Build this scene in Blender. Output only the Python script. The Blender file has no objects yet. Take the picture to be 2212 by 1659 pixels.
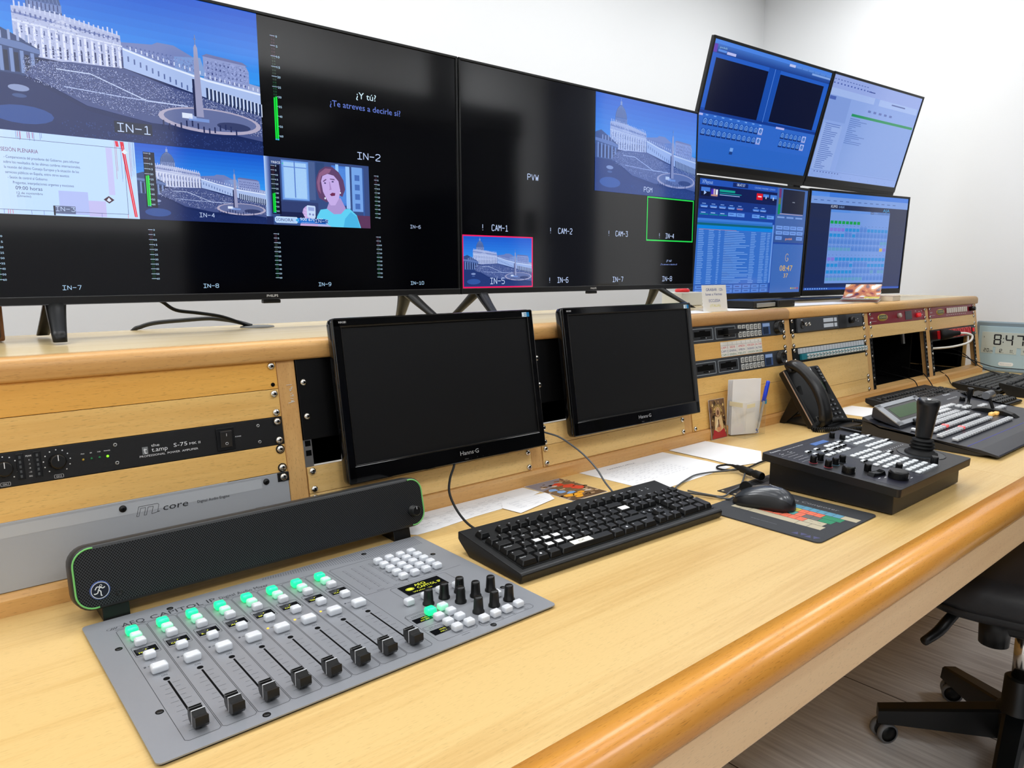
import bpy, bmesh, math, random
from mathutils import Matrix, Vector, Euler

random.seed(7)
SC = bpy.context.scene
COL = SC.collection
R = math.radians

# ------------------------------------------------------------------ camera
cam_data = bpy.data.cameras.new('camera')
cam = bpy.data.objects.new('camera', cam_data)
COL.objects.link(cam)
SC.camera = cam
CAM = Vector((-.4591, -1.1311, 1.1812))
yaw, pit, rol = R(49.841), R(8.66), R(-.1908)
F_ = Vector((math.cos(yaw) * math.cos(pit), math.sin(yaw) * math.cos(pit), -math.sin(pit)))
Rt = F_.cross(Vector((0, 0, 1))).normalized()
Up = Rt.cross(F_)
R2 = Rt * math.cos(rol) + Up * math.sin(rol)
U2 = Up * math.cos(rol) - Rt * math.sin(rol)
mw = Matrix((( R2.x, U2.x, -F_.x, CAM.x), (R2.y, U2.y, -F_.y, CAM.y), (R2.z, U2.z, -F_.z, CAM.z), (0, 0, 0, 1)))
cam.matrix_world = mw
cam_data.sensor_width = 36.0
cam_data.lens = 36.0 * 1576.77 / 2212
cam_data.clip_start = .02

# ------------------------------------------------------------------ light and exposure
SC.view_settings.view_transform = 'Standard'
SC.view_settings.look = 'None'
SC.view_settings.exposure = -0.26
SC.view_settings.gamma = 1.0
SC.view_settings.use_curve_mapping = False
SC.cycles.max_bounces = 8
SC.cycles.diffuse_bounces = 4
SC.cycles.glossy_bounces = 3
SC.cycles.transmission_bounces = 8
SC.cycles.transparent_max_bounces = 12
SC.cycles.sample_clamp_indirect = 4.0
SC.cycles.use_denoising = True
SC.cycles.caustics_reflective = False
SC.cycles.caustics_refractive = False
world = bpy.data.worlds.new('world')
SC.world = world
world.use_nodes = True
world.node_tree.nodes['Background'].inputs[0].default_value = (.9, .95, 1, 1)
world.node_tree.nodes['Background'].inputs[1].default_value = .05

CEIL = 2.75
LAMP_SPOTS = [(x, -1.95, 14.0) for x in (-1.5, -.1, 1.3, 2.7)] + [(x, -.55, 3.6) for x in (-1.5, -.1, 1.3, 2.7)] + [(x, .42, 11.5) for x in (-1.7, -.8, .1, 1.0, 1.9, 2.8)]
for i, (x, y, watt) in enumerate(LAMP_SPOTS):
    ld = bpy.data.lights.new('ceiling_light_glow', 'AREA')
    ld.shape = 'SQUARE'
    ld.size = .56
    ld.energy = watt
    ld.color = (.965, .985, 1.0)
    lo = bpy.data.objects.new('ceiling_light_glow', ld)
    lo.location = (x, y, CEIL - .03)
    COL.objects.link(lo)

# ------------------------------------------------------------------ colours and materials
def lin(r, g, b):
    f = lambda c: (c / 255 / 12.92) if c / 255 <= .04045 else ((c / 255 + .055) / 1.055) ** 2.4
    return (f(r), f(g), f(b), 1.0)

MATS = {}
def mat(name, col, rough=.5, metal=0.0, spec=.5, emit=None, es=1.0, coat=0.0, alpha=None, trans=0.0, bump=None):
    if name in MATS:
        return MATS[name]
    m = bpy.data.materials.new(name)
    m.use_nodes = True
    nt = m.node_tree
    b = nt.nodes['Principled BSDF']
    b.inputs['Base Color'].default_value = lin(*col)
    b.inputs['Roughness'].default_value = rough
    b.inputs['Metallic'].default_value = metal
    b.inputs['Specular IOR Level'].default_value = min(spec, 1.0)
    b.inputs['IOR'].default_value = 1.5 if spec <= 1 else 1.62
    b.inputs['Coat Weight'].default_value = coat
    b.inputs['Coat Roughness'].default_value = .05
    b.inputs['Transmission Weight'].default_value = trans
    if emit:
        b.inputs['Emission Color'].default_value = lin(*emit)
        b.inputs['Emission Strength'].default_value = es
    if bump:
        tc = nt.nodes.new('ShaderNodeTexCoord')
        nz = nt.nodes.new('ShaderNodeTexNoise')
        nz.inputs['Scale'].default_value = bump[0]
        bp = nt.nodes.new('ShaderNodeBump')
        bp.inputs['Strength'].default_value = bump[1]
        bp.inputs['Distance'].default_value = .001
        nt.links.new(tc.outputs['Object'], nz.inputs['Vector'])
        nt.links.new(nz.outputs['Fac'], bp.inputs['Height'])
        nt.links.new(bp.outputs['Normal'], b.inputs['Normal'])
    MATS[name] = m
    return m

def wood(name, c_light, c_dark, axis='X', rough=.32, fine=1.0, spec=.45, fleck=.5, coat=0.0, stripes=.35):
    """beech: long soft bands plus short dark flecks running along the grain axis"""
    if name in MATS:
        return MATS[name]
    m = bpy.data.materials.new(name)
    m.use_nodes = True
    nt = m.node_tree
    N, Lk = nt.nodes, nt.links
    b = N['Principled BSDF']
    b.inputs['Roughness'].default_value = rough
    b.inputs['Specular IOR Level'].default_value = spec
    b.inputs['Coat Weight'].default_value = coat
    b.inputs['Coat Roughness'].default_value = .12
    geo = N.new('ShaderNodeNewGeometry')
    info = N.new('ShaderNodeObjectInfo')
    off = N.new('ShaderNodeVectorMath'); off.operation = 'MULTIPLY_ADD'
    comb = N.new('ShaderNodeCombineXYZ')
    for k in range(3):
        Lk.new(info.outputs['Random'], comb.inputs[k])
    Lk.new(comb.outputs[0], off.inputs[0])
    off.inputs[1].default_value = (7.0, 5.0, 3.0)
    Lk.new(geo.outputs['Position'], off.inputs[2])
    def mapped(s_along, s_across):
        mp = N.new('ShaderNodeMapping')
        s = {'X': (s_along, s_across, s_across), 'Z': (s_across, s_across, s_along), 'Y': (s_across, s_along, s_across)}[axis]
        mp.inputs['Scale'].default_value = s
        Lk.new(off.outputs[0], mp.inputs['Vector'])
        return mp
    n1 = N.new('ShaderNodeTexNoise'); n1.inputs['Scale'].default_value = 1.0; n1.inputs['Detail'].default_value = 3
    n1.inputs['Distortion'].default_value = .6
    Lk.new(mapped(.9 * fine, 14 * fine).outputs[0], n1.inputs['Vector'])
    n2 = N.new('ShaderNodeTexNoise'); n2.inputs['Scale'].default_value = 1.0; n2.inputs['Detail'].default_value = 5
    Lk.new(mapped(6 * fine, 160 * fine).outputs[0], n2.inputs['Vector'])
    n3 = N.new('ShaderNodeTexNoise'); n3.inputs['Scale'].default_value = 1.0; n3.inputs['Detail'].default_value = 2
    Lk.new(mapped(90, 900).outputs[0], n3.inputs['Vector'])
    a1 = N.new('ShaderNodeMath'); a1.operation = 'MULTIPLY_ADD'; a1.inputs[1].default_value = stripes
    Lk.new(n2.outputs['Fac'], a1.inputs[0]); Lk.new(n1.outputs['Fac'], a1.inputs[2])
    cr = N.new('ShaderNodeValToRGB')
    cr.color_ramp.elements[0].position = .42; cr.color_ramp.elements[0].color = lin(*c_dark)
    cr.color_ramp.elements[1].position = .80; cr.color_ramp.elements[1].color = lin(*c_light)
    Lk.new(a1.outputs[0], cr.inputs[0])
    fr = N.new('ShaderNodeValToRGB')
    fr.color_ramp.elements[0].position = .60; fr.color_ramp.elements[0].color = (0, 0, 0, 1)
    fr.color_ramp.elements[1].position = .70; fr.color_ramp.elements[1].color = (1, 1, 1, 1)
    Lk.new(n3.outputs['Fac'], fr.inputs[0])
    fm = N.new('ShaderNodeMath'); fm.operation = 'MULTIPLY'; fm.inputs[1].default_value = fleck
    Lk.new(fr.outputs[0], fm.inputs[0])
    mx = N.new('ShaderNodeMix'); mx.data_type = 'RGBA'
    Lk.new(fm.outputs[0], mx.inputs['Factor'])
    Lk.new(cr.outputs[0], mx.inputs['A'])
    mx.inputs['B'].default_value = lin(*[max(0, int(c * .78)) for c in c_dark])
    Lk.new(mx.outputs['Result'], b.inputs['Base Color'])
    MATS[name] = m
    return m

def attr_mat(name, emissive, rough=.3, spec=.5, strength=1.0):
    """colour taken from the mesh's own per-face colours (screen pixels or printed ink)"""
    if name in MATS:
        return MATS[name]
    m = bpy.data.materials.new(name)
    m.use_nodes = True
    nt = m.node_tree
    b = nt.nodes['Principled BSDF']
    at = nt.nodes.new('ShaderNodeAttribute')
    at.attribute_name = 'ink'
    b.inputs['Roughness'].default_value = rough
    b.inputs['Specular IOR Level'].default_value = min(spec, 1.0)
    b.inputs['IOR'].default_value = 1.5 if spec <= 1 else 1.62
    if emissive:
        b.inputs['Base Color'].default_value = (.004, .004, .006, 1)
        nt.links.new(at.outputs['Color'], b.inputs['Emission Color'])
        b.inputs['Emission Strength'].default_value = strength
    else:
        nt.links.new(at.outputs['Color'], b.inputs['Base Color'])
    MATS[name] = m
    return m

BLACK = mat('black_plastic', (15, 16, 17), .42, bump=(900, .15))
GLOSS = mat('gloss_black', (8, 8, 9), .08, spec=.6)
SATIN = mat('satin_black', (11, 12, 13), .36, spec=.4)
DARK = mat('void_black', (4, 4, 5), .8, spec=.1)
CHROME = mat('chrome', (225, 222, 215), .16, 1.0)
STEEL = mat('zinc_steel', (170, 172, 175), .35, 1.0)
ALU = mat('grey_anodised', (150, 153, 160), .38, .35)
RUB = mat('black_rubber', (14, 15, 16), .6, spec=.3)
WHITEINK = mat('white_ink', (232, 234, 238), .6)
BLACKINK = mat('black_ink', (18, 19, 22), .6)
PAPER = mat('white_paper', (238, 238, 240), .8, spec=.1)
KEYCAP = mat('keycap_black', (12, 13, 14), .38, spec=.4)
CLEARBTN = mat('frosted_button', (214, 218, 224), .25, coat=.5, emit=(190, 195, 205), es=.08)
GREENBTN = mat('green_lit_button', (40, 235, 150), .25, emit=(20, 255, 140), es=1.3)
GREENHALF = mat('green_tinted_button', (190, 245, 222), .25, emit=(70, 240, 160), es=.35)
SCREEN_PIC = attr_mat('screen_picture', True, .085, .95, 1.2)
SCREEN_MAT = attr_mat('screen_picture_matte', True, .16, .6, 1.18)
PRINT = attr_mat('printed_ink', False, .55, .3)
PRINT_GLOSS = attr_mat('printed_gloss', False, .22, .5)

BEECH_RAIL = wood('beech_rail', (232, 186, 120), (205, 150, 86), 'X', .38)
BEECH_POST = wood('beech_post', (224, 178, 114), (200, 148, 88), 'Z', .38)
BEECH_PANEL = wood('beech_panel', (240, 196, 118), (222, 168, 88), 'X', .4)
BEECH_PALE = wood('beech_pale_panel', (244, 206, 138), (228, 184, 112), 'X', .4)
BEECH_AMBER = wood('beech_amber_panel', (240, 182, 88), (224, 160, 66), 'X', .4)
BEECH_EDGE = wood('beech_edge', (226, 160, 72), (204, 130, 48), 'X', .26, coat=.12)
BEECH_APRON = wood('beech_apron', (240, 200, 150), (224, 178, 128), 'X', .45, fine=.6)
LAMINATE = wood('beech_laminate', (224, 190, 126), (206, 166, 100), 'X', .34, fine=1.3, fleck=.35, stripes=.55)
LAMINATE_TOP = wood('beech_laminate_shelf', (226, 204, 158), (212, 186, 132), 'X', .24, fine=1.0, fleck=.2)

# ------------------------------------------------------------------ mesh builder
class B:
    def __init__(s, T=None):
        s.bm = bmesh.new()
        s.T = T or Matrix.Identity(4)
        s.mi = 0
        s.mats = []
    def use(s, m):
        if m not in s.mats:
            s.mats.append(m)
        s.mi = s.mats.index(m)
        return s
    def _fin(s, verts, M, smooth=False):
        MM = s.T @ M
        for v in verts:
            v.co = MM @ v.co
        fs = set()
        for v in verts:
            fs.update(v.link_faces)
        for f in fs:
            f.material_index = s.mi
            f.smooth = smooth
    def box(s, c, size, bev=0.0, seg=2, M=None, smooth=False):
        r = bmesh.ops.create_cube(s.bm, size=1.0)
        vs = r['verts']
        for v in vs:
            v.co = Vector((v.co.x * size[0], v.co.y * size[1], v.co.z * size[2]))
        if bev > 0:
            es = set()
            for v in vs:
                es.update(v.link_edges)
            g = bmesh.ops.bevel(s.bm, geom=list(es), offset=min(bev, min(size) * .49), segments=seg, profile=.5, affect='EDGES')
            vs = list({v for f in g['faces'] for v in f.verts} | {v for v in vs if v.is_valid})
            vs = list(s._island(vs))
        s._fin(vs, Matrix.Translation(c) @ (M or Matrix.Identity(4)), smooth)
        return s
    def _island(s, vs):
        seen, st = set(vs), list(vs)
        while st:
            v = st.pop()
            for e in v.link_edges:
                o = e.other_vert(v)
                if o not in seen:
                    seen.add(o); st.append(o)
        return seen
    def lathe(s, prof, seg=24, M=None, smooth=True, cap=True):
        """prof: list of (radius, z); axis is local z"""
        rings = []
        vs = []
        for r, z in prof:
            ring = [s.bm.verts.new((r * math.cos(2 * math.pi * k / seg), r * math.sin(2 * math.pi * k / seg), z)) for k in range(seg)]
            rings.append(ring); vs += ring
        fs = []
        for a, b in zip(rings, rings[1:]):
            for k in range(seg):
                fs.append(s.bm.faces.new((a[k], a[(k + 1) % seg], b[(k + 1) % seg], b[k])))
        if cap:
            fs.append(s.bm.faces.new(list(reversed(rings[0]))))
            fs.append(s.bm.faces.new(rings[-1]))
        s._fin(vs, M or Matrix.Identity(4), smooth)
        if cap:
            fs[-1].smooth = False; fs[-2].smooth = False
        return s
    def cyl(s, c, r, h, seg=20, r2=None, M=None, smooth=True):
        """centre of base at c, axis +z"""
        return s.lathe([(r, 0), (r if r2 is None else r2, h)], seg, Matrix.Translation(c) @ (M or Matrix.Identity(4)), smooth)
    def prism(s, poly, a, b, axis='X', M=None, bev=0.0, smooth=False):
        """extrude a 2-D outline between a and b along an axis; axis X: poly=(y,z), Y: (x,z), Z: (x,y)"""
        f3 = {'X': lambda p, t: (t, p[0], p[1]), 'Y': lambda p, t: (p[0], t, p[1]), 'Z': lambda p, t: (p[0], p[1], t)}[axis]
        A = [s.bm.verts.new(f3(p, a)) for p in poly]
        Bv = [s.bm.verts.new(f3(p, b)) for p in poly]
        n = len(poly)
        s.bm.faces.new(A); s.bm.faces.new(list(reversed(Bv)))
        side = []
        for k in range(n):
            side.append(s.bm.faces.new((A[(k + 1) % n], A[k], Bv[k], Bv[(k + 1) % n])))
        vs = A + Bv
        if bev > 0:
            es = set()
            for v in vs:
                es.update(v.link_edges)
            g = bmesh.ops.bevel(s.bm, geom=list(es), offset=bev, segments=2, profile=.5, affect='EDGES')
            vs = list(s._island(list({v for f in g['faces'] for v in f.verts})))
        s._fin(vs, M or Matrix.Identity(4), smooth)
        if smooth:
            for v in vs:
                for f in v.link_faces:
                    if len(f.verts) > 4:
                        f.smooth = False
        return s
    def loft(s, rings, M=None, smooth=True, closed=True, cap=True):
        R_ = [[s.bm.verts.new(p) for p in ring] for ring in rings]
        n = len(R_[0])
        for a, b in zip(R_, R_[1:]):
            for k in range(n if closed else n - 1):
                s.bm.faces.new((a[k], a[(k + 1) % n], b[(k + 1) % n], b[k]))
        if cap and closed:
            s.bm.faces.new(list(reversed(R_[0]))); s.bm.faces.new(R_[-1])
        vs = [v for r in R_ for v in r]
        s._fin(vs, M or Matrix.Identity(4), smooth)
        return s
    def tube(s, pts, r, seg=8, M=None, sub=4, taper=None):
        P = smooth_path(pts, sub) if sub > 1 else [Vector(p) for p in pts]
        up = Vector((0, 0, 1))
        rings = []
        t0 = (P[1] - P[0]).normalized()
        nrm = t0.cross(up)
        if nrm.length < 1e-4:
            nrm = t0.cross(Vector((1, 0, 0)))
        nrm.normalize()
        for i, p in enumerate(P):
            t = (P[min(i + 1, len(P) - 1)] - P[max(i - 1, 0)]).normalized()
            nrm = (nrm - t * nrm.dot(t)).normalized()
            bn = t.cross(nrm)
            rr = r if taper is None else r * taper(i / (len(P) - 1))
            rings.append([p + (nrm * math.cos(2 * math.pi * k / seg) + bn * math.sin(2 * math.pi * k / seg)) * rr for k in range(seg)])
        return s.loft(rings, M)
    def quad(s, pts, M=None):
        f = s.bm.faces.new([s.bm.verts.new(p) for p in pts])
        s._fin(list(f.verts), M or Matrix.Identity(4))
        return s
    def text(s, txt, at, h, w=None, plane='XZ', align='L', M=None, bold=False, slant=0.0):
        """flat lettering; at = lower-left (or centre) in the plane; plane XZ faces -y, XY faces +z"""
        vs, fs, (bw, bh) = glyphs(txt)
        sc = h / .70
        sx = sc if w is None else w / max(bw, 1e-6)
        ww = bw * sx
        ox = at[0] - (ww / 2 if align == 'C' else ww if align == 'R' else 0)
        MM = M or Matrix.Identity(4)
        d = at[2] if len(at) > 2 else 0
        new = []
        for x, y in vs:
            X, Y = ox + x * sx + slant * y * sc, at[1] + y * sc
            new.append(s.bm.verts.new((X, d, Y) if plane == 'XZ' else (X, Y, d)))
        for f in fs:
            try:
                s.bm.faces.new([new[k] for k in f])
            except ValueError:
                pass
        s._fin(new, MM)
        return s
    def mesh(s, name):
        me = bpy.data.meshes.new(name)
        bmesh.ops.recalc_face_normals(s.bm, faces=[f for f in s.bm.faces if True]) if False else None
        s.bm.to_mesh(me)
        s.bm.free()
        for m in s.mats:
            me.materials.append(m)
        return me

def smooth_path(pts, sub):
    P = [Vector(p) for p in pts]
    if len(P) < 3:
        return P
    out = []
    for i in range(len(P) - 1):
        p0 = P[i - 1] if i else P[0] * 2 - P[1]
        p1, p2 = P[i], P[i + 1]
        p3 = P[i + 2] if i + 2 < len(P) else P[-1] * 2 - P[-2]
        for k in range(sub):
            t = k / sub
            out.append(.5 * ((2 * p1) + (p2 - p0) * t + (2 * p0 - 5 * p1 + 4 * p2 - p3) * t * t + (3 * p1 - p0 - 3 * p2 + p3) * t ** 3))
    out.append(P[-1])
    return out

_G = {}
def glyphs(txt):
    if txt in _G:
        return _G[txt]
    cu = bpy.data.curves.new('lettering', 'FONT')
    cu.body = txt
    cu.size = 1.0
    cu.resolution_u = 2
    ob = bpy.data.objects.new('lettering', cu)
    me = ob.to_mesh()
    vs = [(v.co.x, v.co.y) for v in me.vertices]
    fs = [tuple(p.vertices) for p in me.polygons]
    ob.to_mesh_clear()
    bpy.data.objects.remove(ob); bpy.data.curves.remove(cu)
    if vs:
        x0 = min(v[0] for v in vs)
        vs = [(x - x0, y) for x, y in vs]
        dim = (max(v[0] for v in vs), max(v[1] for v in vs))
    else:
        dim = (1, 1)
    _G[txt] = (vs, fs, dim)
    return _G[txt]

def fix_normals(me):
    bm = bmesh.new(); bm.from_mesh(me)
    bmesh.ops.recalc_face_normals(bm, faces=bm.faces)
    bm.to_mesh(me); bm.free()

def link(o):
    COL.objects.link(o)
    return o

def tag(o, label=None, cat=None, group=None, kind=None):
    if label: o['label'] = label
    if cat: o['category'] = cat
    if group: o['group'] = group
    if kind: o['kind'] = kind
    return o

def thing(name, label, cat, loc=(0, 0, 0), rot=(0, 0, 0), group=None):
    o = link(bpy.data.objects.new(name, None))
    o.empty_display_size = .02
    o.matrix_world = Matrix.Translation(loc) @ Euler(rot, 'XYZ').to_matrix().to_4x4()
    return tag(o, label, cat, group)

def WM(o):
    M = o.matrix_basis.copy()
    while o.parent:
        o = o.parent
        M = o.matrix_basis @ M
    return M

def part(name, b, m=None, parent=None, label=None, world=False, fix=True):
    """link one mesh object; geometry is in the parent's frame (world=True: given in world space)"""
    if m is not None and not b.mats:
        b.mats.append(m)
    me = b.mesh(name)
    if fix:
        fix_normals(me)
    if world and parent is not None:
        me.transform(WM(parent).inverted())
    o = link(bpy.data.objects.new(name, me))
    if parent is not None:
        o.parent = parent
    if label: o['label'] = label
    return o

def again(src, parent, M=None, label=None):
    """another instance of a part (shares its mesh)"""
    c = src.copy()
    link(c)
    c.parent = parent
    if M is not None:
        c.matrix_basis = M
    if label: c['label'] = label
    elif 'label' in c: del c['label']
    return c

OSD_STROKES = {
    'I': [[(0, 6), (4, 6)], [(2, 6), (2, 0)], [(0, 0), (4, 0)]], 'N': [[(0, 0), (0, 6), (4, 0), (4, 6)]], '-': [[(0, 3), (4, 3)]],
    '1': [[(.6, 5), (2, 6), (2, 0)], [(0, 0), (4, 0)]], '2': [[(0, 5), (.8, 6), (3.2, 6), (4, 5), (4, 3.8), (0, .8), (0, 0), (4, 0)]],
    '3': [[(0, 6), (4, 6), (2, 3.6), (3.2, 3.5), (4, 2.4), (4, 1), (3.2, 0), (.8, 0), (0, 1)]], '4': [[(3, 0), (3, 6), (0, 2), (4, 2)]],
    '5': [[(4, 6), (0, 6), (0, 3.5), (3, 3.5), (4, 2.6), (4, .9), (3, 0), (0, 0)]], '6': [[(4, 6), (1.4, 6), (0, 4.2), (0, 1), (.9, 0), (3.1, 0), (4, 1), (4, 2.4), (3.1, 3.4), (0, 3.4)]],
    '7': [[(0, 6), (4, 6), (1.6, 0)]], '8': [[(1, 3.2), (0, 4.2), (0, 5.2), (1, 6), (3, 6), (4, 5.2), (4, 4.2), (3, 3.2), (1, 3.2), (0, 2.2), (0, .8), (1, 0), (3, 0), (4, .8), (4, 2.2), (3, 3.2)]],
    '9': [[(0, 0), (2.6, 0), (4, 1.8), (4, 5), (3.1, 6), (.9, 6), (0, 5), (0, 3.6), (.9, 2.6), (4, 2.6)]], '0': [[(1, 0), (0, 1), (0, 5), (1, 6), (3, 6), (4, 5), (4, 1), (3, 0), (1, 0)]],
    'C': [[(4, 5), (3, 6), (1, 6), (0, 5), (0, 1), (1, 0), (3, 0), (4, 1)]], 'A': [[(0, 0), (2, 6), (4, 0)], [(.8, 2), (3.2, 2)]], 'M': [[(0, 0), (0, 6), (2, 3), (4, 6), (4, 0)]],
    'P': [[(0, 0), (0, 6), (3, 6), (4, 5), (4, 4), (3, 3), (0, 3)]], 'V': [[(0, 6), (2, 0), (4, 6)]], 'W': [[(0, 6), (.9, 0), (2, 4), (3.1, 0), (4, 6)]],
    'G': [[(4, 5), (3, 6), (1, 6), (0, 5), (0, 1), (1, 0), (3, 0), (4, 1), (4, 2.8), (2.4, 2.8)]], '!': [[(2, 6), (2, 2)], [(2, .6), (2, 0)]], ' ': []}

class Paint:
    """flat coloured shapes on one plane, later shapes lying a hair in front; colours are stored per face"""
    def __init__(s, step=.00006, base=.0004, plane='XZ', T=None):
        s.v, s.f, s.c = [], [], []
        s.n = 0; s.step = step; s.base = base; s.plane = plane; s.T = T
    def _add(s, pts, faces, col):
        d = s.base + s.n * s.step
        o = len(s.v)
        if s.plane == 'XZ':
            s.v += [(x, -d, z) for x, z in pts]
        else:
            s.v += [(x, y, d) for x, y in pts]
        for f in faces:
            s.f.append([o + k for k in f]); s.c.append(col)
    def up(s):
        s.n += 1
        return s
    def poly(s, pts, col, raw=False):
        s._add(pts, [list(range(len(pts)))], col if raw else lin(*col))
        return s
    def rect(s, x0, y0, x1, y1, col, raw=False):
        return s.poly([(x0, y0), (x1, y0), (x1, y1), (x0, y1)], col, raw)
    def grad(s, x0, y0, x1, y1, c0, c1, n=8, horiz=False):
        for k in range(n):
            t = (k + .5) / n
            c = tuple(a + (b - a) * t for a, b in zip(c0, c1))
            if horiz:
                s.rect(x0 + (x1 - x0) * k / n, y0, x0 + (x1 - x0) * (k + 1) / n, y1, c)
            else:
                s.rect(x0, y0 + (y1 - y0) * k / n, x1, y0 + (y1 - y0) * (k + 1) / n, c)
        return s
    def disc(s, x, y, rx, ry, col, n=16, a=0.0):
        return s.poly([(x + rx * math.cos(2 * math.pi * k / n + a), y + ry * math.sin(2 * math.pi * k / n + a)) for k in range(n)], col)
    def frame(s, x0, y0, x1, y1, t, col):
        s.rect(x0, y0, x1, y0 + t, col); s.rect(x0, y1 - t, x1, y1, col)
        s.rect(x0, y0 + t, x0 + t, y1 - t, col); s.rect(x1 - t, y0 + t, x1, y1 - t, col)
        return s
    def line(s, pts, w, col):
        for (x0, y0), (x1, y1) in zip(pts, pts[1:]):
            L = math.hypot(x1 - x0, y1 - y0) or 1e-9
            nx, ny = -(y1 - y0) / L * w / 2, (x1 - x0) / L * w / 2
            s.poly([(x0 + nx, y0 + ny), (x1 + nx, y1 + ny), (x1 - nx, y1 - ny), (x0 - nx, y0 - ny)], col)
        return s
    def text(s, t, x, y, h, col, w=None, align='L', slant=0.0):
        vs, fs, (bw, bh) = glyphs(t)
        sc = h / .70
        sx = sc if w is None else w / max(bw, 1e-6)
        ox = x - (bw * sx / 2 if align == 'C' else bw * sx if align == 'R' else 0)
        s._add([(ox + a * sx + slant * b * sc, y + b * sc) for a, b in vs], fs, lin(*col))
        return s
    def build(s, name, m, parent, label=None):
        me = bpy.data.meshes.new(name)
        me.from_pydata(s.v, [], s.f)
        at = me.color_attributes.new('ink', 'FLOAT_COLOR', 'CORNER')
        buf = []
        for f, c in zip(s.f, s.c):
            buf += list(c) * len(f)
        at.data.foreach_set('color', buf)
        me.materials.append(m)
        if s.T is not None:
            me.transform(s.T)
        me.update()
        o = link(bpy.data.objects.new(name, me))
        o.parent = parent
        if label: o['label'] = label
        return o

# ================================================================== the room
WALL = mat('white_wall_paint', (236, 237, 238), .7, spec=.2, bump=(220, .12))
CEILM = mat('ceiling_paint', (240, 240, 238), .8, spec=.1)
XW, YB, XL, YF = 3.44, 1.282, -2.3, -2.6      # right, back, left, front walls

def slab(name, lo, hi, m):
    b = B()
    b.box([(a + c) / 2 for a, c in zip(lo, hi)], [c - a for a, c in zip(lo, hi)])
    o = part(name, b, m)
    return tag(o, kind='structure')

def floor_material():
    m = bpy.data.materials.new('grey_wood_look_tile')
    m.use_nodes = True
    nt = m.node_tree; N, Lk = nt.nodes, nt.links
    b = N['Principled BSDF']; b.inputs['Roughness'].default_value = .34
    geo = N.new('ShaderNodeNewGeometry')
    mp = N.new('ShaderNodeMapping'); mp.inputs['Scale'].default_value = (90, 5, 1)
    Lk.new(geo.outputs['Position'], mp.inputs['Vector'])
    nz = N.new('ShaderNodeTexNoise'); nz.inputs['Scale'].default_value = 1; nz.inputs['Detail'].default_value = 4
    Lk.new(mp.outputs[0], nz.inputs['Vector'])
    mp2 = N.new('ShaderNodeMapping'); mp2.inputs['Scale'].default_value = (5, 1.6, 1)
    Lk.new(geo.outputs['Position'], mp2.inputs['Vector'])
    nz2 = N.new('ShaderNodeTexNoise'); nz2.inputs['Scale'].default_value = 1; nz2.inputs['Detail'].default_value = 3
    Lk.new(mp2.outputs[0], nz2.inputs['Vector'])
    ad = N.new('ShaderNodeMath'); ad.operation = 'MULTIPLY_ADD'; ad.inputs[1].default_value = .55
    Lk.new(nz2.outputs['Fac'], ad.inputs[0]); Lk.new(nz.outputs['Fac'], ad.inputs[2])
    cr = N.new('ShaderNodeValToRGB')
    cr.color_ramp.elements[0].position = .5; cr.color_ramp.elements[0].color = lin(186, 180, 177)
    cr.color_ramp.elements[1].position = 1.0; cr.color_ramp.elements[1].color = lin(236, 233, 230)
    Lk.new(ad.outputs[0], cr.inputs[0])
    sx = N.new('ShaderNodeSeparateXYZ'); Lk.new(geo.outputs['Position'], sx.inputs[0])
    def seam(sock, off, pitch, w):
        a = N.new('ShaderNodeMath'); a.operation = 'SUBTRACT'; a.inputs[1].default_value = off; Lk.new(sock, a.inputs[0])
        w1 = N.new('ShaderNodeMath'); w1.operation = 'WRAP'; w1.inputs[1].default_value = pitch; w1.inputs[2].default_value = 0
        Lk.new(a.outputs[0], w1.inputs[0])
        c = N.new('ShaderNodeMath'); c.operation = 'LESS_THAN'; c.inputs[1].default_value = w; Lk.new(w1.outputs[0], c.inputs[0])
        return c
    s1 = seam(sx.outputs[0], 1.578, .594, .004)
    s2 = seam(sx.outputs[1], .35, 1.2, .004)
    mxm = N.new('ShaderNodeMath'); mxm.operation = 'MAXIMUM'
    Lk.new(s1.outputs[0], mxm.inputs[0]); Lk.new(s2.outputs[0], mxm.inputs[1])
    mx = N.new('ShaderNodeMix'); mx.data_type = 'RGBA'
    Lk.new(mxm.outputs[0], mx.inputs['Factor']); Lk.new(cr.outputs[0], mx.inputs['A']); mx.inputs['B'].default_value = lin(52, 48, 48)
    Lk.new(mx.outputs['Result'], b.inputs['Base Color'])
    return m

slab('floor', (XL - .1, YF - .1, -.1), (XW + .1, YB + .1, 0), floor_material())
slab('ceiling', (XL - .1, YF - .1, CEIL), (XW + .1, YB + .1, CEIL + .1), CEILM)
slab('wall_back', (XL - .1, YB, 0), (XW + .1, YB + .1, CEIL), WALL)
slab('wall_right', (XW, YF - .1, 0), (XW + .1, YB, CEIL), WALL)
slab('wall_left', (XL - .1, YF - .1, 0), (XL, YB, CEIL), WALL)
slab('wall_front', (XL, YF - .1, 0), (XW, YF, CEIL), WALL)
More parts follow.
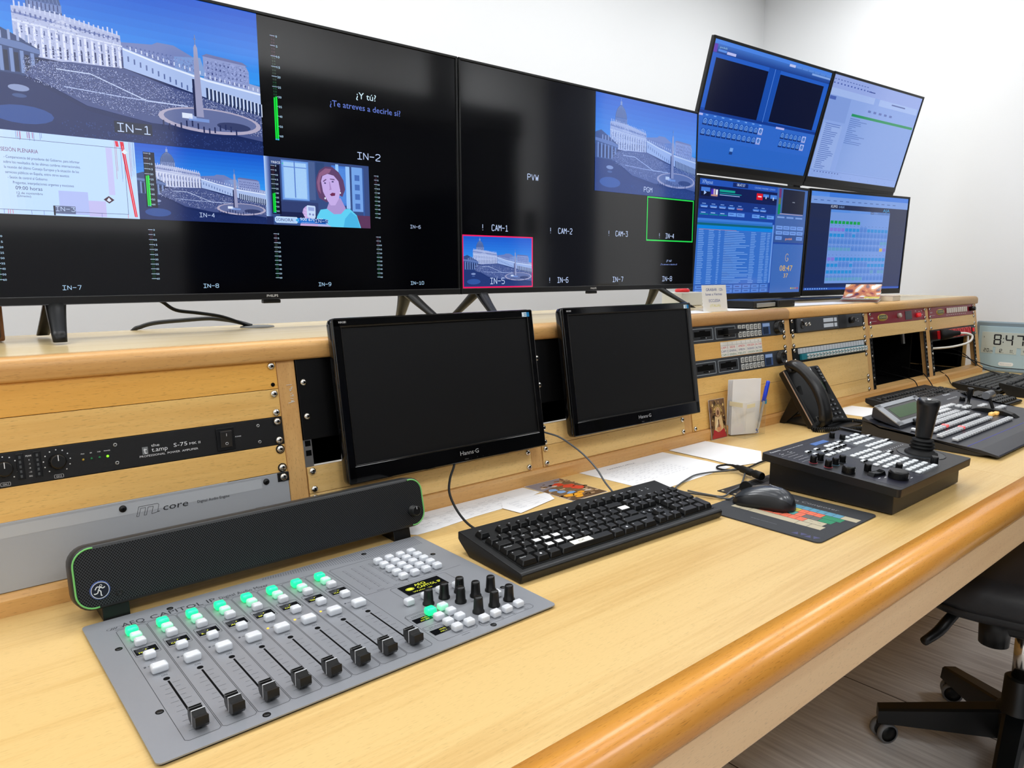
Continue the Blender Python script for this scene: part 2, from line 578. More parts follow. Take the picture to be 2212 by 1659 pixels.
# dark glazed opening and door of the wall behind the camera (they show in the televisions)
b = B(); b.use(mat('dark_glass', (14, 18, 26), .12, spec=.5)); b.box((1.95, YF + .02, 1.08), (2.36, .02, 2.14))
tag(part('window_1', b), kind='structure')
b = B(); b.use(mat('dark_frame', (28, 30, 34), .5))
b.box((1.95, YF + .03, 2.24), (2.4, .06, .16), .004)
b.box((2.5, YF + .03, 2.5), (.2, .06, .4), .004)
b.box((3.25, YF + .03, 1.55), (.06, .05, .18), .004)
tag(part('trim_1', b), kind='structure')
b = B(); b.use(mat('grey_reflection_panel', (120, 122, 128), .5)); b.box((-.72, YF + .05, .70), (2.90, .1, 1.40), .004)  # unseen grey panel added to dim the wall's reflection in the left television
tag(part('trim_90', b), kind='structure')
b = B(); b.use(mat('grey_door', (96, 100, 116), .45)); b.box((XW - .02, YF + .28, 1.3), (.04, .50, 2.6), .004)
tag(part('door_1', b), kind='structure')
b = B(); b.use(mat('dark_door', (14, 14, 16), .5)); b.box((XW - .02, -.93, .95), (.04, 1.05, 1.9), .004)
tag(part('door_2', b), kind='structure')
for i, (x, y, _w) in enumerate(LAMP_SPOTS):
    b = B(); b.use(mat('lamp_rim', (235, 235, 235), .5)); b.box((x, y, CEIL - .012), (.62, .62, .024), .003)
    tag(part('trim_%d' % (i + 2), b), kind='structure')
b = B(); b.box((.6, YB - .006, .04), (5.6, .012, .08), .003); tag(part('baseboard_back', b, mat('white_baseboard', (222, 220, 216), .5)), kind='structure')
b = B(); b.box((XW - .006, -.6, .04), (.012, 3.7, .08), .003); tag(part('baseboard_right', b, mat('white_baseboard', (0, 0, 0))), kind='structure')

# ================================================================== the console
ZD = .75                      # desk top
Z0, TILT = 1.0428, R(8.858)   # top line of the rack openings and their lean
UU, PW, GAP = .04445, .4826, .0327
PITCH = PW + GAP
def bayx(k):                  # left edge of bay k (1..7)
    return (k - 1) * PITCH - PW
def rack_pt(X, s, out=0.0):   # point on the sloping rack face, s metres down from its top, 'out' towards the user
    return Vector((X, -s * math.sin(TILT) - out * math.cos(TILT), Z0 - s * math.cos(TILT) + out * math.sin(TILT)))
RT = Euler((-TILT, 0, 0), 'XYZ').to_matrix().to_4x4()
def rack_T(X, s):
    return Matrix.Translation(rack_pt(X, s)) @ RT

XC0, XC1 = -1.30, bayx(7) + PW + .034
cab = thing('rack_console', 'long beech console with seven sloping rack bays under a shelf, behind the worktop', 'console', ((XC0 + XC1) / 2, .2, 0))
# shelf slab
b = B(); b.use(LAMINATE_TOP); b.box(((XC0 + XC1) / 2, .217, Z0 + .016), (XC1 - XC0, .388, .0322))
part('shelf_top', b, parent=cab, world=True)
def nose(x0, x1):
    prof = [(.0225, Z0 + .0002), (-.004, Z0 + .0002), (-.007, Z0 + .004), (-.007, Z0 + .018)]
    for k in range(1, 7):
        a = k / 6 * math.pi / 2
        prof.append((-.007 + .014 * (1 - math.cos(a)), Z0 + .018 + .0142 * math.sin(a)))
    prof.append((.0225, Z0 + .0322))
    q = B(); q.use(BEECH_RAIL); q.prism(prof, x0, x1, 'X', smooth=True)
    return q
part('shelf_edge', nose(XC0, 1.5615), parent=cab, world=True)
part('shelf_edge', nose(1.5623, XC1), parent=cab, world=True)
# posts between bays
edges = [(bayx(1) - GAP - .02, bayx(1))]
for k in range(1, 8):
    x0 = bayx(k) + PW
    edges.append((x0, x0 + GAP if k < 7 else XC1))
for x0, x1 in edges:
    b = B(RT); b.T = rack_T((x0 + x1) / 2, 6 * UU / 2); b.use(BEECH_POST)
    b.box((0, .0145, 0), (x1 - x0 - .0012, .026, 6 * UU + .002), .0025)
    part('post', b, parent=cab, world=True)
# bottom rail
sB = 6 * UU
pb = rack_pt(0, sB)
b = B(); b.use(BEECH_RAIL)
b.prism([(pb.y + .03, ZD), (pb.y - .007, ZD), (pb.y - .0075, pb.z - .008), (pb.y - .004, pb.z - .0012), (pb.y + .03, pb.z + .003)], XC0, XC1, 'X')
part('bottom_rail', b, parent=cab, world=True)
# black boards added so the open bays read dark; side cheeks, back
b = B(); b.use(DARK)
b.box(((XC0 + XC1) / 2, .30, .91), (XC1 - XC0 - .03, .01, .26))
for x0, x1 in edges:
    b.box(((x0 + x1) / 2, .17, .90), (.012, .25, .27))
b.box(((XC0 + XC1) / 2, .16, .757), (XC1 - XC0 - .03, .28, .006))
b.box((XC1 - .020, .165, .90), (.006, .27, .27)); b.box(((XC0 + XC1) / 2, .16, 1.040), (XC1 - XC0 - .03, .28, .004))
part('bay_blackout', b, parent=cab, world=True)
b = B(); b.use(BEECH_PANEL)
b.box((XC1 - .008, .205, .895), (.016, .37, .295), .002)
part('end_panel', b, parent=cab, world=True)
b = B(); b.use(BEECH_PANEL); b.box(((XC0 + XC1) / 2, -.036, .3745), (XC1 - XC0, .018, .749), .002)
b.box((XC0 + .02, .18, .3745), (.02, .4, .749)); b.box((XC1 - .02, .18, .3745), (.02, .4, .749))
part('lower_body', b, parent=cab, world=True)
# steel rack strips with square holes, seen where the bays are open
def strip(k, side, s0, s1, holes=True):
    X = bayx(k) + (.0075 if side == 0 else PW - .0075)
    q = B(rack_T(X, s0))
    q.use(STEEL)
    H = s1 - s0
    q.box((0, .006, -H / 2), (.015, .0015, H))
    if holes:
        q.use(DARK)
        z = -.006
        while -z < H - .008:
            q.box((.0005, .0049, z), (.0092, .001, .0092))
            z -= .01588
    part('rack_strip', q, parent=cab, world=True)
for k in (2, 3):
    for sd in (0, 1):
        strip(k, sd, 3 * UU, 4 * UU)
DKSTEEL = mat('dark_steel', (58, 60, 64), .35, .8)
for k, s0 in ((6, 2 * UU), (7, 3 * UU)):
    for sd in (0, 1):
        X = bayx(k) + (.011 if sd == 0 else PW - .011)
        q = B(rack_T(X, s0)); q.use(DKSTEEL)
        H = 6 * UU - s0
        q.box((0, .004, -H / 2), (.020, .003, H), .0005)
        q.use(DARK)
        for j in range(int(H / .0159)):
            q.box((.001, .002, -.008 - j * .0159), (.0085, .001, .0085))
        q.use(CHROME)
        for j in (0.35, 0.78):
            q.cyl((0, .003, -H * j), .0045, .003, 12, M=Matrix.Rotation(R(90), 4, 'X'))
        part('rack_strip', q, parent=cab, world=True)
# metal bracket hanging inside the open bay
b = B(rack_T(2.435, .083)); b.use(STEEL); b.box((0, .03, -.022), (.016, .002, .044)); b.box((.008, .036, -.022), (.002, .012, .044))
part('hanging_bracket', b, parent=cab, world=True)

# worktop
wt = thing('worktop', 'pale beech laminate worktop with rounded honey-coloured front edge, running the whole desk', 'worktop', (1.0, -.4, 0))
YS = -.683
XT0, XT1 = -1.35, 3.36
for x0, x1 in ((XT0, 1.3212), (1.3218, XT1)):
    b = B(); b.use(LAMINATE); b.box(((x0 + x1) / 2, (YS - .0462) / 2, ZD - .0145), (x1 - x0, -.0462 - YS - .0006, .029))
    part('work_surface', b, parent=wt, world=True)
prof = [(YS, ZD), (-.708, ZD)]
for k in range(1, 9):
    a = k / 8 * math.pi / 2
    prof.append((-.708 - .024 * math.sin(a), ZD - .024 * (1 - math.cos(a))))
prof += [(-.7315, ZD - .034), (-.729, ZD - .0395), (-.724, ZD - .041), (YS, ZD - .041)]
b = B(); b.use(BEECH_EDGE); b.prism(prof, XT0, XT1, 'X', smooth=True)
part('front_edge', b, parent=wt, world=True)
b = B(); b.use(BEECH_APRON); b.box(((XT0 + XT1) / 2, -.7165, ZD - .0415 - .030), (XT1 - XT0, .020, .060), .002)
part('apron', b, parent=wt, world=True)
for x in (XT0 + .03, XT1 - .03):
    b = B(); b.use(BEECH_APRON); b.box((x, -.38, .36), (.03, .62, .719), .002)
    part('leg_panel', b, parent=wt, world=True)

# ================================================================== rack panels
SCREW_ME = None
def screw_mesh(washer=True):
    q = B()
    if washer:
        q.use(RUB); q.cyl((0, 0, 0), .0072, .0009, 18)
    q.use(CHROME)
    q.lathe([(.0058, .0009), (.0056, .002), (.0045, .0031), (.0024, .0037), (.0001, .0038)], 16, cap=False)
    q.use(DARK)
    q.box((0, 0, .0037), (.0052, .0010, .0008)); q.box((0, 0, .0037), (.0010, .0052, .0008))
    me = q.mesh('screw'); fix_normals(me)
    return me
SCREWS = {True: screw_mesh(True), False: screw_mesh(False)}
RX90 = Matrix.Rotation(R(90), 4, 'X')
def put_screw(parent, x, z, out=.0003, washer=True, a=0.0):
    o = link(bpy.data.objects.new('screw', SCREWS[washer]))
    o.parent = parent
    o.matrix_basis = Matrix.Translation((x, -out, z)) @ RX90 @ Matrix.Rotation(a, 4, 'Z')
    return o

def panel_root(name, label, cat, k, u0, u1, group=None):
    """thing whose frame has x along the rack, z up the slope, -y to the user; origin at the bay's left edge, top of the unit"""
    o = thing(name, label, cat, group=group)
    o.matrix_world = Matrix.Translation(rack_pt(bayx(k), u0 * UU)) @ RT
    return o

def face_plate(root, u, m, name='face_plate', th=.003, y0=0.0, bev=.0006):
    H = u * UU
    q = B(); q.use(m)
    q.box((PW / 2, y0 + th / 2, -H / 2), (PW - .0008, th, H - .0007), bev)
    return part(name, q, parent=root)

def unit_screws(root, u, sides=(0, 1), washer=True, skip=(), out=.0003):
    rows = []
    for j in range(u):
        rows += [j * UU + .0073, j * UU + .0371]
    if u > 1:
        rows = [rows[0], rows[-1]] if u > 2 else [rows[0], rows[-1]]
    for sd in sides:
        for r_ in rows:
            if (sd, round(r_, 3)) in skip:
                continue
            put_screw(root, .0085 if sd == 0 else PW - .0085, -r_, out, washer, random.random() * 1.5)

WP = [  # bay, first unit, units, material, washers, label
    (1, 0, 1, BEECH_AMBER, False, 'amber beech blank panel at the top of the leftmost rack bay'),
    (1, 1, 1, BEECH_PANEL, False, 'beech blank panel right above the black power amplifier'),
    (1, 3, 1, BEECH_PANEL, True, 'beech blank panel between the power amplifier and the grey audio engine'),
    (2, 4, 1, BEECH_PALE, False, 'upper beech blank panel low behind the left black monitor'),
    (2, 5, 1, BEECH_PALE, False, 'lowest beech blank panel of the bay behind the left black monitor'),
    (3, 4, 1, BEECH_PALE, False, 'upper beech blank panel low behind the right black monitor'),
    (3, 5, 1, BEECH_PALE, False, 'lowest beech blank panel of the bay behind the right black monitor'),
    (4, 1, 1, BEECH_PANEL, True, 'beech blank panel between the two disk recorders, carrying the camera table label'),
    (4, 3, 1, BEECH_PANEL, False, 'beech blank panel just under the lower disk recorder'),
    (4, 4, 2, BEECH_PANEL, False, 'tall beech blank panel behind the clear acrylic card holder'),
    (5, 1, 1, BEECH_PALE, True, 'pale beech blank panel between the intercom unit and the teal patch panel'),
    (5, 3, 2, BEECH_PALE, True, 'tall pale beech blank panel under the teal patch panel, behind the phone'),
    (5, 5, 1, BEECH_PALE, True, 'lowest pale beech blank panel in the bay behind the phone'),
    (6, 1, 1, BEECH_PALE, False, 'pale beech blank panel above the wide empty black bay'),
    (7, 1, 1, BEECH_PALE, False, 'pale beech blank panel between the far red unit and the red power strip'),
]
for k, u0, u, m, wsh, lab in WP:
    r = panel_root('rack_blank', lab, 'panel', k, u0, u0 + u, 'beech blank panels of the rack bays')
    face_plate(r, u, m, 'board', .010)
    sk = ()
    if (k, u0) == (1, 0):
        sk = ((1, .037),)
    unit_screws(r, u, washer=wsh, skip=sk)
    if (k, u0) == (1, 0):
        q = B(); q.use(DARK); q.cyl((PW - .0085, -.0002, -.0371), .0032, .0006, 14, M=RX90)
        part('screw_hole', q, parent=r)
# black mounting plates behind the two monitors
for k, lab in ((2, 'black steel mounting plate behind the left black monitor'), (3, 'black steel mounting plate behind the right black monitor')):
    r = panel_root('mounting_plate', lab, 'plate', k, 0, 3, 'black plates that carry the monitors')
    face_plate(r, 3, mat('scuffed_black_steel', (9, 9, 10), .3, .2), 'plate', .003, .001)
    for sd in (0, 1):
        for s_ in (.0384, .0946):
            put_screw(r, .0105 if sd == 0 else PW - .0085, -s_, -.001, False, random.random())

# little leftover of white glue on the post beside the left monitor
b = B(rack_T(.0195, .04)); b.use(mat('glue_white', (236, 232, 222), .6))
rnd = random.Random(3)
for i in range(26):
    x, z = rnd.uniform(-.001, .004), rnd.uniform(-.028, -.004)
    b.box((x, .0009, z), (rnd.uniform(.001, .003), .0006, .0006), M=Matrix.Rotation(rnd.uniform(-.5, .5), 4, 'Y'))
b.box((.0, .0009, -.0285), (.011, .0006, .0008), M=Matrix.Rotation(-.15, 4, 'Y'))
b.box((-.001, .0009, 0), (.009, .0006, .0006))
tag(part('glue_residue', b, label=None), 'white scratchy glue residue on the post left of the first monitor', 'residue')

# power amplifier
r = panel_root('power_amplifier', 'black one-unit power amplifier in the left rack bay with green power light', 'amplifier', 1, 2, 3)
AMPM = mat('amp_black', (13, 14, 17), .42, .1, bump=(700, .1))
face_plate(r, 1, AMPM)
unit_screws(r, 1, washer=True)
def L1(X, s):   # rack coordinates -> frame of a bay-1 panel starting at unit 2
    return (X + PW, -(s - 2 * UU))
def knob(parent, x, z, rad, h, name='knob', marks=True, M0=None, m=None):
    q = B(Matrix.Translation((x, 0, z)) @ RX90); q.use(m or SATIN)
    n = 26
    q.lathe([(rad * 1.02, .0), (rad, h * .25), (rad * .96, h * .85), (rad * .8, h)], 26)
    for i in range(13):
        a = i * 2 * math.pi / 13
        q.box((math.cos(a) * rad * .99, math.sin(a) * rad * .99, h * .45), (.0009, .0012, h * .75), M=None)
    q.use(WHITEINK); q.box((0, rad * .5, h + .0001), (.0009, rad * .8, .0003))
    o = part(name, q, parent=parent)
    return o
for X in (-.3712, -.3123):
    x, z = L1(X, .1092)
    knob(r, x, z, .0098, .013)
    q = B(); q.use(WHITEINK)
    for i in range(11):
        a = R(-140 + i * 28)
        q.cyl((x + math.sin(a) * .0155, -.0001, z + math.cos(a) * .0155), .00085, .0002, 8, M=RX90)
    part('dial_marks', q, parent=r)
for X in (-.3532, -.3340):
    x, z = L1(X, .1092)
    q = B(); q.use(mat('meter_black', (7, 8, 10), .25)); q.box((x, -.0003, z), (.0085, .001, .034), .0004)
    q.use(mat('led_off_grey', (70, 74, 78), .4))
    for i in range(5):
        q.box((x, -.0009, z + .012 - i * .0062), (.0024, .0004, .0036))
    part('level_meter', q, parent=r)
q = B(); q.use(WHITEINK)
x, z = L1(-.3432, .1092)
for i, t in enumerate(('PEAK', '0', '-3', '-8', '-13', 'SIG')):
    q.text(t, (x, z + .0115 - i * .0053, -.00035), .0019 if i else .0021, align='C')
for X, t in ((-.282, 'PRO'), (-.272, 'BR'), (-.2622, 'PAR'), (-.2523, 'POWER')):
    xx, zz = L1(X, .105); q.text(t, (xx, zz, -.00035), .0016, align='C')
xx, zz = L1(-.1725, .1212); q.text('PROFESSIONAL  POWER  AMPLIFIER', (xx, zz, -.00035), .0028, w=.080, align='C')
xx, zz = L1(-.1960, .1152); q.text('t.amp', (xx, zz, -.00035), .0062, w=.0215, align='L')
xx, zz = L1(-.2025, .1080); q.text('the', (xx + .0065, zz, -.00035), .0040, w=.011)
xx, zz = L1(-.1660, .1128); q.text('S-75', (xx, zz, -.00035), .0056, w=.0190)
xx, zz = L1(-.1440, .1128); q.text('MK II', (xx, zz, -.00035), .0036, w=.0155)
xx, zz = L1(-.0720, .1118); q.text('POWER', (xx, zz, -.00035), .0019, align='C')
xx, zz = L1(-.3122, .1300); q.text('CH-2', (xx, zz, -.00035), .0020, w=.0062, align='C')
xx, zz = L1(-.3712, .1300); q.text('CH-1', (xx, zz, -.00035), .0020, w=.0062, align='C')
for X in (-.3122, -.3712):
    xx, zz = L1(X, .1290)
    for dz in (.0022, -.0021):
        q.box((xx, -.00035, zz + dz), (.010, .0001, .0003))
    for dx in (-.0053, .0053):
        q.box((xx + dx, -.00035, zz), (.0003, .0001, .0036))
part('lettering', q, parent=r)
q = B(); xx, zz = L1(-.2045, .1160)
q.use(mat('logo_grey', (120, 124, 128), .5)); q.box((xx, -.0003, zz + .0040), (.0075, .0004, .0105))
q.use(WHITEINK); q.text('t', (xx, zz - .0005, -.0006), .0100, align='C')
part('badge', q, parent=r)
for X, c, e in ((-.282, (190, 160, 60), 0), (-.272, (30, 120, 70), 0), (-.2622, (30, 120, 70), 0), (-.2523, (120, 255, 30), 2.2)):
    x, z = L1(X, .1120); q = B()
    q.use(mat('led_%d' % c[0], c, .3, emit=c if e else None, es=e)); q.lathe([(.0016, 0), (.0015, .001), (.0008, .0019), (.0001, .0021)], 12, Matrix.Translation((x, -.0001, z)) @ RX90, cap=False)
    part('indicator_light', q, parent=r)
x, z = L1(-.0915, .1120)
q = B(); q.use(mat('switch_black', (12, 13, 15), .25)); q.box((x, -.0010, z), (.027, .0028, .0345), .0008)
part('switch_surround', q, parent=r)
q = B(Matrix.Translation((x, -.0028, z)) @ Matrix.Rotation(R(9), 4, 'X')); q.use(mat('rocker_black', (34, 36, 40), .22)); q.box((0, 0, 0), (.018, .006, .026), .0012)
q.use(WHITEINK); q.box((0, -.0032, .007), (.0006, .0002, .0042))
q.lathe([(.0017, 0), (.0022, 0), (.0022, .0002), (.0017, .0002)], 14, Matrix.Translation((0, -.0031, -.0065)) @ RX90, cap=False)
part('rocker_switch', q, parent=r)
for X, s_ in ((-.2416, .0979), (-.2416, .1232), (-.0398, .0988), (-.0398, .1243)):
    x, z = L1(X, s_); q = B(); q.use(STEEL); q.lathe([(.0012, .0002), (.0012, .0016), (.0026, .0012), (.0028, .0001)], 14, Matrix.Translation((x, 0, z)) @ RX90)
    q.use(DARK); q.cyl((x, -.0003, z), .0012, .0010, 6, M=RX90)
    part('hex_screw', q, parent=r)

# grey audio engine, two units
r = panel_root('audio_engine', 'silver-grey two-unit digital audio engine, lowest in the left bay behind the soundbar', 'rack unit', 1, 4, 6)
face_plate(r, 2, mat('silver_panel', (176, 179, 184), .42, .25, bump=(1200, .08)), th=.003)
q = B(); q.use(RUB); q.box((PW - .0085, -.0003, -.0075), (.019, .001, .0140), .0004); part('mount_tab', q, parent=r)
put_screw(r, PW - .0085, -.0075, .0008, True, .3)
q = B(); q.use(mat('label_grey', (184, 187, 191), .5)); q.box((PW - .215, -.0001, -.0120), (.342, .0002, .0150)); part('label_strip', q, parent=r)
def L4(X, s): return (X + PW, -(s - 4 * UU))
q = B(); q.use(BLACKINK)
x, z = L4(-.1905, .2012); q.text('core', (x, z, -.0004), .0092, w=.0345, slant=.18, bold=True)
x, z = L4(-.1425, .2003); q.text('Digital Audio Engine', (x, z, -.0004), .0040, w=.047)
x0, z0 = L4(-.2255, .2028)
pts = [(0, 0), (.004, .0132), (.0285, .0132), (.0305, .0115), (.0278, .002), (.031, .002)]
def inkline(q, pts, w, y=-.0004):
    for (a, c), (d, e) in zip(pts, pts[1:]):
        Ln = math.hypot(d - a, e - c) or 1e-9
        nx, nz = -(e - c) / Ln * w / 2, (d - a) / Ln * w / 2
        q.quad([(a + nx, y, c + nz), (d + nx, y, e + nz), (d - nx, y, e - nz), (a - nx, y, c - nz)])
inkline(q, [(x0 + a, z0 + c) for a, c in pts], .0005)
inkline(q, [(x0 + a, z0 + c) for a, c in [(0, 0), (.003, 0), (.0062, .0105), (.0128, .0105), (.0098, 0), (.0128, 0), (.016, .0105), (.0228, .0105), (.0198, 0), (.031, .002)]], .0005)
part('lettering', q, parent=r)
for X in (-.2416, -.0367):
    x, z = L4(X, .1882); q = B(Matrix.Translation((x, 0, z)) @ RX90); q.use(SATIN)
    q.lathe([(.0050, 0), (.0048, .0012), (.0030, .0022), (.0001, .0025)], 18, cap=False)
    q.use(DARK); q.box((0, 0, .0022), (.004, .0008, .0008)); q.box((0, 0, .0022), (.0008, .004, .0008))
    part('black_screw', q, parent=r)
x, z = L4(-.0510, .2285); q = B(); q.use(SATIN); q.box((x, -.002, z), (.0155, .004, .006), .001); part('socket', q, parent=r)

# disk recorders of bay 4
def recorder(u0, label, caddy):
    r = panel_root('disk_recorder', label, 'recorder', 4, u0, u0 + 1, 'disk recorders in the fourth bay')
    face_plate(r, 1, mat('gunmetal', (66, 70, 76), .42, .4), th=.004)
    unit_screws(r, 1, sides=(0, 1), washer=True)
    x0 = bayx(4)
    for a, c in ((1.0935, 1.1845), (1.1975, 1.2890)):
        q = B(); q.use(mat('bay_frame', (168, 176, 184), .4, .3))
        cx, cz = (a + c) / 2 - x0, -.0222
        w, h = c - a, .0305
        for dx, dz, sx, sz in ((0, h / 2, w, .0016), (0, -h / 2, w, .0016), (-w / 2, 0, .0016, h), (w / 2, 0, .0016, h)):
            q.box((cx + dx, -.0004, cz + dz), (sx, .0012, sz), .0003)
        part('slot_frame', q, parent=r)
        q = B(); q.use(mat('slot_dark', (34, 36, 40), .35)); q.box((cx, -.0002, cz), (w - .006, .001, h - .006))
        q.use(DARK); q.box((cx, -.0008, cz + .001), (w - .020, .0006, .0135))
        q.box((cx, -.0010, cz + .0090), (.024, .0006, .003)); q.box((cx, -.0010, cz - .0085), (.020, .0006, .003))
        part('disk_slot', q, parent=r)
        q = B(); q.use(WHITEINK); q.quad([(cx + .012, -.0016, cz - .0085), (cx + .0155, -.0016, cz - .0085), (cx + .01375, -.0016, cz - .0115)]); part('arrow_mark', q, parent=r)
    if caddy:
        q = B(); q.use(SATIN); q.box((1.250 - x0, -.011, -.0215), (.050, .022, .013), .001); q.box((1.285 - x0, -.020, -.019), (.055, .003, .005), .001)
        part('disk_caddy', q, parent=r)
    bq = B(); bq.use(mat('lit_key', (196, 198, 196), .35, emit=(150, 150, 145), es=.12)); bq.box((0, -.0012, 0), (.0148, .0028, .0155), .0012)
    bq.use(mat('key_grey', (60, 62, 66), .5)); bq.box((0, -.0027, 0), (.0080, .0004, .0085), .0001)
    bq.use(mat('lit_key', (0, 0, 0))); bq.box((0, -.0030, 0), (.0040, .0003, .0045))
    k0 = None
    for i in range(6):
        for j in range(2):
            xx, zz = 1.3095 - x0 + i * .0198, -.0135 - j * .0185
            if k0 is None:
                k0 = part('button', bq, parent=r); k0.matrix_basis = Matrix.Translation((xx, 0, zz))
            else:
                again(k0, r, Matrix.Translation((xx, 0, zz)))
    q = B(); q.use(mat('recorder_lcd', (70, 92, 134), .2, emit=(60, 90, 140), es=.12)); q.box((1.4445 - x0, -.0006, -.0225), (.0400, .0014, .0340), .0004)
    q.use(mat('recorder_lcd_bar', (140, 165, 205), .2, emit=(120, 150, 200), es=.25)); q.box((1.4445 - x0, -.0015, -.0115), (.036, .0003, .009))
    q.use(mat('recorder_lcd_dark', (40, 52, 74), .2)); q.box((1.4405 - x0, -.0015, -.0275), (.028, .0003, .020))
    part('display', q, parent=r)
    q = B(Matrix.Translation((1.5045 - x0, 0, -.0215)) @ RX90); q.use(SATIN)
    q.lathe([(.0195, 0), (.019, .003), (.0175, .0035), (.0170, .011), (.0150, .0125), (.0145, .0118), (.001, .0115)], 32, cap=False)
    q.lathe([(.0035, .0117), (.004, .0112), (.0042, .0118), (.003, .0122)], 12, Matrix.Translation((.005, .003, 0)))
    part('jog_wheel', q, parent=r)
recorder(0, 'upper disk recorder, with a black caddy sticking out of its second slot', True)
recorder(2, 'lower disk recorder, below the camera table label', False)

# camera table label on the blank panel
r = thing('paper_label', 'white printed table of camera positions taped between the two recorders', 'label')
r.matrix_world = Matrix.Translation(rack_pt(1.2140, .0475, .0004)) @ RT
p = Paint()
W_, H_ = .2005, .0395
p.rect(0, -H_, W_, 0, (238, 236, 230)).up()
cx = [0, .0335, .0760, .1200, .1665, W_]
for x in cx[1:-1]:
    p.rect(x - .0003, -H_, x + .0003, 0, (120, 120, 124))
p.rect(0, -.0096, W_, -.0090, (120, 120, 124)).up()
rows = [('CAM 1', 'SEDE', 'AMBÓN', 'VIRGEN', 'ALTAR', (214, 62, 78)), ('CAM 2', 'GENERAL', 'AMBÓN', 'SAGRARIO', 'ALTAR', (62, 74, 130)), ('CAM 3', 'GENERAL', 'FIELES', 'COMUNIÓN', 'VIRGEN', (54, 122, 86))]
for i, t in enumerate('1234'):
    p.text(t, (cx[i + 1] + cx[i + 2]) / 2, -.0078, .0052, (60, 60, 66), align='C')
for j, rw in enumerate(rows):
    for i in range(5):
        p.text(rw[i], (cx[i] + cx[i + 1]) / 2, -.0180 - j * .0098, .0058, rw[5], align='C', w=min(.038, .0066 * len(rw[i])) * (.95 if i else .9))
p.build('printed_table', PRINT, r)

# intercom unit, bay 5
r = panel_root('intercom_unit', 'dark grey intercom unit with a round microphone socket, top of the bay behind the phone', 'rack unit', 5, 0, 1)
face_plate(r, 1, SATIN, 'ear_plate', .002)
x0 = bayx(5)
q = B(); q.use(mat('intercom_grey', (62, 65, 70), .45)); q.box((1.8210 - x0, -.003, -.0222), (.424, .008, .0425), .002); part('front_panel', q, parent=r)
q = B(); q.use(mat('intercom_dark', (38, 40, 44), .4)); q.box((1.892 - x0, -.0078, -.0222), (.050, .0016, .0425), .0005); part('dark_insert', q, parent=r)
unit_screws(r, 1, out=.0003)
q = B(Matrix.Translation((1.6348 - x0, -.007, -.0215)) @ RX90); q.use(SATIN); q.lathe([(.0118, 0), (.0115, .0016), (.0098, .002), (.0096, .0006), (.001, .0006)], 24, cap=False)
q.use(CHROME)
for a in (90, 210, 330):
    q.cyl((math.cos(R(a)) * .004, math.sin(R(a)) * .004, .0006), .0011, .001, 8)
part('microphone_socket', q, parent=r)
for X in (1.6590, 1.6795):
    q = B(Matrix.Translation((X - x0, -.007, -.0205)) @ RX90); q.use(CHROME); q.lathe([(.0058, 0), (.0056, .0014), (.0030, .0020), (.0028, .0004)], 18, cap=False); q.use(DARK); q.cyl((0, 0, 0), .003, .0006, 14)
    part('headset_jack', q, parent=r)
q = B(); q.use(mat('tally_window', (190, 196, 204), .3, emit=(170, 178, 190), es=.25))
for j in range(2):
    q.box((1.797 - x0, -.0075, -.0135 - j * .0165), (.062, .0012, .012), .0003); q.box((1.8435 - x0, -.0075, -.0135 - j * .0165), (.017, .0012, .012), .0003)
part('key_window', q, parent=r)
q = B(Matrix.Translation((1.942 - x0, -.007, -.0205)) @ RX90); q.use(SATIN); q.lathe([(.0105, 0), (.0100, .012), (.0085, .0145)], 22); part('knob', q, parent=r)
q = B(); q.use(WHITEINK); q.text('Tempest', (1.967 - x0, -.0232, -.0073), .0042, w=.020); q.box((1.998 - x0, -.0073, -.018), (.006, .0002, .0016)); q.box((2.001 - x0, -.0073, -.026), (.008, .0002, .001))
q.box((1.634 - x0, -.0073, -.0065), (.010, .0002, .002))
part('lettering', q, parent=r)

# patch panel, bay 5
r = panel_root('patch_panel', 'teal fibre patch panel with a row of white couplers in the bay behind the phone', 'patch panel', 5, 2, 3)
face_plate(r, 1, SATIN, 'ear_plate', .002)
unit_screws(r, 1, out=.0003)
q = B(); q.use(mat('label_strip_white', (205, 210, 216), .4)); q.box((.246, -.001, -.0105), (.432, .003, .0160), .0005)
q.use(mat('label_line', (120, 130, 142), .5))
for i in range(24):
    q.box((.036 + i * .0183, -.0027, -.0105), (.0007, .0006, .0155))
part('label_strip', q, parent=r)
q = B(); q.use(mat('teal_plastic', (20, 122, 138), .4)); q.box((.2465, -.003, -.0290), (.416, .008, .0180), .0008); part('coupler_bar', q, parent=r)
bq = B(); bq.use(mat('coupler_white', (232, 234, 234), .35)); bq.box((0, -.0095, .0040), (.0105, .007, .0066), .001); bq.box((0, -.0095, -.0042), (.0105, .007, .0066), .001)
bq.use(mat('teal_plastic', (0, 0, 0))); bq.box((0, -.0085, 0), (.0150, .005, .0022), .0003)
bq.use(mat('coupler_dark', (70, 76, 80), .5)); bq.box((0, -.0131, .004), (.0045, .0006, .003)); bq.box((0, -.0131, -.0042), (.0045, .0006, .003))
k0 = None
for i in range(20):
    xx = .0745 + i * .0202
    if k0 is None:
        k0 = part('coupler', bq, parent=r); k0.matrix_basis = Matrix.Translation((xx, 0, -.0290))
    else:
        again(k0, r, Matrix.Translation((xx, 0, -.0290)))

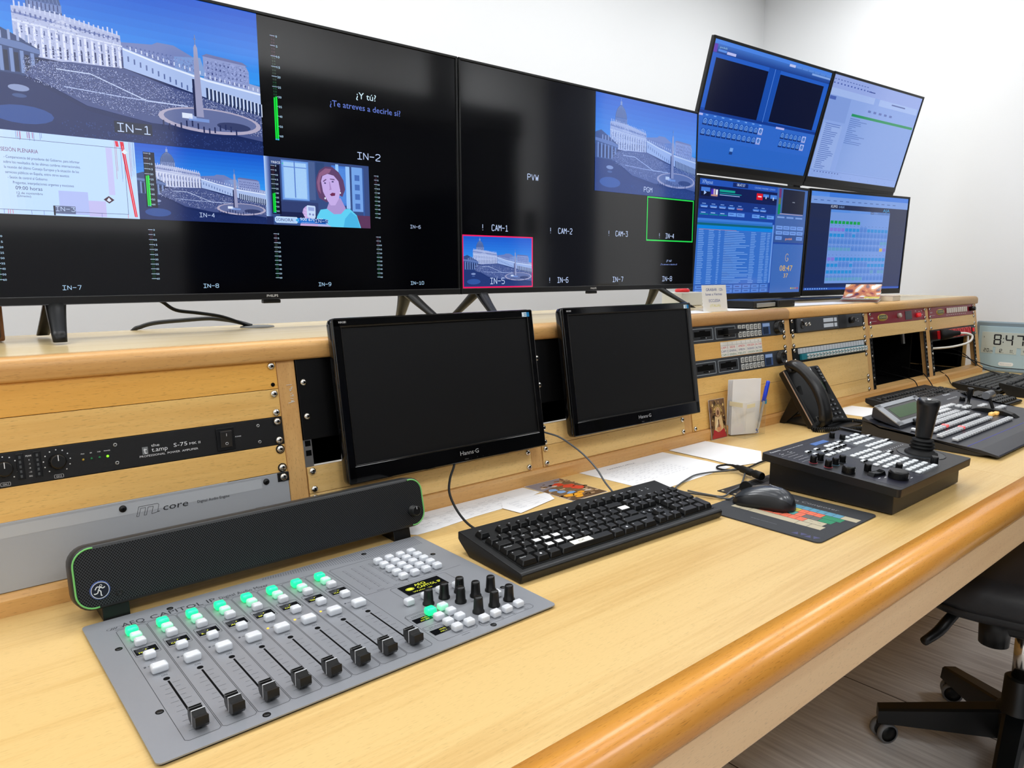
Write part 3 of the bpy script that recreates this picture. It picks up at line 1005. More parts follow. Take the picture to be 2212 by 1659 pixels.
# red units, bays 6 and 7
REDP = mat('dark_red_paint', (142, 34, 52), .35, .15)
def red_unit(k, label, kind):
    r = panel_root('red_rack_unit', label, 'rack unit', k, 0, 1, 'dark red audio units')
    face_plate(r, 1, REDP)
    unit_screws(r, 1, washer=False)
    ox = .092 if kind == 0 else .098
    q = B(); q.use(mat('badge_gold', (196, 166, 74), .4, .3))
    q.lathe([(.026, 0), (.025, .0012), (.001, .0013)], 28, Matrix.Translation((ox + .018, 0, -.0220)) @ RX90 @ Matrix.Scale(.50, 4, (0, 1, 0)) @ Matrix.Scale(1.55, 4, (1, 0, 0)), cap=False)
    q.use(mat('badge_green', (38, 70, 52), .4)); q.box((ox + .016, -.0014, -.0205), (.058, .0008, .013), .0003)
    q.use(mat('badge_cream', (232, 222, 160), .4)); q.text('SONIFEX', (ox + .016, -.0245, -.0021), .0072, w=.052, align='C', bold=True)
    part('badge', q, parent=r)
    q = B(); q.use(WHITEINK); q.text('RB-SS10' if kind else 'RB-HD2', (.015, -.0235, -.0003), .0052, w=.020); q.box((.035, -.0003, -.0330), (.045, .0002, .0007))
    part('lettering', q, parent=r)
    if kind == 0:
        q = B(Matrix.Translation((.2365, 0, -.0200)) @ RX90); q.use(mat('beige_knob', (196, 186, 176), .35)); q.lathe([(.0085, 0), (.008, .010), (.0065, .012)], 20); part('knob', q, parent=r)
        q = B(); q.use(mat('grey_window', (66, 66, 72), .25)); q.box((.3260, -.0006, -.0225), (.056, .0016, .0315), .0004); part('display', q, parent=r)
        for X in (.4030, .4200):
            q = B(Matrix.Translation((X, 0, -.0250)) @ RX90); q.use(mat('bright_red_button', (235, 38, 48), .3, emit=(220, 20, 30), es=.25)); q.lathe([(.0085, 0), (.0082, .006), (.006, .008)], 18); part('red_button', q, parent=r)
        q = B(); q.use(WHITEINK)
        for X, z in ((.393, -.009), (.425, -.012), (.448, -.010), (.452, -.024)):
            q.box((X, -.0003, z), (.009, .0002, .002))
        part('marks', q, parent=r)
    else:
        bq = B(); bq.use(mat('ivory_button', (226, 218, 208), .35)); bq.box((0, -.003, 0), (.0128, .006, .0215), .002)
        k0 = None
        for i in range(10):
            M = Matrix.Translation((.1820 + i * .0222 + (.004 if i > 4 else 0), 0, -.0190))
            if k0 is None:
                k0 = part('button', bq, parent=r); k0.matrix_basis = M
            else:
                again(k0, r, M)
        q = B(); q.use(WHITEINK)
        for i in range(10):
            q.box((.1820 + i * .0222, -.0003, -.0360), (.013, .0002, .0018))
        part('marks', q, parent=r)
        q = B(Matrix.Translation((.4380, 0, -.0200)) @ RX90); q.use(SATIN); q.lathe([(.0095, 0), (.009, .020), (.007, .022)], 18); part('plug', q, parent=r)
red_unit(6, 'dark red rack unit with two bright red buttons and a grey window', 0)
red_unit(7, 'dark red rack unit with a row of ivory buttons, in the farthest bay', 1)

# red power strip, bay 7
r = panel_root('power_strip', 'black rack power strip with a row of red sockets in the farthest bay', 'power strip', 7, 2, 3)
face_plate(r, 1, SATIN, 'housing', .004)
q = B(); q.use(mat('socket_red', (226, 32, 40), .3)); q.box((.232, -.006, -.0225), (.330, .014, .0330), .002); part('socket_block', q, parent=r)
for i in range(7):
    x = .092 + i * .0455
    q = B(Matrix.Translation((x, -.013, -.0225)) @ RX90); q.use(mat('socket_red_dark', (150, 12, 20), .4)); q.lathe([(.0168, .0002), (.0165, .0012), (.0150, .0012), (.0145, -.003), (.001, -.003)], 24, cap=False)
    q.use(DARK); q.cyl((-.005, 0, -.003), .002, .0008, 10); q.cyl((.005, 0, -.003), .002, .0008, 10)
    part('socket', q, parent=r)
q = B(); q.use(SATIN); q.box((.432, -.004, -.0225), (.040, .010, .034), .002); q.use(mat('bright_red_button', (0, 0, 0))); q.box((.428, -.0105, -.0200), (.014, .006, .016), .001); part('switch', q, parent=r)
unit_screws(r, 1, sides=(1,), washer=False)
q = B(); pl = thing('power_plug', 'black mains plug with white cable in the red power strip', 'plug')
pl.matrix_world = Matrix.Translation(rack_pt(bayx(7) + .058, 2.5 * UU)) @ RT
q.use(RUB); q.lathe([(.0205, .014), (.0205, .032), (.016, .052), (.012, .060), (.0085, .082), (.006, .084)], 24, RX90 @ Matrix.Rotation(R(35), 4, 'Y')); part('plug_body', q, parent=pl)
q = B(); q.use(mat('white_cable', (226, 224, 216), .4))
q.tube([(.045, -.060, 0), (.065, -.085, -.004), (.078, -.100, -.018), (.060, -.090, -.040), (.02, -.05, -.050), (-.03, -.01, -.050), (-.05, .03, -.048)], .0042, 10); part('cable', q, parent=pl)

# ================================================================== televisions
def tri(P, x, y, s, col):
    P.poly([(x, y), (x + s, y), (x + s / 2, y + s)], col)

def osd(P, t, x0, y0, x1, y1, col=(196, 214, 250)):
    n_ = len(t)
    cw = (x1 - x0) / (n_ - .28)
    gw, h = cw * .72, y1 - y0
    wd = max(.0007, h * .115)
    for i, ch in enumerate(t):
        ox = x0 + i * cw
        for st_ in OSD_STROKES[ch]:
            P.line([(ox + a / 4 * gw, y0 + b_ / 6 * h) for a, b_ in st_], wd, col)

def square_view(P, X0, Z0_, X1, Z1, big=False, seed=5, haze=0.0):
    """the sunny piazza with domed church, curved colonnade, obelisk and crowd, as the tiles show it"""
    W, H = X1 - X0, Z1 - Z0_
    rn = random.Random(seed)
    def hz(c):
        return tuple(a + (b - a) * haze for a, b in zip(c, (70, 120, 215)))
    def p(u, v): return (X0 + u * W, Z1 - v * H)
    def poly(pts, c): P.poly([p(*q) for q in pts], hz(c))
    def rc(u0, v0, u1, v1, c): poly([(u0, v1), (u1, v1), (u1, v0), (u0, v0)], c)
    for k in range(10):
        t = k / 9
        rc(0, k * .052, 1, (k + 1) * .052, (18 + 30 * t, 88 + 62 * t, 206 + 36 * t))
    rc(0, .5, 1, 1, (20, 38, 92))
    P.up()
    # distant palaces
    poly([(.47, .46), (.47, .37), (.58, .35), (.60, .33), (.66, .33), (.74, .39), (.74, .50), (.47, .50)], (112, 128, 186))
    poly([(.66, .40), (.76, .38), (.78, .50), (.66, .50)], (128, 160, 214))
    poly([(.77, .49), (.77, .36), (.94, .375), (.955, .42), (.955, .56), (.77, .54)], (138, 152, 204))
    poly([(.955, .50), (1, .51), (1, .62), (.955, .60)], (150, 164, 208))
    P.up()
    poly([(.765, .365), (.785, .345), (.93, .362), (.955, .385), (.94, .38)], (104, 112, 166))
    for r_ in range(4):
        for c_ in range(10):
            u = .785 + c_ * .0165; v = .395 + r_ * .035 + c_ * .0018
            rc(u, v, u + .006, v + .015, (60, 72, 132))
    for r_ in range(4):
        for c_ in range(11):
            u = .49 + c_ * .0155; v = .385 + r_ * .026 + c_ * .0012
            rc(u, v, u + .005, v + .010, (76, 96, 164))
    # dome
    P.up()
    poly([(.175, .30), (.175, .22), (.18, .17), (.195, .12), (.215, .09), (.228, .08), (.24, .09), (.262, .12), (.277, .17), (.283, .22), (.286, .30)], (70, 92, 146))
    rc(.220, .045, .236, .085, (140, 158, 204)); rc(.2265, .018, .2295, .05, (150, 168, 214))
    rc(.178, .215, .284, .262, (150, 166, 212))
    P.up()
    for k in range(8):
        u = .186 + k * .0125
        P.line([p(.228 + (u - .228) * .25, .095), p(.228 + (u - .228) * .8, .14), p(u, .215)], .0016 * W, hz((120, 142, 192)))
        rc(.183 + k * .0125, .222, .187 + k * .0125, .258, (60, 76, 130))
    # facade
    poly([(.13, .27), (.17, .262), (.29, .275), (.47, .33), (.475, .53), (.30, .555), (.13, .54)], (176, 186, 224))
    P.up()
    poly([(.13, .30), (.47, .352), (.47, .362), (.13, .312)], (120, 134, 188))
    poly([(.13, .345), (.475, .392), (.475, .40), (.13, .357)], (214, 222, 246))
    poly([(.235, .345), (.285, .300), (.335, .362)], (198, 206, 236))
    for k in range(22):
        u = .138 + k * .0152
        vt = .265 + (u - .13) * .19
        rc(u, vt - .020 - rn.random() * .012, u + .005, vt + .006, (196, 206, 240))
        rc(u, vt + .02, u + .006, vt + .045, (94, 108, 164))
    for k in range(15):
        u = .145 + k * .0225
        vt = .360 + (u - .13) * .13
        vb = .545 - (u - .13) * .03
        rc(u, vt, u + .0075, vb, (222, 228, 250))
        rc(u + .0085, vt + .015, u + .0135, vt + .055, (84, 98, 152))
        rc(u + .0088, vb - .075, u + .0145, vb - .006, (42, 54, 106))
    # stone texture of the buildings
    P.up()
    for _ in range(1500 if big else 320):
        u = rn.random()
        if u < .35: uu, vv, lo_, hi_ = rn.uniform(.13, .47), 0, .285, .53
        elif u < .6: uu, lo_, hi_ = rn.uniform(.48, .74), .40, .48
        else: uu, lo_, hi_ = rn.uniform(.775, .95), .385, .53
        vv = rn.uniform(lo_ + (max(0, uu - .13) * .16 if uu < .47 else 0), hi_)
        k_ = rn.uniform(-28, 26)
        b0 = (176, 186, 224) if uu < .47 else (118, 136, 192) if uu < .75 else (138, 152, 204)
        rc(uu, vv, uu + rn.uniform(.002, .006), vv + rn.uniform(.003, .010), tuple(max(0, min(255, q_ + k_)) for q_ in b0))
    # curved wing and colonnade
    P.up()
    poly([(.475, .40), (.60, .455), (.78, .515), (1, .555), (1, .70), (.78, .645), (.60, .575), (.475, .53)], (168, 190, 236))
    P.up()
    poly([(.475, .405), (.60, .46), (.78, .52), (1, .56), (1, .572), (.78, .532), (.60, .470), (.475, .415)], (226, 236, 255))
    for k in range(13):
        u = .49 + k * .021
        v = .452 + k * .0125
        rc(u, v, u + .0055, v + .034, (84, 106, 164))
    for k in range(15):
        u = .775 + k * .0155
        v = .575 + k * .0042
        rc(u, v, u + .0085, v + .085, (32, 50, 92))
        rc(u + .0085, v, u + .0125, v + .09, (216, 228, 252))
    for k in range(26):
        u = .50 + k * .0195
        v = .398 + (u - .475) * .31 if u < .78 else .502 + (u - .78) * .19
        rc(u, v - .016, u + .0045, v + .006, (206, 216, 244))
    # shaded near colonnade at the left
    poly([(0, .40), (.05, .37), (.15, .45), (.20, .50), (.20, .66), (0, .70)], (44, 66, 118))
    P.up()
    poly([(0, .455), (.15, .475), (.205, .505), (.205, .53), (0, .485)], (96, 120, 176))
    for k in range(6):
        u = .02 + k * .031
        rc(u, .50 + k * .006, u + .011, .655, (118, 142, 196))
        rc(u + .013, .52 + k * .006, u + .026, .65, (20, 32, 70))
    for k in range(5):
        rc(.06 + k * .026, .40 + rn.random() * .03, .068 + k * .026, .47, (142, 160, 206))
    # square: light crowd area, then dots
    P.up()
    poly([(.20, .57), (.30, .545), (.48, .535), (.62, .60), (.80, .66), (1, .72), (1, .90), (.80, .86), (.56, .86), (.34, .80), (.22, .70), (.15, .66)], (70, 84, 138))
    P.up()
    n = 6500 if big else 1500
    s = .0019 if big else .0034
    for _ in range(n):
        u = rn.uniform(.15, 1.0)
        lo = .555 + max(0, u - .45) * .30
        hi = min(.90, .68 + (u - .15) * .45) if u < .5 else .80 + (u - .5) * .14
        v = rn.uniform(lo, max(lo + .02, hi))
        if ((u - .80) / .20) ** 2 + ((v - .80) / .075) ** 2 < 1:
            continue
        c = rn.random()
        col = (200, 210, 244) if c > .70 else (122, 136, 188) if c > .45 else (60, 70, 122) if c > .25 else (18, 26, 66)
        rc(u, v, u + s, v + s * 1.7, col)
    P.line([p(.25, .60), p(.36, .60), p(.55, .72), p(.70, .72)], .004 * W, hz((196, 210, 244)))
    P.line([p(.27, .70), p(.45, .715), p(.70, .72)], .0035 * W, hz((180, 196, 238)))
    # oval enclosure round the obelisk
    P.up()
    P.poly([p(.79 + .205 * math.cos(a * math.pi / 14), .80 + .085 * math.sin(a * math.pi / 14)) for a in range(28, 0, -1)], hz((176, 170, 196)))
    P.up()
    P.poly([p(.79 + .185 * math.cos(a * math.pi / 14), .795 + .07 * math.sin(a * math.pi / 14)) for a in range(28, 0, -1)], hz((98, 110, 158)))
    P.up()
    P.poly([p(.88 + .07 * math.cos(a * math.pi / 10), .82 + .028 * math.sin(a * math.pi / 10)) for a in range(20, 0, -1)], hz((52, 62, 106)))
    rc(.675, .765, .715, .800, (220, 230, 250)); rc(.715, .775, .73, .80, (150, 170, 220)); rc(.70, .79, .78, .812, (120, 150, 214))
    for k in range(14):
        rc(.60 + k * .022, .83 + .02 * math.sin(k), .606 + k * .022, .87 + .02 * math.sin(k), (30, 40, 86))
    # obelisk
    poly([(.728, .78), (.735, .32), (.742, .29), (.750, .32), (.760, .78)], (152, 154, 190))
    rc(.7405, .235, .7435, .30, (110, 124, 170)); rc(.737, .258, .747, .266, (110, 124, 170))
    P.up()
    rc(.722, .53, .731, .78, (22, 32, 78))
    # shadow in front, fountains
    poly([(0, .66), (.14, .665), (.22, .73), (.34, .83), (.56, .90), (.80, .90), (1, .93), (1, 1), (0, 1)], (24, 42, 98))
    P.up()
    P.disc(*p(.135, .90), .095 * W, .055 * H, hz((44, 78, 150)))
    P.up()
    P.disc(*p(.130, .745), .032 * W, .020 * H, hz((136, 152, 196))); P.disc(*p(.130, .79), .022 * W, .012 * H, hz((60, 84, 140)))
    for _ in range(260 if big else 70):
        u, v = rn.uniform(.25, 1), rn.uniform(.90, .99)
        rc(u, v, u + .003, v + .006, (50, 74, 136))
    P.up()

def meter(P, x, z0, z1, w, level=None, dark=False):
    """vertical audio meter: thin scale, numbers at the right, green bars when there is sound"""
    H = z0 - z1
    marks = [('0', 0), ('5', .095), ('10', .195), ('15', .295), ('20', .39), ('25', .49), ('30', .585), ('35', .68), ('40', .775), ('50', .875), ('60', .97)]
    if dark:
        P.rect(x - .001, z1 - .003, x + w + .010, z0 + .002, (10, 14, 40)); P.up()
    for k in range(34):
        t = k / 34
        c = (58, 36, 48) if t < .2 else (46, 62, 52) if t < .42 else (14, 58, 34)
        P.rect(x + .0010, z0 - H * t - H * .018, x + w * .42, z0 - H * t, c)
        P.rect(x + w * .52, z0 - H * t - H * .018, x + w * .94, z0 - H * t, c)
    P.up()
    if level is not None:
        P.rect(x + .0010, z1, x + w * .42, z0 - H * (level + .012), (10, 226, 60)); P.rect(x + w * .52, z1, x + w * .94, z0 - H * level, (10, 226, 60))
        P.rect(x + .0010, z1 - H * .014, x + w * .42, z1 - H * .001, (60, 190, 230)); P.rect(x + w * .52, z1 - H * .014, x + w * .94, z1 - H * .001, (60, 190, 230))
    P.up()
    hh = min(.0038, H * .035)
    for t, v in marks:
        zz = z0 - H * v
        if level is None or v < level:
            P.rect(x - .0006, zz - .0004, x + w * 1.02, zz + .0003, (196, 216, 250))
        if len(t) == 2:
            P.rect(x + w * .9, zz - .0004, x + w * 1.16, zz + .0003, (196, 216, 250))
        P.text(t, x + w * 1.2, zz - hh * .6, hh, (190, 224, 250), w=hh * .78 * len(t))
    P.up()

TVY = .238
TX0, TX1 = -.3410, .5395
UX0, UX1 = .5425, 1.4205
TZ0, TZ1 = 1.1325, 1.6499
def tv(x0, x1, label, feet, logo_x):
    r = thing('television', label, 'television', ((x0 + x1) / 2, TVY, 1.0750))
    W, zb, zt = x1 - x0, TZ0 - 1.0750, TZ1 - 1.0750
    # casing with a deeper box low at the back
    q = B(); q.use(BLACK); q.box((0, .016, (zb + zt) / 2), (W, .030, zt - zb), .003)
    q.box((0, .045, zb + .19), (W * .82, .034, .30), .012)
    part('casing', q, parent=r)
    q = B(); q.use(SATIN)
    for xx in (-W / 2 + .0022, W / 2 - .0022):
        q.box((xx, -.0012, (zb + zt) / 2), (.0044, .0050, zt - zb), .0009)
    q.box((0, -.0012, zt - .0026), (W, .0050, .0052), .0009)
    part('bezel', q, parent=r)
    q = B(); q.use(mat('brushed_black', (34, 35, 38), .3, .3)); q.box((0, -.0012, zb + .0068), (W, .0060, .0124), .0008)
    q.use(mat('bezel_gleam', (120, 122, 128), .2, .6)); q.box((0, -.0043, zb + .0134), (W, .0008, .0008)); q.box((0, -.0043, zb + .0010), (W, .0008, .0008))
    part('lower_bezel', q, parent=r)
    q = B(); q.use(WHITEINK); q.text('PHILIPS', (logo_x - (x0 + x1) / 2, zb + .0050, -.0047), .0046, w=.022, align='C')
    part('lettering', q, parent=r)
    q = B(); q.use(SATIN); q.box((logo_x - (x0 + x1) / 2, .004, zb - .0035), (.034, .012, .0070), .0015)
    part('sensor_module', q, parent=r)
    q = B(); q.use(mat('screen_glass', (3, 3, 6), .085, spec=.95)); q.box((0, -.0002, (zb + .0135 + zt - .005) / 2), (W - .0086, .0012, zt - zb - .0185))
    part('screen', q, parent=r)
    # splayed feet: inverted V running front to back
    for fx, lean in feet:
        q = B(); q.use(SATIN)
        lx = fx - (x0 + x1) / 2
        for sy, lift in ((-.092, 0), (.075, 0)):
            rings = []
            for t in (0, .25, .5, .75, 1):
                y = .018 + (sy) * (t ** 1.15)
                z = zb + .012 - (zb + .008) * t
                w = .030 - .012 * t
                d = .026 - .010 * t
                rings.append([(lx + lean * t + a * w / 2, y + c * d / 2, z) for a, c in ((-1, -.6), (-.6, -1), (.6, -1), (1, -.6), (1, .6), (.6, 1), (-.6, 1), (-1, .6))])
            q.loft(rings)
        part('foot', q, parent=r)
    return r

tv1 = tv(TX0, TX1, 'left television with the multi-picture view: large piazza, plenary notice and woman tiles', [(-.2570, -.012), (.4050, .030)], .0960)
tv2 = tv(UX0, UX1, 'right television of the wall, mostly black with one red-framed and one green-framed tile', [(.6105, -.020), (1.2650, .060)], .979)
def rel(P): return P

P = Paint(T=Matrix.Translation((-(TX0 + TX1) / 2, -.0008, -1.0750)))
C0, C1, C2, C3, C4 = -.3365, -.1255, .0940, .3130, .5350
RW0, RW1, RW2, RW3 = 1.6450, 1.3975, 1.2730, 1.1490
square_view(P, C0, RW1, C2, RW0, True, 5)
n1 = P.n
P.rect(-.1535, 1.4105, -.0960, 1.4290, (24, 34, 60)); P.up()
osd(P, 'IN-1', -.1490, 1.4130, -.0990, 1.4258)
P.n = 0
meter(P, .1180, 1.6130, 1.4310, .0085, .585)
P.text('¿Y tú?', .3125, 1.5270, .0125, (214, 240, 255), w=.0450, align='C')
P.text('¿Te atreves a decirle sí?', .3120, 1.5050, .0115, (104, 128, 214), w=.1600, align='C')
osd(P, 'IN-2', .2885, 1.4100, .3405, 1.4228)
P.n = 0
# plenary notice
P.rect(C0, RW2, C1, RW1, (190, 220, 255)); P.up()
P.grad(C0, RW2, C0 + .06, RW1, (206, 228, 255), (190, 220, 255), 6, True)
P.rect(-.2410, 1.2760, -.2000, 1.3120, (176, 190, 244)); P.rect(-.2000, 1.2740, -.1750, 1.2990, (194, 190, 240)); P.rect(-.1690, 1.3100, -.1600, 1.3850, (196, 196, 244)); P.up()
rn = random.Random(11)
for k in range(16):
    x = C0 + .045 + rn.random() * .035
    P.rect(x, 1.384 + rn.random() * .006, x + .0006, 1.3970, (120, 140, 200) if k % 3 else (200, 70, 110))
for k in range(14):
    x = C1 - .030 + rn.random() * .028
    P.rect(x, 1.33 + rn.random() * .03, x + .0005, 1.3970, (140, 170, 220) if k % 3 else (190, 80, 110))
for k in range(8):
    x = C0 + .01 + rn.random() * .19
    P.rect(x, 1.2735, x + .0006, 1.2800, (120, 130, 200) if k % 2 else (220, 60, 90))
P.up()
P.frame(C0 - .01, 1.2795, C1 - .0165, 1.3862, .0006, (52, 46, 96))
P.poly([(C1 - .0215, 1.3965), (C1 - .0165, 1.3965), (C1 - .0030, 1.2760), (C1 - .0075, 1.2760)], (226, 24, 54))
P.poly([(C1 - .0290, 1.3968), (C1 - .0245, 1.3968), (C1 - .0235, 1.3880), (C1 - .0280, 1.3880)], (226, 40, 70))
P.up()
P.line([(C1 - .0180, 1.3900), (C1 - .0052, 1.2765)], .0006, (240, 190, 210))
P.poly([(C1 - .0200, 1.3800), (C1 - .0155, 1.3850), (C1 - .0110, 1.3800), (C1 - .0155, 1.3770)], (226, 240, 255))
P.text('SESIÓN PLENARIA', -.3115, 1.3660, .0058, (112, 40, 90), w=.0480)
for i, t in enumerate(('- Comparecencia del presidente del Gobierno, para informar', 'sobre los resultados de las últimas cumbres internacionales,', 'la reunión del último Consejo Europeo y la situación de los', 'servicios públicos en España, entre otros asuntos', '- Sesión de control al Gobierno:', 'Preguntas, interpelaciones urgentes y mociones')):
    P.text(t, (-.3085, -.3095, -.3092, -.3085, -.3060, -.3000)[i], 1.3560 - i * .0075, .0040, (44, 44, 112), w=(.1005, .1020, .0990, .0840, .0520, .0810)[i])
P.text('09:00 horas', -.2975, 1.3100, .0056, (44, 40, 100), w=.0350)
P.text('12 de noviembre', -.2965, 1.3035, .0035, (54, 44, 96), w=.0340)
P.text('(Directo)', -.2965, 1.2990, .0035, (54, 44, 96), w=.0180)
P.poly([(-.1780, 1.3020), (-.1700, 1.3080), (-.1620, 1.3020), (-.1700, 1.2960)], (60, 20, 40)); P.up()
P.poly([(-.1735, 1.3010), (-.1700, 1.3055), (-.1665, 1.3010), (-.1700, 1.2985)], (214, 226, 246))
P.rect(-.2500, 1.2765, -.2195, 1.2885, (92, 104, 140)); P.up()
P.rect(-.2500, 1.2735, -.2475, 1.2885, (22, 22, 40)); osd(P, 'IN-3', -.2470, 1.2805, -.2205, 1.2870)
P.n = 0
square_view(P, C1, RW2, C2, RW1, False, 8)
meter(P, -.1125, 1.3820, 1.2960, .0068, .42, True)
osd(P, 'IN-4', -.0280, 1.2810, -.0020, 1.2880)
P.n = 0
# woman speaking
def wv(u, v): return (C2 + u * (C3 - C2), RW1 - v * (RW1 - RW2))
def wp(pts, c): P.poly([wv(*q) for q in pts], c)
def wr(u0, v0, u1, v1, c): wp([(u0, v1), (u1, v1), (u1, v0), (u0, v0)], c)
wr(0, 0, 1, 1, (54, 76, 130)); P.up()
for k in range(6):
    wr(.0 + k * .0075, 0, .0075 + k * .0075, 1, (176 - k * 20, 206 - k * 22, 250 - k * 18))
for k in range(5):
    wr(.15 + k * .006, .03 + k * .008, .40 - k * .006, .62 - k * .008, (92 + k * 22, 138 + k * 20, 216 + k * 8))
P.up()
wr(.265, .03, .275, .58, (88, 126, 204)); wr(.17, .12, .38, .135, (100, 140, 214))
wr(.10, .64, .48, .80, (48, 62, 112)); wr(.12, .80, .46, .92, (26, 34, 76))
wr(.40, .02, .46, .60, (74, 96, 146)); wr(.47, .02, .55, .28, (46, 70, 118))
for k in range(5):
    wr(.62 + k * .01, .04 + k * .01, .80 - k * .01, .66 - k * .01, (60 + k * 12, 110 + k * 14, 200 + k * 9))
P.up()
wr(.66, .02, .69, .32, (150, 200, 250)); wr(.76, .04, .80, .70, (150, 196, 250)); wr(.82, .04, .93, .74, (116, 164, 232)); wr(.93, .05, .945, .80, (54, 90, 160))
P.up()
for k in range(4):
    wr(.85, .16 + k * .15, .90, .25 + k * .15, (70, 110, 186))
wr(.86, .80, 1, 1, (92, 54, 90)); wr(.0, .88, .06, 1, (28, 40, 90))
P.up()
wp([(.47, 1), (.46, .86), (.50, .74), (.60, .71), (.70, .72), (.79, .70), (.86, .80), (.90, 1)], (96, 208, 244))
wp([(.30, 1), (.31, .93), (.45, .90), (.56, .96), (.60, 1)], (196, 166, 214))
P.up()
wp([(.72, 1), (.74, .86), (.80, .75), (.86, .82), (.89, 1)], (72, 180, 228))
wp([(.56, .72), (.585, .62), (.70, .54), (.75, .70), (.70, .79), (.63, .80)], (170, 148, 208))
# hair, face
P.up()
wp([(.49, .56), (.465, .40), (.47, .26), (.50, .14), (.56, .07), (.63, .07), (.69, .14), (.735, .26), (.75, .40), (.72, .52), (.69, .50), (.60, .60), (.56, .62)], (96, 66, 108))
P.up()
wp([(.475, .32), (.50, .18), (.56, .10), (.62, .10), (.60, .16), (.52, .22), (.50, .34), (.51, .50), (.485, .44)], (142, 96, 134))
wp([(.515, .30), (.53, .22), (.58, .18), (.64, .20), (.685, .28), (.70, .42), (.685, .55), (.645, .66), (.60, .665), (.565, .58), (.53, .46)], (196, 172, 232))
P.up()
wp([(.53, .30), (.56, .26), (.57, .27), (.54, .31)], (110, 84, 130)); wp([(.60, .25), (.645, .25), (.65, .27), (.605, .265)], (110, 84, 130))
P.disc(*wv(.553, .325), .0022, .0013, (60, 54, 104)); P.disc(*wv(.628, .295), .0024, .0013, (60, 54, 104))
wp([(.592, .30), (.600, .30), (.615, .42), (.590, .43), (.596, .40)], (168, 140, 200)); wp([(.595, .495), (.62, .465), (.65, .47), (.645, .51), (.61, .52)], (110, 44, 84))
P.disc(*wv(.548, .56), .0016, .0020, (226, 236, 250)); P.disc(*wv(.70, .46), .0012, .0018, (226, 236, 250))
# hand with the small white case
wp([(.345, .86), (.325, .80), (.335, .74), (.36, .70), (.385, .72), (.43, .84), (.42, .94), (.36, .92)], (190, 164, 220)); P.up()
for k in range(4):
    wp([(.335 + k * .001, .76 + k * .045), (.345, .735 + k * .045), (.372, .75 + k * .045), (.368, .785 + k * .045)], (206, 182, 232))
wp([(.365, .70), (.375, .685), (.445, .69), (.45, .71), (.448, .86), (.44, .88), (.375, .87), (.368, .85)], (198, 218, 250)); P.up()
wp([(.380, .71), (.438, .715), (.436, .77), (.382, .765)], (150, 168, 222)); P.disc(*wv(.395, .82), .0020, .0020, (120, 130, 190)); P.disc(*wv(.425, .825), .0020, .0020, (120, 130, 190))
P.up()
wr(.07, .885, .55, .965, (30, 110, 206)); wp([(.07, .90), (.085, .875), (.27, .875), (.29, .92), (.27, .97), (.085, .97), (.07, .945)], (206, 232, 255)); P.up()
P.text('SONORA', wv(.08, .945)[0], wv(.08, .945)[1], .0058, (40, 46, 110), w=.034); wp([(.255, .92), (.285, .885), (.285, .955)], (60, 170, 230))
P.text('900 670 370', wv(.30, .925)[0], wv(.30, .925)[1], .0060, (220, 240, 255), w=.048)
P.text('www.gafassonora.com', wv(.31, .95)[0], wv(.31, .955)[1], .0018, (180, 210, 250), w=.030)
P.text('TRECE', wv(.06, .095)[0], wv(.06, .095)[1], .0040, (230, 240, 255), w=.0180); P.disc(*wv(.163, .085), .0012, .0010, (40, 220, 140))
P.up()
meter(P, .1065, 1.3815, 1.2960, .0068, .585, True)
P.rect(.1895, 1.2790, .2180, 1.2868, (30, 74, 150)); P.up()
osd(P, 'IN-5', .1900, 1.2800, .2180, 1.2862)
P.n = 0
meter(P, .3255, 1.3795, 1.2930, .0060)
osd(P, 'IN-6', .4100, 1.2770, .4360, 1.2836)
for x in (-.3400, -.1135, .1060, .3260):
    meter(P, x if x > -.33 else -.3330, 1.2560, 1.1710, .0062)
for t, a, c in (('IN-7', -.2480, -.2215), ('IN-8', -.0290, -.0025), ('IN-9', .1925, .2190), ('IN-10', .4075, .4410)):
    osd(P, t, a, 1.1565, c, 1.1632, (184, 220, 250))
P.build('screen_picture', SCREEN_PIC, tv1)

P = Paint(T=Matrix.Translation((-(UX0 + UX1) / 2, -.0008, -1.0750)))
D0, D1, D2, D3, D4 = .5465, .7630, .9815, 1.1980, 1.4160
square_view(P, D2, 1.3950, 1.4155, 1.6435, True, 5, haze=.30)
osd(P, 'PGM', 1.1800, 1.4045, 1.2150, 1.4175)
P.n = 0
osd(P, 'PVW', .7470, 1.4040, .7820, 1.4180)
for t, a, c in (('!  CAM-1', .6040, .6840), ('!  CAM-2', .8200, .9000), ('!  CAM-3', 1.0360, 1.1160), ('!  IN-4', 1.2510, 1.3220)):
    osd(P, t, a, 1.2795, c, 1.2930)
P.frame(1.1965, 1.2705, 1.4130, 1.3935, .0034, (34, 222, 84))
P.rect(.5470, 1.1460, .7640, 1.2680, (236, 24, 96)); P.up()
square_view(P, .5510, 1.1495, .7600, 1.2650, False, 9, haze=.15)
osd(P, 'IN-5', .6280, 1.1555, .6715, 1.1690)
P.n = 0
for t, a, c in (('!  IN-6', .8180, .8870), ('IN-7', 1.0580, 1.1010), ('IN-8', 1.2730, 1.3180)):
    osd(P, t, a, 1.1560, c, 1.1690)
P.text('¿Y tú?', 1.3020, 1.2120, .0060, (176, 200, 250), w=.0250, align='C')
P.text('¿Te atreves a decirle sí?', 1.3020, 1.2020, .0048, (130, 152, 220), w=.0780, align='C')
P.build('screen_picture', SCREEN_PIC, tv2)

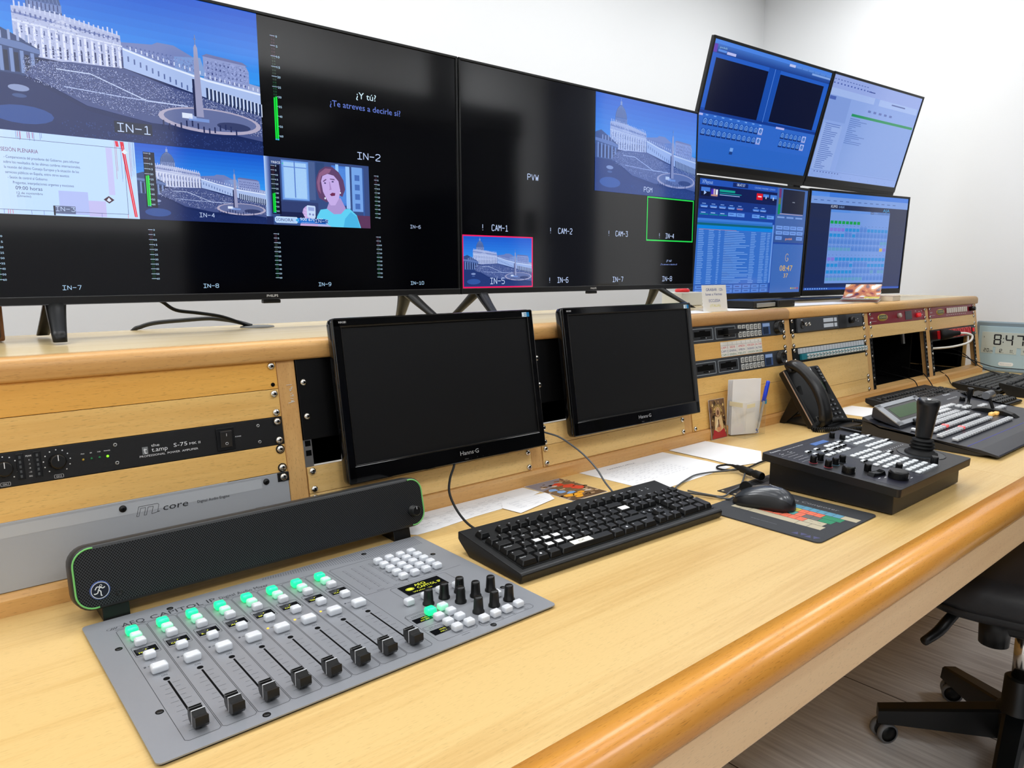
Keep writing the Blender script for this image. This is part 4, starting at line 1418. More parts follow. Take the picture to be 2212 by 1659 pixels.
# ================================================================== four-screen cluster
CS = 1.10
SW, SH = .6175 * CS, .3696 * CS
def screen_unit(label, c, yaw, til, hh):
    global SH
    SH = hh * CS
    c = tuple(CAM[i] + (c[i] - CAM[i]) * CS for i in range(3))
    r = thing('monitor', label, 'monitor', group='four monitors on one stand')
    r.matrix_world = Matrix.Translation(c) @ Matrix.Rotation(yaw, 4, 'Z') @ Matrix.Rotation(til, 4, 'X')
    q = B(); q.use(BLACK); q.box((0, .006, 0), (SW, .010, SH), .002); q.box((0, .022, -.01), (SW * .72, .024, SH * .66), .010)
    if til > .1: q.box((0, .004, -SH / 2 - .007), (SW, .010, .018), .001)
    part('casing', q, parent=r)
    q = B(); q.use(SATIN)
    for xx in (-SW / 2 + .004, SW / 2 - .004):
        q.box((xx, -.0005, 0), (.008, .005, SH), .001)
    q.box((0, -.0005, SH / 2 - .004), (SW, .005, .008), .001); q.box((0, -.0005, -SH / 2 + .010), (SW, .006, .020), .001)
    part('bezel', q, parent=r)
    q = B(); q.use(mat('monitor_glass', (4, 4, 8), .16, spec=.5)); q.box((0, .0006, .006), (SW - .014, .0012, SH - .026))
    part('screen', q, parent=r)
    return r
IW, IH = SW - .016, SH - .028
def scr_paint():
    return Paint(T=Matrix.Translation((0, -.0001, 0)))
def uvp(u, v): return ((u - .5) * SW, (.5 - v) * SH)
class SP:
    def __init__(s): s.P = scr_paint()
    def r(s, u0, v0, u1, v1, c):
        (a, d), (e, f) = uvp(u0, v1), uvp(u1, v0); s.P.rect(a, d, e, f, c); return s
    def up(s): s.P.up(); return s
    def t(s, txt, u, v, h, c, w=None, al='L'):
        x, z = uvp(u, v); s.P.text(txt, x, z, h * SH, c, w=None if w is None else w * SW, align=al); return s
u0, u1, v0, v1 = .014, .986, .022, .946
M1_ = screen_unit('upper left monitor of the tilted four, showing two dark preview squares and rows of dials', (1.6501, .1618, 1.6561), -.0517, .2577, .3520)
S = SP(); S.r(u0, v0, u1, v1, (44, 102, 200)).up()
S.P.grad(*uvp(u0, .118), *uvp(u1, .053), (22, 60, 140), (62, 112, 196), 6)
S.r(u0, v0, u1, .052, (72, 130, 226)); S.r(u0, .118, u1, .545, (32, 92, 196)); S.r(.450, .118, .545, .545, (14, 60, 146)); S.r(u0, .53, u1, .568, (14, 56, 142))
S.r(u0, .77, u1, v1, (40, 100, 196)); S.r(u0, .92, u1, v1, (50, 96, 170)); S.up()
S.r(u0, .055, .040, .115, (96, 60, 176)); S.r(.049, .088, .11, .104, (86, 140, 226)); S.r(.113, .091, .18, .111, (184, 190, 240))
S.r(.045, .150, .449, .545, (0, 8, 44)); S.r(.548, .147, .944, .535, (2, 12, 46)); S.r(.500, .118, .503, .55, (96, 150, 236))
S.r(u0, .572, .043, .588, (176, 180, 236)); S.r(.624, .564, .698, .581, (176, 180, 236))
S.r(.604, .046, .656, .066, (186, 196, 240))
for k in range(6):
    S.r(.662 + k * .055, .046, .712 + k * .055, .064, (84, 134, 216))
S.r(.811, .068, .985, .084, (126, 164, 228)); S.t('goodtalk', .055, .078, .014, (150, 200, 230), w=.055)
S.r(.3, .800, .325, .83, (110, 160, 232)); S.r(.3, .832, .325, .855, (24, 60, 130))
for n_, (uu, vv, cnt) in enumerate(((.052, .600, 12), (.052, .682, 12), (.676, .600, 6), (.676, .672, 6))):
    for k in range(cnt):
        a = uu + k * .0395; last = k == cnt - 1
        S.r(a, vv, a + .034, vv + .056, (178, 186, 236) if last else (30, 82, 176)); S.up()
        x, z = uvp(a + .017, vv + .026); S.P.disc(x, z, .0088, .0088, (110, 164, 238), 12); S.up(); S.P.disc(x, z, .0062, .0062, (30, 80, 170), 12); S.up(); S.r(a + .0155, vv + .018, a + .0185, vv + .038, (150, 196, 248))
        S.r(a, vv + .044, a + .034, vv + .056, (14, 44, 112) if not last else (150, 160, 220))
        S.P.n -= 2
for k in range(8):
    S.r(.06 + k * .06, .575, .078 + k * .06, .583, (120, 170, 240))
S.P.build('screen_picture', SCREEN_MAT, M1_)

M2_ = screen_unit('upper right monitor of the tilted four, pale list window with one green bar', (2.2710, .1254, 1.6575), -.0636, .2514, .3520)
S = SP(); S.r(u0, v0, u1, v1, (136, 164, 226)).up()
S.r(u0, v0, u1, .135, (146, 166, 226)); S.r(.27, .335, .985, .865, (130, 160, 222)); S.r(u0, .20, .23, .42, (126, 154, 218)); S.up()
S.r(.012, .135, .467, .195, (158, 182, 234)); S.r(.52, .135, .97, .195, (158, 182, 234)); S.r(.03, .45, .215, .87, (146, 172, 228)); S.r(.275, .318, .975, .342, (24, 142, 92)); S.up()
rn = random.Random(2)
for k in range(24):
    S.r(.05, .445 + k * .0177, .05 + rn.uniform(.06, .15), .451 + k * .0177, (84, 112, 186))
for k in range(14):
    S.r(.272, .36 + k * .0175, .272 + rn.uniform(.04, .2), .366 + k * .0175, (84, 116, 190))
for k in range(12):
    S.r(.02 + k * .030, .055, .036 + k * .030, .062, (80, 100, 170)); S.r(.02 + k * .034, .085, .034 + k * .034, .097, (70, 92, 170))
S.r(.38, .088, .45, .097, (56, 76, 150)); S.r(.02, .205, .08, .235, (70, 96, 176)); S.r(.66, .15, .82, .162, (80, 100, 160))
for k in range(5):
    S.r(.43 + k * .06, .255, .46 + k * .06, .275, (92, 112, 180))
S.r(u0, .875, u1, .878, (100, 130, 200))
for k in range(9):
    S.r(.05 + k * .1, .91, .052 + k * .1, .925, (90, 120, 190)); S.r(.06 + k * .03, .885, .07 + k * .03, .895, (70, 90, 160))
S.P.build('screen_picture', SCREEN_MAT, M2_)

M3_ = screen_unit('lower left monitor of the four, blue playlist window with digital clock', (1.7178, .2181, 1.2802), -.0333, .0399, .3755)
S = SP(); S.r(u0, v0, u1, v1, (22, 66, 160)).up()
S.r(u0, v0, .683, .070, (30, 80, 180)); S.r(u0, .070, .683, .18, (6, 26, 84)); S.r(u0, .18, .683, .258, (14, 50, 132)); S.r(.683, v0, u1, .26, (60, 100, 170)); S.r(.683, .26, u1, .42, (64, 100, 168))
S.r(.683, .42, u1, .50, (50, 84, 150)); S.r(.683, .513, u1, .951, (58, 104, 182)); S.r(u0, .330, .660, .35, (60, 124, 216)); S.r(u0, .350, .672, .366, (40, 110, 196)); S.up()
S.r(u0, .366, .665, .384, (8, 96, 116)); S.r(u0, .384, .665, .414, (0, 128, 222)); S.r(u0, .414, .665, .86, (52, 110, 200)); S.r(u0, .86, .672, v1, (44, 92, 176)); S.r(.665, .35, .678, .86, (104, 150, 226)); S.up()
S.t('XPlayout', .032, .060, .030, (150, 186, 240), w=.085); S.r(.281, .028, .412, .062, (12, 36, 104)); S.up(); S.t('08:47:37', .315, .053, .022, (190, 214, 250), w=.07); S.t('CIUDAD MADRID 12/NOV', .47, .055, .015, (130, 170, 230), w=.19)
S.r(.028, .088, .098, .120, (66, 120, 214)); S.r(.028, .120, .098, .156, (4, 14, 50)); S.r(.101, .090, .166, .156, (30, 40, 110)); S.up(); S.r(.108, .098, .125, .14, (70, 40, 190)); S.r(.125, .095, .14, .15, (190, 170, 190)); S.r(.145, .098, .16, .14, (230, 236, 250)); S.r(.108, .138, .16, .152, (190, 140, 120))
x, z = uvp(.06, .130); S.P.poly([(x - .006, z - .007), (x + .008, z), (x - .006, z + .007)], (170, 196, 244))
S.r(.175, .094, .303, .112, (12, 158, 142)); S.r(.175, .120, .36, .126, (20, 150, 160)); S.r(.176, .134, .345, .140, (150, 176, 230))
S.r(.493, .092, .548, .146, (214, 18, 40)); S.up(); S.r(.505, .113, .538, .124, (250, 200, 214)); S.r(.552, .094, .605, .118, (70, 128, 220)); S.r(.552, .118, .605, .146, (6, 20, 70)); S.r(.618, .094, .680, .126, (70, 128, 220)); S.r(.618, .126, .680, .158, (6, 20, 70)); S.r(.574, .112, .584, .132, (200, 220, 250)); S.r(.642, .114, .654, .140, (200, 220, 250))
for k, a in enumerate((.03, .105, .178, .252, .325, .468, .533)):
    S.r(a, .226, a + .058, .242, (60, 116, 210) if k != 4 else (70, 100, 180)); S.r(a + .006, .236, a + .052, .244, (150, 184, 240) if k != 4 else (214, 120, 110)); S.r(a + .012, .212, a + .042, .218, (120, 160, 226))
for k, a in enumerate((.028, .105, .182, .258, .330, .466, .533, .600)):
    S.r(a, .272, a + .068, .302, (24, 74, 168) if k in (0, 1, 2, 6) else (96, 150, 232)); S.up()
    if k in (0, 1, 2, 6): S.r(a, .295, a + .068, .302, (10, 140, 140))
    S.r(a + .010, .282, a + .045, .288, (160, 196, 246) if k in (0, 1, 2, 6) else (50, 90, 180)); S.P.n -= 1
rn = random.Random(4)
for k in range(31):
    v = .420 + k * .0143
    S.r(u0, v + .0120, .665, v + .0133, (38, 92, 184)); S.up()
    for a, w in ((.03, .05), (.11, .05), (.19, .02), (.24, .13 + rn.random() * .16), (.47, .05), (.56, .05), (.62, .03)):
        S.r(a, v + .003, a + w * rn.uniform(.7, 1), v + .008, (124, 168, 232))
    S.P.n -= 1
    if rn.random() > .4: S.r(.24, v + .001, .24 + rn.uniform(.0, .1), v + .010, (36, 82, 168))
S.r(.03, .415, .34, .418, (190, 130, 130))
for k in range(8):
    for j in range(2):
        a = .028 + k * .08
        S.r(a, .872 + j * .037, a + .070, .902 + j * .037, (84, 132, 214)); S.up(); S.r(a + .014, .884 + j * .037, a + .05, .890 + j * .037, (40, 70, 150)); S.P.n -= 1
S.r(.700, .030, .722, .110, (110, 50, 110)); S.r(.700, .110, .722, .165, (100, 110, 70)); S.r(.700, .165, .722, .252, (6, 140, 90)); S.r(.738, .032, .955, .240, (26, 32, 54)); S.P.up(); S.t('cvmp', .835, .142, .010, (200, 210, 230), w=.025)
S.r(.72, .245, .95, .25, (196, 170, 180))
for k in range(3):
    S.r(.70 + k * .09, .270, .77 + k * .09, .284, (120, 156, 220))
for j in range(3):
    for k in range(4):
        if j == 2 and k in (1, 2): continue
        S.r(.698 + k * .069, .352 + j * .046, .760 + k * .069, .384 + j * .046, (110, 152, 226)); S.up(); S.r(.708 + k * .069, .365 + j * .046, .748 + k * .069, .370 + j * .046, (60, 92, 170)); S.P.n -= 1
S.t('goodtalk', .795, .474, .020, (226, 160, 110), w=.07)
x, z = uvp(.830, .633)
for a in range(0, 300, 25):
    S.P.line([(x + .011 * math.cos(R(a + 40)), z + .014 * math.sin(R(a + 40))), (x + .011 * math.cos(R(a + 65)), z + .014 * math.sin(R(a + 65)))], .0018, (210, 180, 110))
S.P.line([(x - .002, z - .002), (x + .008, z - .002), (x + .005, z - .010)], .0016, (210, 180, 110))
S.t('08:47', .766, .755, .052, (216, 178, 84), w=.128); S.t('37', .810, .815, .038, (216, 178, 84), w=.045)
for a in range(12):
    S.P.disc(x + .052 * math.cos(R(a * 30)), z - .018 + .062 * math.sin(R(a * 30)), .0008, .0008, (150, 170, 200), 6)
for k, c in enumerate(((200, 170, 90), (150, 160, 90), (190, 120, 90), (170, 60, 90))):
    S.r(.890 + k * .022, .908, .904 + k * .022, .922, c)
S.P.build('screen_picture', SCREEN_MAT, M3_)

M4_ = screen_unit('lower right monitor of the four, router window with rows of small squares', (2.3361, .1626, 1.2829), -.1426, .0400, .3755)
S = SP(); S.r(u0, v0, u1, v1, (20, 36, 84)).up()
S.P.grad(*uvp(u0, .93), *uvp(u1, .132), (20, 38, 86), (34, 44, 78), 6)
S.r(u0, .022, u1, .065, (62, 122, 218)); S.r(u0, .065, u1, .132, (118, 154, 220)); S.r(u0, .022, .18, .065, (110, 160, 232)); S.r(u0, .922, u1, v1, (40, 84, 180)); S.up()
S.r(.205, .178, .800, .883, (112, 150, 220)); S.r(.205, .178, .595, .203, (66, 132, 220)); S.r(.595, .178, .800, .203, (36, 54, 92))
S.t('KUMO', .203, .163, .026, (206, 216, 240), w=.062, ); S.t('6464', .278, .163, .026, (120, 150, 200), w=.05); S.t('AJA', .723, .172, .030, (60, 160, 220), w=.07); S.t('Master GUI', .60, .194, .011, (214, 224, 244), w=.07)
S.up()
for k in range(14):
    S.r(.04 + k * .06, .096, .07 + k * .06, .102, (60, 90, 160)); S.r(.03 + k * .022, .928, .040 + k * .022, .940, (120, 170, 230) if k < 10 else (40, 84, 180))
for k in range(8):
    S.r(.211 + k * .037, .282, .240 + k * .037, .311, (14, 156, 76))
rows = [(.357, 'PPPPBBBBxxBBBBBB'), (.412, 'BBBBxxBxxxxxxxxx'), (.478, 'xxxxxxxxxxxxxxgg'), (.544, 'ggggggxxxxxxxxyP'), (.640, 'PPBBBBBBBBBBBBBB'), (.700, 'BBBxxxBxxxxBBBBB'), (.765, 'BBBBBBBxxxxxgxgg'), (.835, 'ggggggggggxxxxxx')]
CC = {'P': (124, 116, 214), 'B': (38, 138, 212), 'x': (80, 128, 208), 'g': (92, 152, 196), 'y': (196, 170, 90)}
for j, (v, st) in enumerate(rows):
    for k, ch in enumerate(st):
        a = .211 + k * .0368
        if ch in 'xg': S.r(a, v - .024, a + .031, v + .024, (88, 134, 212)); S.up()
        S.r(a, v - .008, a + .031, v + .024, CC[ch]); S.r(a + .010, v - .034, a + .018, v - .030, (70, 96, 170)); S.P.n = max(2, S.P.n - (1 if ch in 'xg' else 0))
S.P.build('screen_picture', SCREEN_MAT, M4_)

# stand of the four
st = thing('monitor_stand', 'black steel stand holding the four monitors together on the shelf', 'stand', (2.27, .31, 1.0750))
q = B(); q.use(SATIN)
q.box((2.27, .315, 1.0785), (.56, .16, .007), .002)
part('base', q, parent=st, world=True)
q = B(); q.use(SATIN); q.box((2.27, .396, 1.43), (.05, .03, .69), .004); part('column', q, parent=st, world=True)
for z, ya in ((1.28, .385), (1.66, .375)):
    q = B(); q.use(SATIN); q.box((2.27, ya, z), (.60, .02, .05), .004); part('crossbar', q, parent=st, world=True)

# ================================================================== two desk monitors
def desk_monitor(label, c, yaw, til, logo, W=.4370, H=.2775):
    r = thing('monitor', label, 'monitor', group='small glossy desk monitors')
    r.matrix_world = Matrix.Translation(c) @ Matrix.Rotation(yaw, 4, 'Z') @ Matrix.Rotation(til, 4, 'X')
    # casing: lofted so that the sides draw in towards the back
    q = B(); q.use(GLOSS)
    def ring(w, h, y, cr=.010, low=0):
        pts = []
        for sx, sz, a0 in ((1, -1, -90), (1, 1, 0), (-1, 1, 90), (-1, -1, 180)):
            for k in range(5):
                a = R(a0 + k * 22.5)
                pts.append((sx * (w / 2 - cr) + cr * math.cos(a), y, sz * (h / 2 - cr) + cr * math.sin(a)))
        return pts
    q.loft([ring(W - .004, H - .004, -.0035), ring(W, H, 0), ring(W, H, .012), ring(W - .004, H - .004, .016), ring(W - .05, H - .05, .022), ring(W * .6, H * .6, .026)])
    part('casing', q, parent=r)
    q = B(); q.use(GLOSS)
    bt, bs, bb = .0150, .0150, .0300
    q.box((0, -.0045, H / 2 - bt / 2 - .001), (W - .004, .005, bt), .0018)
    q.box((0, -.0045, -H / 2 + bb / 2 + .001), (W - .004, .005, bb), .0018)
    for sx in (-1, 1):
        q.box((sx * (W / 2 - bs / 2 - .001), -.0045, 0), (bs, .005, H - .004), .0018)
    # raised inner lip
    q.use(mat('lip_black', (30, 28, 27), .2, .2))
    q.box((0, -.0072, H / 2 - bt - .0008), (W - 2 * bs, .0010, .0014), .0004)
    q.box((0, -.0072, -H / 2 + bb + .0010), (W - 2 * bs, .0010, .0018), .0004)
    for sx in (-1, 1):
        q.box((sx * (W / 2 - bs - .0008), -.0072, (bb - bt) / 2), (.0012, .0010, H - bt - bb), .0004)
    part('bezel', q, parent=r)
    q = B(); q.use(mat('matte_panel', (17, 18, 20), .42, spec=.25)); q.box((0, -.0038, (bb - bt) / 2), (W - 2 * bs - .001, .001, H - bt - bb - .001))
    part('screen', q, parent=r)
    q = B(); q.use(mat('silver_ink', (190, 192, 196), .35, .3)); q.text('Hanns·G', (logo, -H / 2 + .0140, -.0073), .0078, w=.042, align='C')
    q.use(WHITEINK); q.text('HH181', (-W / 2 + .0125, H / 2 - .0098, -.0073), .0036, w=.0130)
    q.use(mat('grey_ink', (96, 98, 102), .5))
    for k in range(5):
        q.text('MENU -  +  i'.split()[min(k, 3)], (logo - .012 + k * .014, -H / 2 + .0052, -.0073), .0022)
    part('lettering', q, parent=r)
    p = Paint(T=Matrix.Translation((W / 2 - .0205, -.0071, H / 2 - .0105)))
    p.rect(-.0085, -.0045, .0035, .0045, (196, 220, 236)); p.rect(.0035, -.0045, .0105, .0045, (20, 126, 190)); p.up()
    p.rect(-.0078, -.0035, -.0040, .0035, (236, 244, 250)); p.rect(-.0030, .0008, .0028, .0020, (90, 130, 160)); p.rect(-.0030, -.0022, .0028, -.0010, (90, 130, 160))
    p.build('energy_sticker', PRINT, r)
    q = B(); q.use(SATIN); q.box((0, .0290, -.02), (.10, .007, .10), .001)
    part('mount', q, parent=r)
    return r
desk_monitor('left glossy black desk monitor, switched off, nearest the camera', (.3035, -.0452, .9713), R(-.47), -R(9.2), .028)
desk_monitor('right glossy black desk monitor, switched off, between its twin and the recorders', (.8202, -.0491, .9729), R(-1.2), -R(9.0), .010, .4300, .2735)

# ================================================================== soundbar
def grille_material():
    m = bpy.data.materials.new('perforated_grille')
    m.use_nodes = True
    nt = m.node_tree; N, Lk = nt.nodes, nt.links
    b = N['Principled BSDF']; b.inputs['Roughness'].default_value = .38; b.inputs['Metallic'].default_value = .5
    tc = N.new('ShaderNodeTexCoord')
    sep = N.new('ShaderNodeSeparateXYZ'); Lk.new(tc.outputs['Object'], sep.inputs[0])
    px_, pz = .0034, .0040
    def grid(off):
        d = []
        for sock, p_ in ((sep.outputs[0], px_), (sep.outputs[2], pz)):
            a = N.new('ShaderNodeMath'); a.operation = 'MULTIPLY_ADD'; a.inputs[1].default_value = 1 / p_; a.inputs[2].default_value = 50.0 + off; Lk.new(sock, a.inputs[0])
            f = N.new('ShaderNodeMath'); f.operation = 'FRACT'; Lk.new(a.outputs[0], f.inputs[0])
            s_ = N.new('ShaderNodeMath'); s_.operation = 'SUBTRACT'; s_.inputs[1].default_value = .5; Lk.new(f.outputs[0], s_.inputs[0])
            q_ = N.new('ShaderNodeMath'); q_.operation = 'MULTIPLY'; q_.inputs[1].default_value = p_ * 1000; Lk.new(s_.outputs[0], q_.inputs[0])
            w = N.new('ShaderNodeMath'); w.operation = 'POWER'; w.inputs[1].default_value = 2; ab = N.new('ShaderNodeMath'); ab.operation = 'ABSOLUTE'; Lk.new(q_.outputs[0], ab.inputs[0]); Lk.new(ab.outputs[0], w.inputs[0])
            d.append(w)
        s2 = N.new('ShaderNodeMath'); s2.operation = 'ADD'; Lk.new(d[0].outputs[0], s2.inputs[0]); Lk.new(d[1].outputs[0], s2.inputs[1])
        l = N.new('ShaderNodeMath'); l.operation = 'LESS_THAN'; l.inputs[1].default_value = .92; Lk.new(s2.outputs[0], l.inputs[0])
        return l
    g1, g2 = grid(0), grid(.5)
    mx_ = N.new('ShaderNodeMath'); mx_.operation = 'MAXIMUM'; Lk.new(g1.outputs[0], mx_.inputs[0]); Lk.new(g2.outputs[0], mx_.inputs[1])
    mix = N.new('ShaderNodeMix'); mix.data_type = 'RGBA'; Lk.new(mx_.outputs[0], mix.inputs['Factor'])
    mix.inputs['A'].default_value = lin(66, 68, 72); mix.inputs['B'].default_value = lin(5, 5, 6)
    Lk.new(mix.outputs['Result'], b.inputs['Base Color'])
    bp = N.new('ShaderNodeBump'); bp.invert = True; bp.inputs['Strength'].default_value = .6; bp.inputs['Distance'].default_value = .0006
    Lk.new(mx_.outputs[0], bp.inputs['Height']); Lk.new(bp.outputs['Normal'], b.inputs['Normal'])
    return m
sb = thing('soundbar', 'long black soundbar with green end trims lying behind the grey audio mixer', 'speaker')
SBW, SBH = .512, .0800
SBT = R(12)
sb.matrix_world = Matrix.Translation((-.0700, -.1440, ZD))
FT = Matrix.Translation((0, 0, .0185)) @ Matrix.Rotation(-SBT, 4, 'X')      # face frame: z up the face, origin bottom edge
def rrect(w, h, r, cx=0.0, cz=0.0, n=6):
    pts = []
    for sx, sz, a0 in ((1, -1, -90), (1, 1, 0), (-1, 1, 90), (-1, -1, 180)):
        for k in range(n + 1):
            a = R(a0 + k * 90 / n)
            pts.append((cx + sx * (w / 2 - r) + r * math.cos(a), cz + sz * (h / 2 - r) + r * math.sin(a)))
    return pts
q = B(FT); q.use(mat('soundbar_shell', (30, 32, 34), .45))
rings = []
for w, h, y, rr in ((SBW - .004, SBH - .004, -.001, .020), (SBW, SBH, .002, .022), (SBW, SBH, .028, .022), (SBW - .02, SBH - .012, .052, .020), (SBW - .05, SBH - .03, .060, .016)):
    rings.append([(a, y, c) for a, c in rrect(w, h, rr, 0, SBH / 2)])
q.loft(rings)
part('casing', q, parent=sb)
q = B(FT); q.use(grille_material()); q.prism(rrect(SBW - .009, SBH - .009, .018, 0, SBH / 2), -.0022, .001, 'Y')
part('grille', q, parent=sb)
for sx in (-1, 1):
    q = B(FT); q.use(mat('green_trim', (116, 190, 108), .35, emit=(90, 180, 90), es=.10))
    pts = []
    w, h, rr = SBW - .0055, SBH - .0055, .0205
    for k in range(9):
        a = R(-100 + k * 12.5) ; pts.append((sx * (w / 2 - rr + rr * math.cos(a)), -.0018, SBH / 2 - (h / 2 - rr) + rr * math.sin(a)))
    pts2 = [(sx * (w / 2 - rr + rr * math.cos(R(k * 12.5))), -.0018, SBH / 2 + (h / 2 - rr) + rr * math.sin(R(k * 12.5))) for k in range(9)]
    q.tube(pts + pts2, .0012, 6, sub=1)
    part('trim_strip', q, parent=sb)
def FX(x): return Matrix.Translation((x, 0, 0))
q = B(FT @ Matrix.Translation((-.2270, -.0022, .0235)) @ RX90)
q.use(mat('logo_blue', (58, 84, 150), .3)); q.lathe([(.0115, 0), (.0114, .0014), (.0103, .0017), (.0001, .0017)], 36, cap=False)
q.use(WHITEINK); q.lathe([(.0102, .0018), (.0096, .0018)], 36, cap=False)
q.use(mat('logo_navy', (22, 28, 44), .3)); q.lathe([(.0096, .0018), (.0001, .0018)], 36, cap=False)
q.use(WHITEINK)
def stroke(pts, w=.0012, z=.0021):
    for (a, c), (d, e) in zip(pts, pts[1:]):
        Ln = math.hypot(d - a, e - c) or 1e-9
        nx, ny = -(e - c) / Ln * w / 2, (d - a) / Ln * w / 2
        q.quad([(a + nx, c + ny, z), (d + nx, e + ny, z), (d - nx, e - ny, z), (a - nx, c - ny, z)])
q.lathe([(.0016, .0021), (.0010, .0021)], 14, Matrix.Translation((.0012, .0056, 0)), cap=False)
stroke([(.0004, .0040), (-.0018, .0008), (.0006, -.0012), (.0004, -.0066), (.0018, -.0066)])
stroke([(-.0018, .0008), (-.0032, -.0030), (-.0066, -.0036), (-.0070, -.0026)]); stroke([(.0004, .0040), (-.0034, .0050), (-.0056, .0016)]); stroke([(.0004, .0040), (.0030, .0020), (.0056, .0034)])
part('badge', q, parent=sb)
q = B(FT @ Matrix.Translation((-.2060, -.0022, .0150)) @ RX90); q.use(SATIN); q.lathe([(.0042, 0), (.0040, .0012), (.0026, .0014), (.0022, -.002), (.0001, -.002)], 20, cap=False); part('headphone_jack', q, parent=sb)
q = B(FT @ Matrix.Translation((.2320, -.0022, .0265)) @ RX90); q.use(SATIN); q.lathe([(.0094, 0), (.0092, .002), (.0084, .0025), (.0080, .0120), (.0066, .0135)], 28); q.use(WHITEINK); q.box((0, .0045, .0136), (.0008, .004, .0002)); part('volume_knob', q, parent=sb)
for x in (-.2110, .2100):
    q = B(); q.use(SATIN); q.prism([(.0005, 0), (.064, 0), (.060, .030), (.006, .0250)], x - .0155, x + .0155, 'X', bev=.0010); part('foot', q, parent=sb)

# ================================================================== audio mixer
mx = thing('audio_mixer', 'grey tabletop audio mixer panel with eight faders and glowing green buttons', 'mixer', (-.0795, -.3160, ZD))
MZ = ZD + .0042
def rounded_plate(x0, x1, y0, y1, r, z0, z1, b_):
    pts = []
    for sx, sy, a0 in ((x1 - r, y0 + r, -90), (x1 - r, y1 - r, 0), (x0 + r, y1 - r, 90), (x0 + r, y0 + r, 180)):
        for k in range(6):
            a = R(a0 + k * 18); pts.append((sx + r * math.cos(a), sy + r * math.sin(a)))
    b_.prism(pts, z0, z1, 'Z')
q = B(); q.use(SATIN); rounded_plate(-.3195, .1605, -.4800, -.1525, .004, ZD + .0001, MZ - .0012, q); part('underplate', q, parent=mx, world=True)
q = B(); q.use(mat('mixer_grey', (150, 153, 159), .42, .35, bump=(1500, .06))); rounded_plate(-.3220, .1630, -.4825, -.1500, .006, MZ - .0015, MZ, q); part('top_panel', q, parent=mx, world=True)
# printed lines and words
q = B(); q.use(mat('mixer_print', (34, 36, 42), .6))
Zp = MZ + .0001
def pl(x0, y0, x1, y1, w=.0005):
    Ln = math.hypot(x1 - x0, y1 - y0); nx, ny = -(y1 - y0) / Ln * w / 2, (x1 - x0) / Ln * w / 2
    q.quad([(x0 - nx, y0 - ny, Zp), (x1 - nx, y1 - ny, Zp), (x1 + nx, y1 + ny, Zp), (x0 + nx, y0 + ny, Zp)])
def loop(x0, y0, x1, y1, c=.002, w=.0005):
    P_ = [(x0 + c, y0), (x1 - c, y0), (x1, y0 + c), (x1, y1 - c), (x1 - c, y1), (x0 + c, y1), (x0, y1 - c), (x0, y0 + c)]
    for a, e in zip(P_, P_[1:] + P_[:1]): pl(*a, *e, w)
def tx(t, x, y, h, w=None, al='C'):
    q.text(t, (x, y, Zp), h, w, 'XY', al)
CH = .0345
for i in range(8):
    x = -.2925 + CH * i
    loop(x, -.4650, x + .0332, -.1890, .003)
    xc = x + .0142
    loop(x + .0035, -.2725, x + .0300, -.2460, .0015)
    tx('SELECT', xc + .001, -.2525, .0018); tx('CUE', xc + .002, -.2920, .0020); tx('PROCESS', xc - .0005, -.3030, .0022, .0105); tx('ON', xc + .003, -.3325, .0030, .0060)
    for k in range(11):
        y = -.3520 - k * .0098
        ln = .0050 if k % 2 else .0078
        for sx in (-1, 1):
            pl(xc + .0032 + sx * .0024, y, xc + .0032 + sx * (.0024 + ln), y, .00035)
pl(-.2925, -.1865, -.0250, -.1865, .0006)
tx('AEQ', -.2705, -.1835, .0120, .026); tx('CAPITOL IP', -.2110, -.1830, .0110, .080); tx('Digital Audio Mixer', -.1330, -.1825, .0085, .066)
q.lathe([(.0090, Zp), (.0084, Zp)], 28, Matrix.Translation((-.2915, -.1800, 0)) @ Matrix.Scale(.42, 4, (0, 1, 0)), cap=False)
for k in range(3):
    pl(-.2965 + k * .0026, -.1822, -.2935 + k * .0026, -.1778, .0010)
loop(-.0133, -.2973, .0557, -.1890, .002); tx('PROGRAM', .012, -.2945, .0018, .011); tx('CUE/CONTROL', .040, -.2945, .0018, .016)
for c_ in range(4):
    for k in range(22):
        y = -.2050 - k * .0037
        pl(.0000 + c_ * .0140, y, .0022 + c_ * .0140, y, .0006 if k % 3 else .0010)
        if c_ < 4: pl(.0036 + c_ * .0140, y, .0048 + c_ * .0140, y, .0005)
pl(.0557, -.2960, .1450, -.2960); tx('PROGRAMMABLE KEYS', .098, -.2925, .0022, .030)
loop(.0200, -.3440, .1110, -.3020, .003); loop(-.0085, -.4650, .0490, -.3840, .0035); loop(.0530, -.4690, .1370, -.4560, .0035)
loop(-.0075, -.3950, .0235, -.3865, .001); tx('CONTROL', .008, -.3935, .0030, .020); loop(-.0065, -.4330, .0245, -.4240, .001); tx('STUDIO', .009, -.4310, .0032, .018)
tx('MONITOR', .090, -.4060, .0022, .014); tx('LEVEL', .120, -.4085, .0020, .010); tx('HEADPHONES', .078, -.4480, .0018, .014); tx('AUDITION', .026, -.4740 + .004, .0018, .012)
for i, t in enumerate(('PC', 'CD', 'TEL 1', 'TEL 2')):
    tx(t, .0655 + i * .0196, -.4675, .0020)
part('printed_lines', q, parent=mx, world=True, fix=False)
# dark hatched corner
q = B(); q.use(mat('mixer_hatch', (116, 119, 126), .5, .2))
for k in range(70):
    x = -.1000 + k * .0036
    lo = -.1860 + max(0, .0700 - x) * .16
    if lo < -.1530: q.quad([(x, lo, MZ + .0001), (x + .0016, lo, MZ + .0001), (x + .0046, -.1530, MZ + .0001), (x + .0030, -.1530, MZ + .0001)])
part('hatched_band', q, parent=mx, world=True, fix=False)
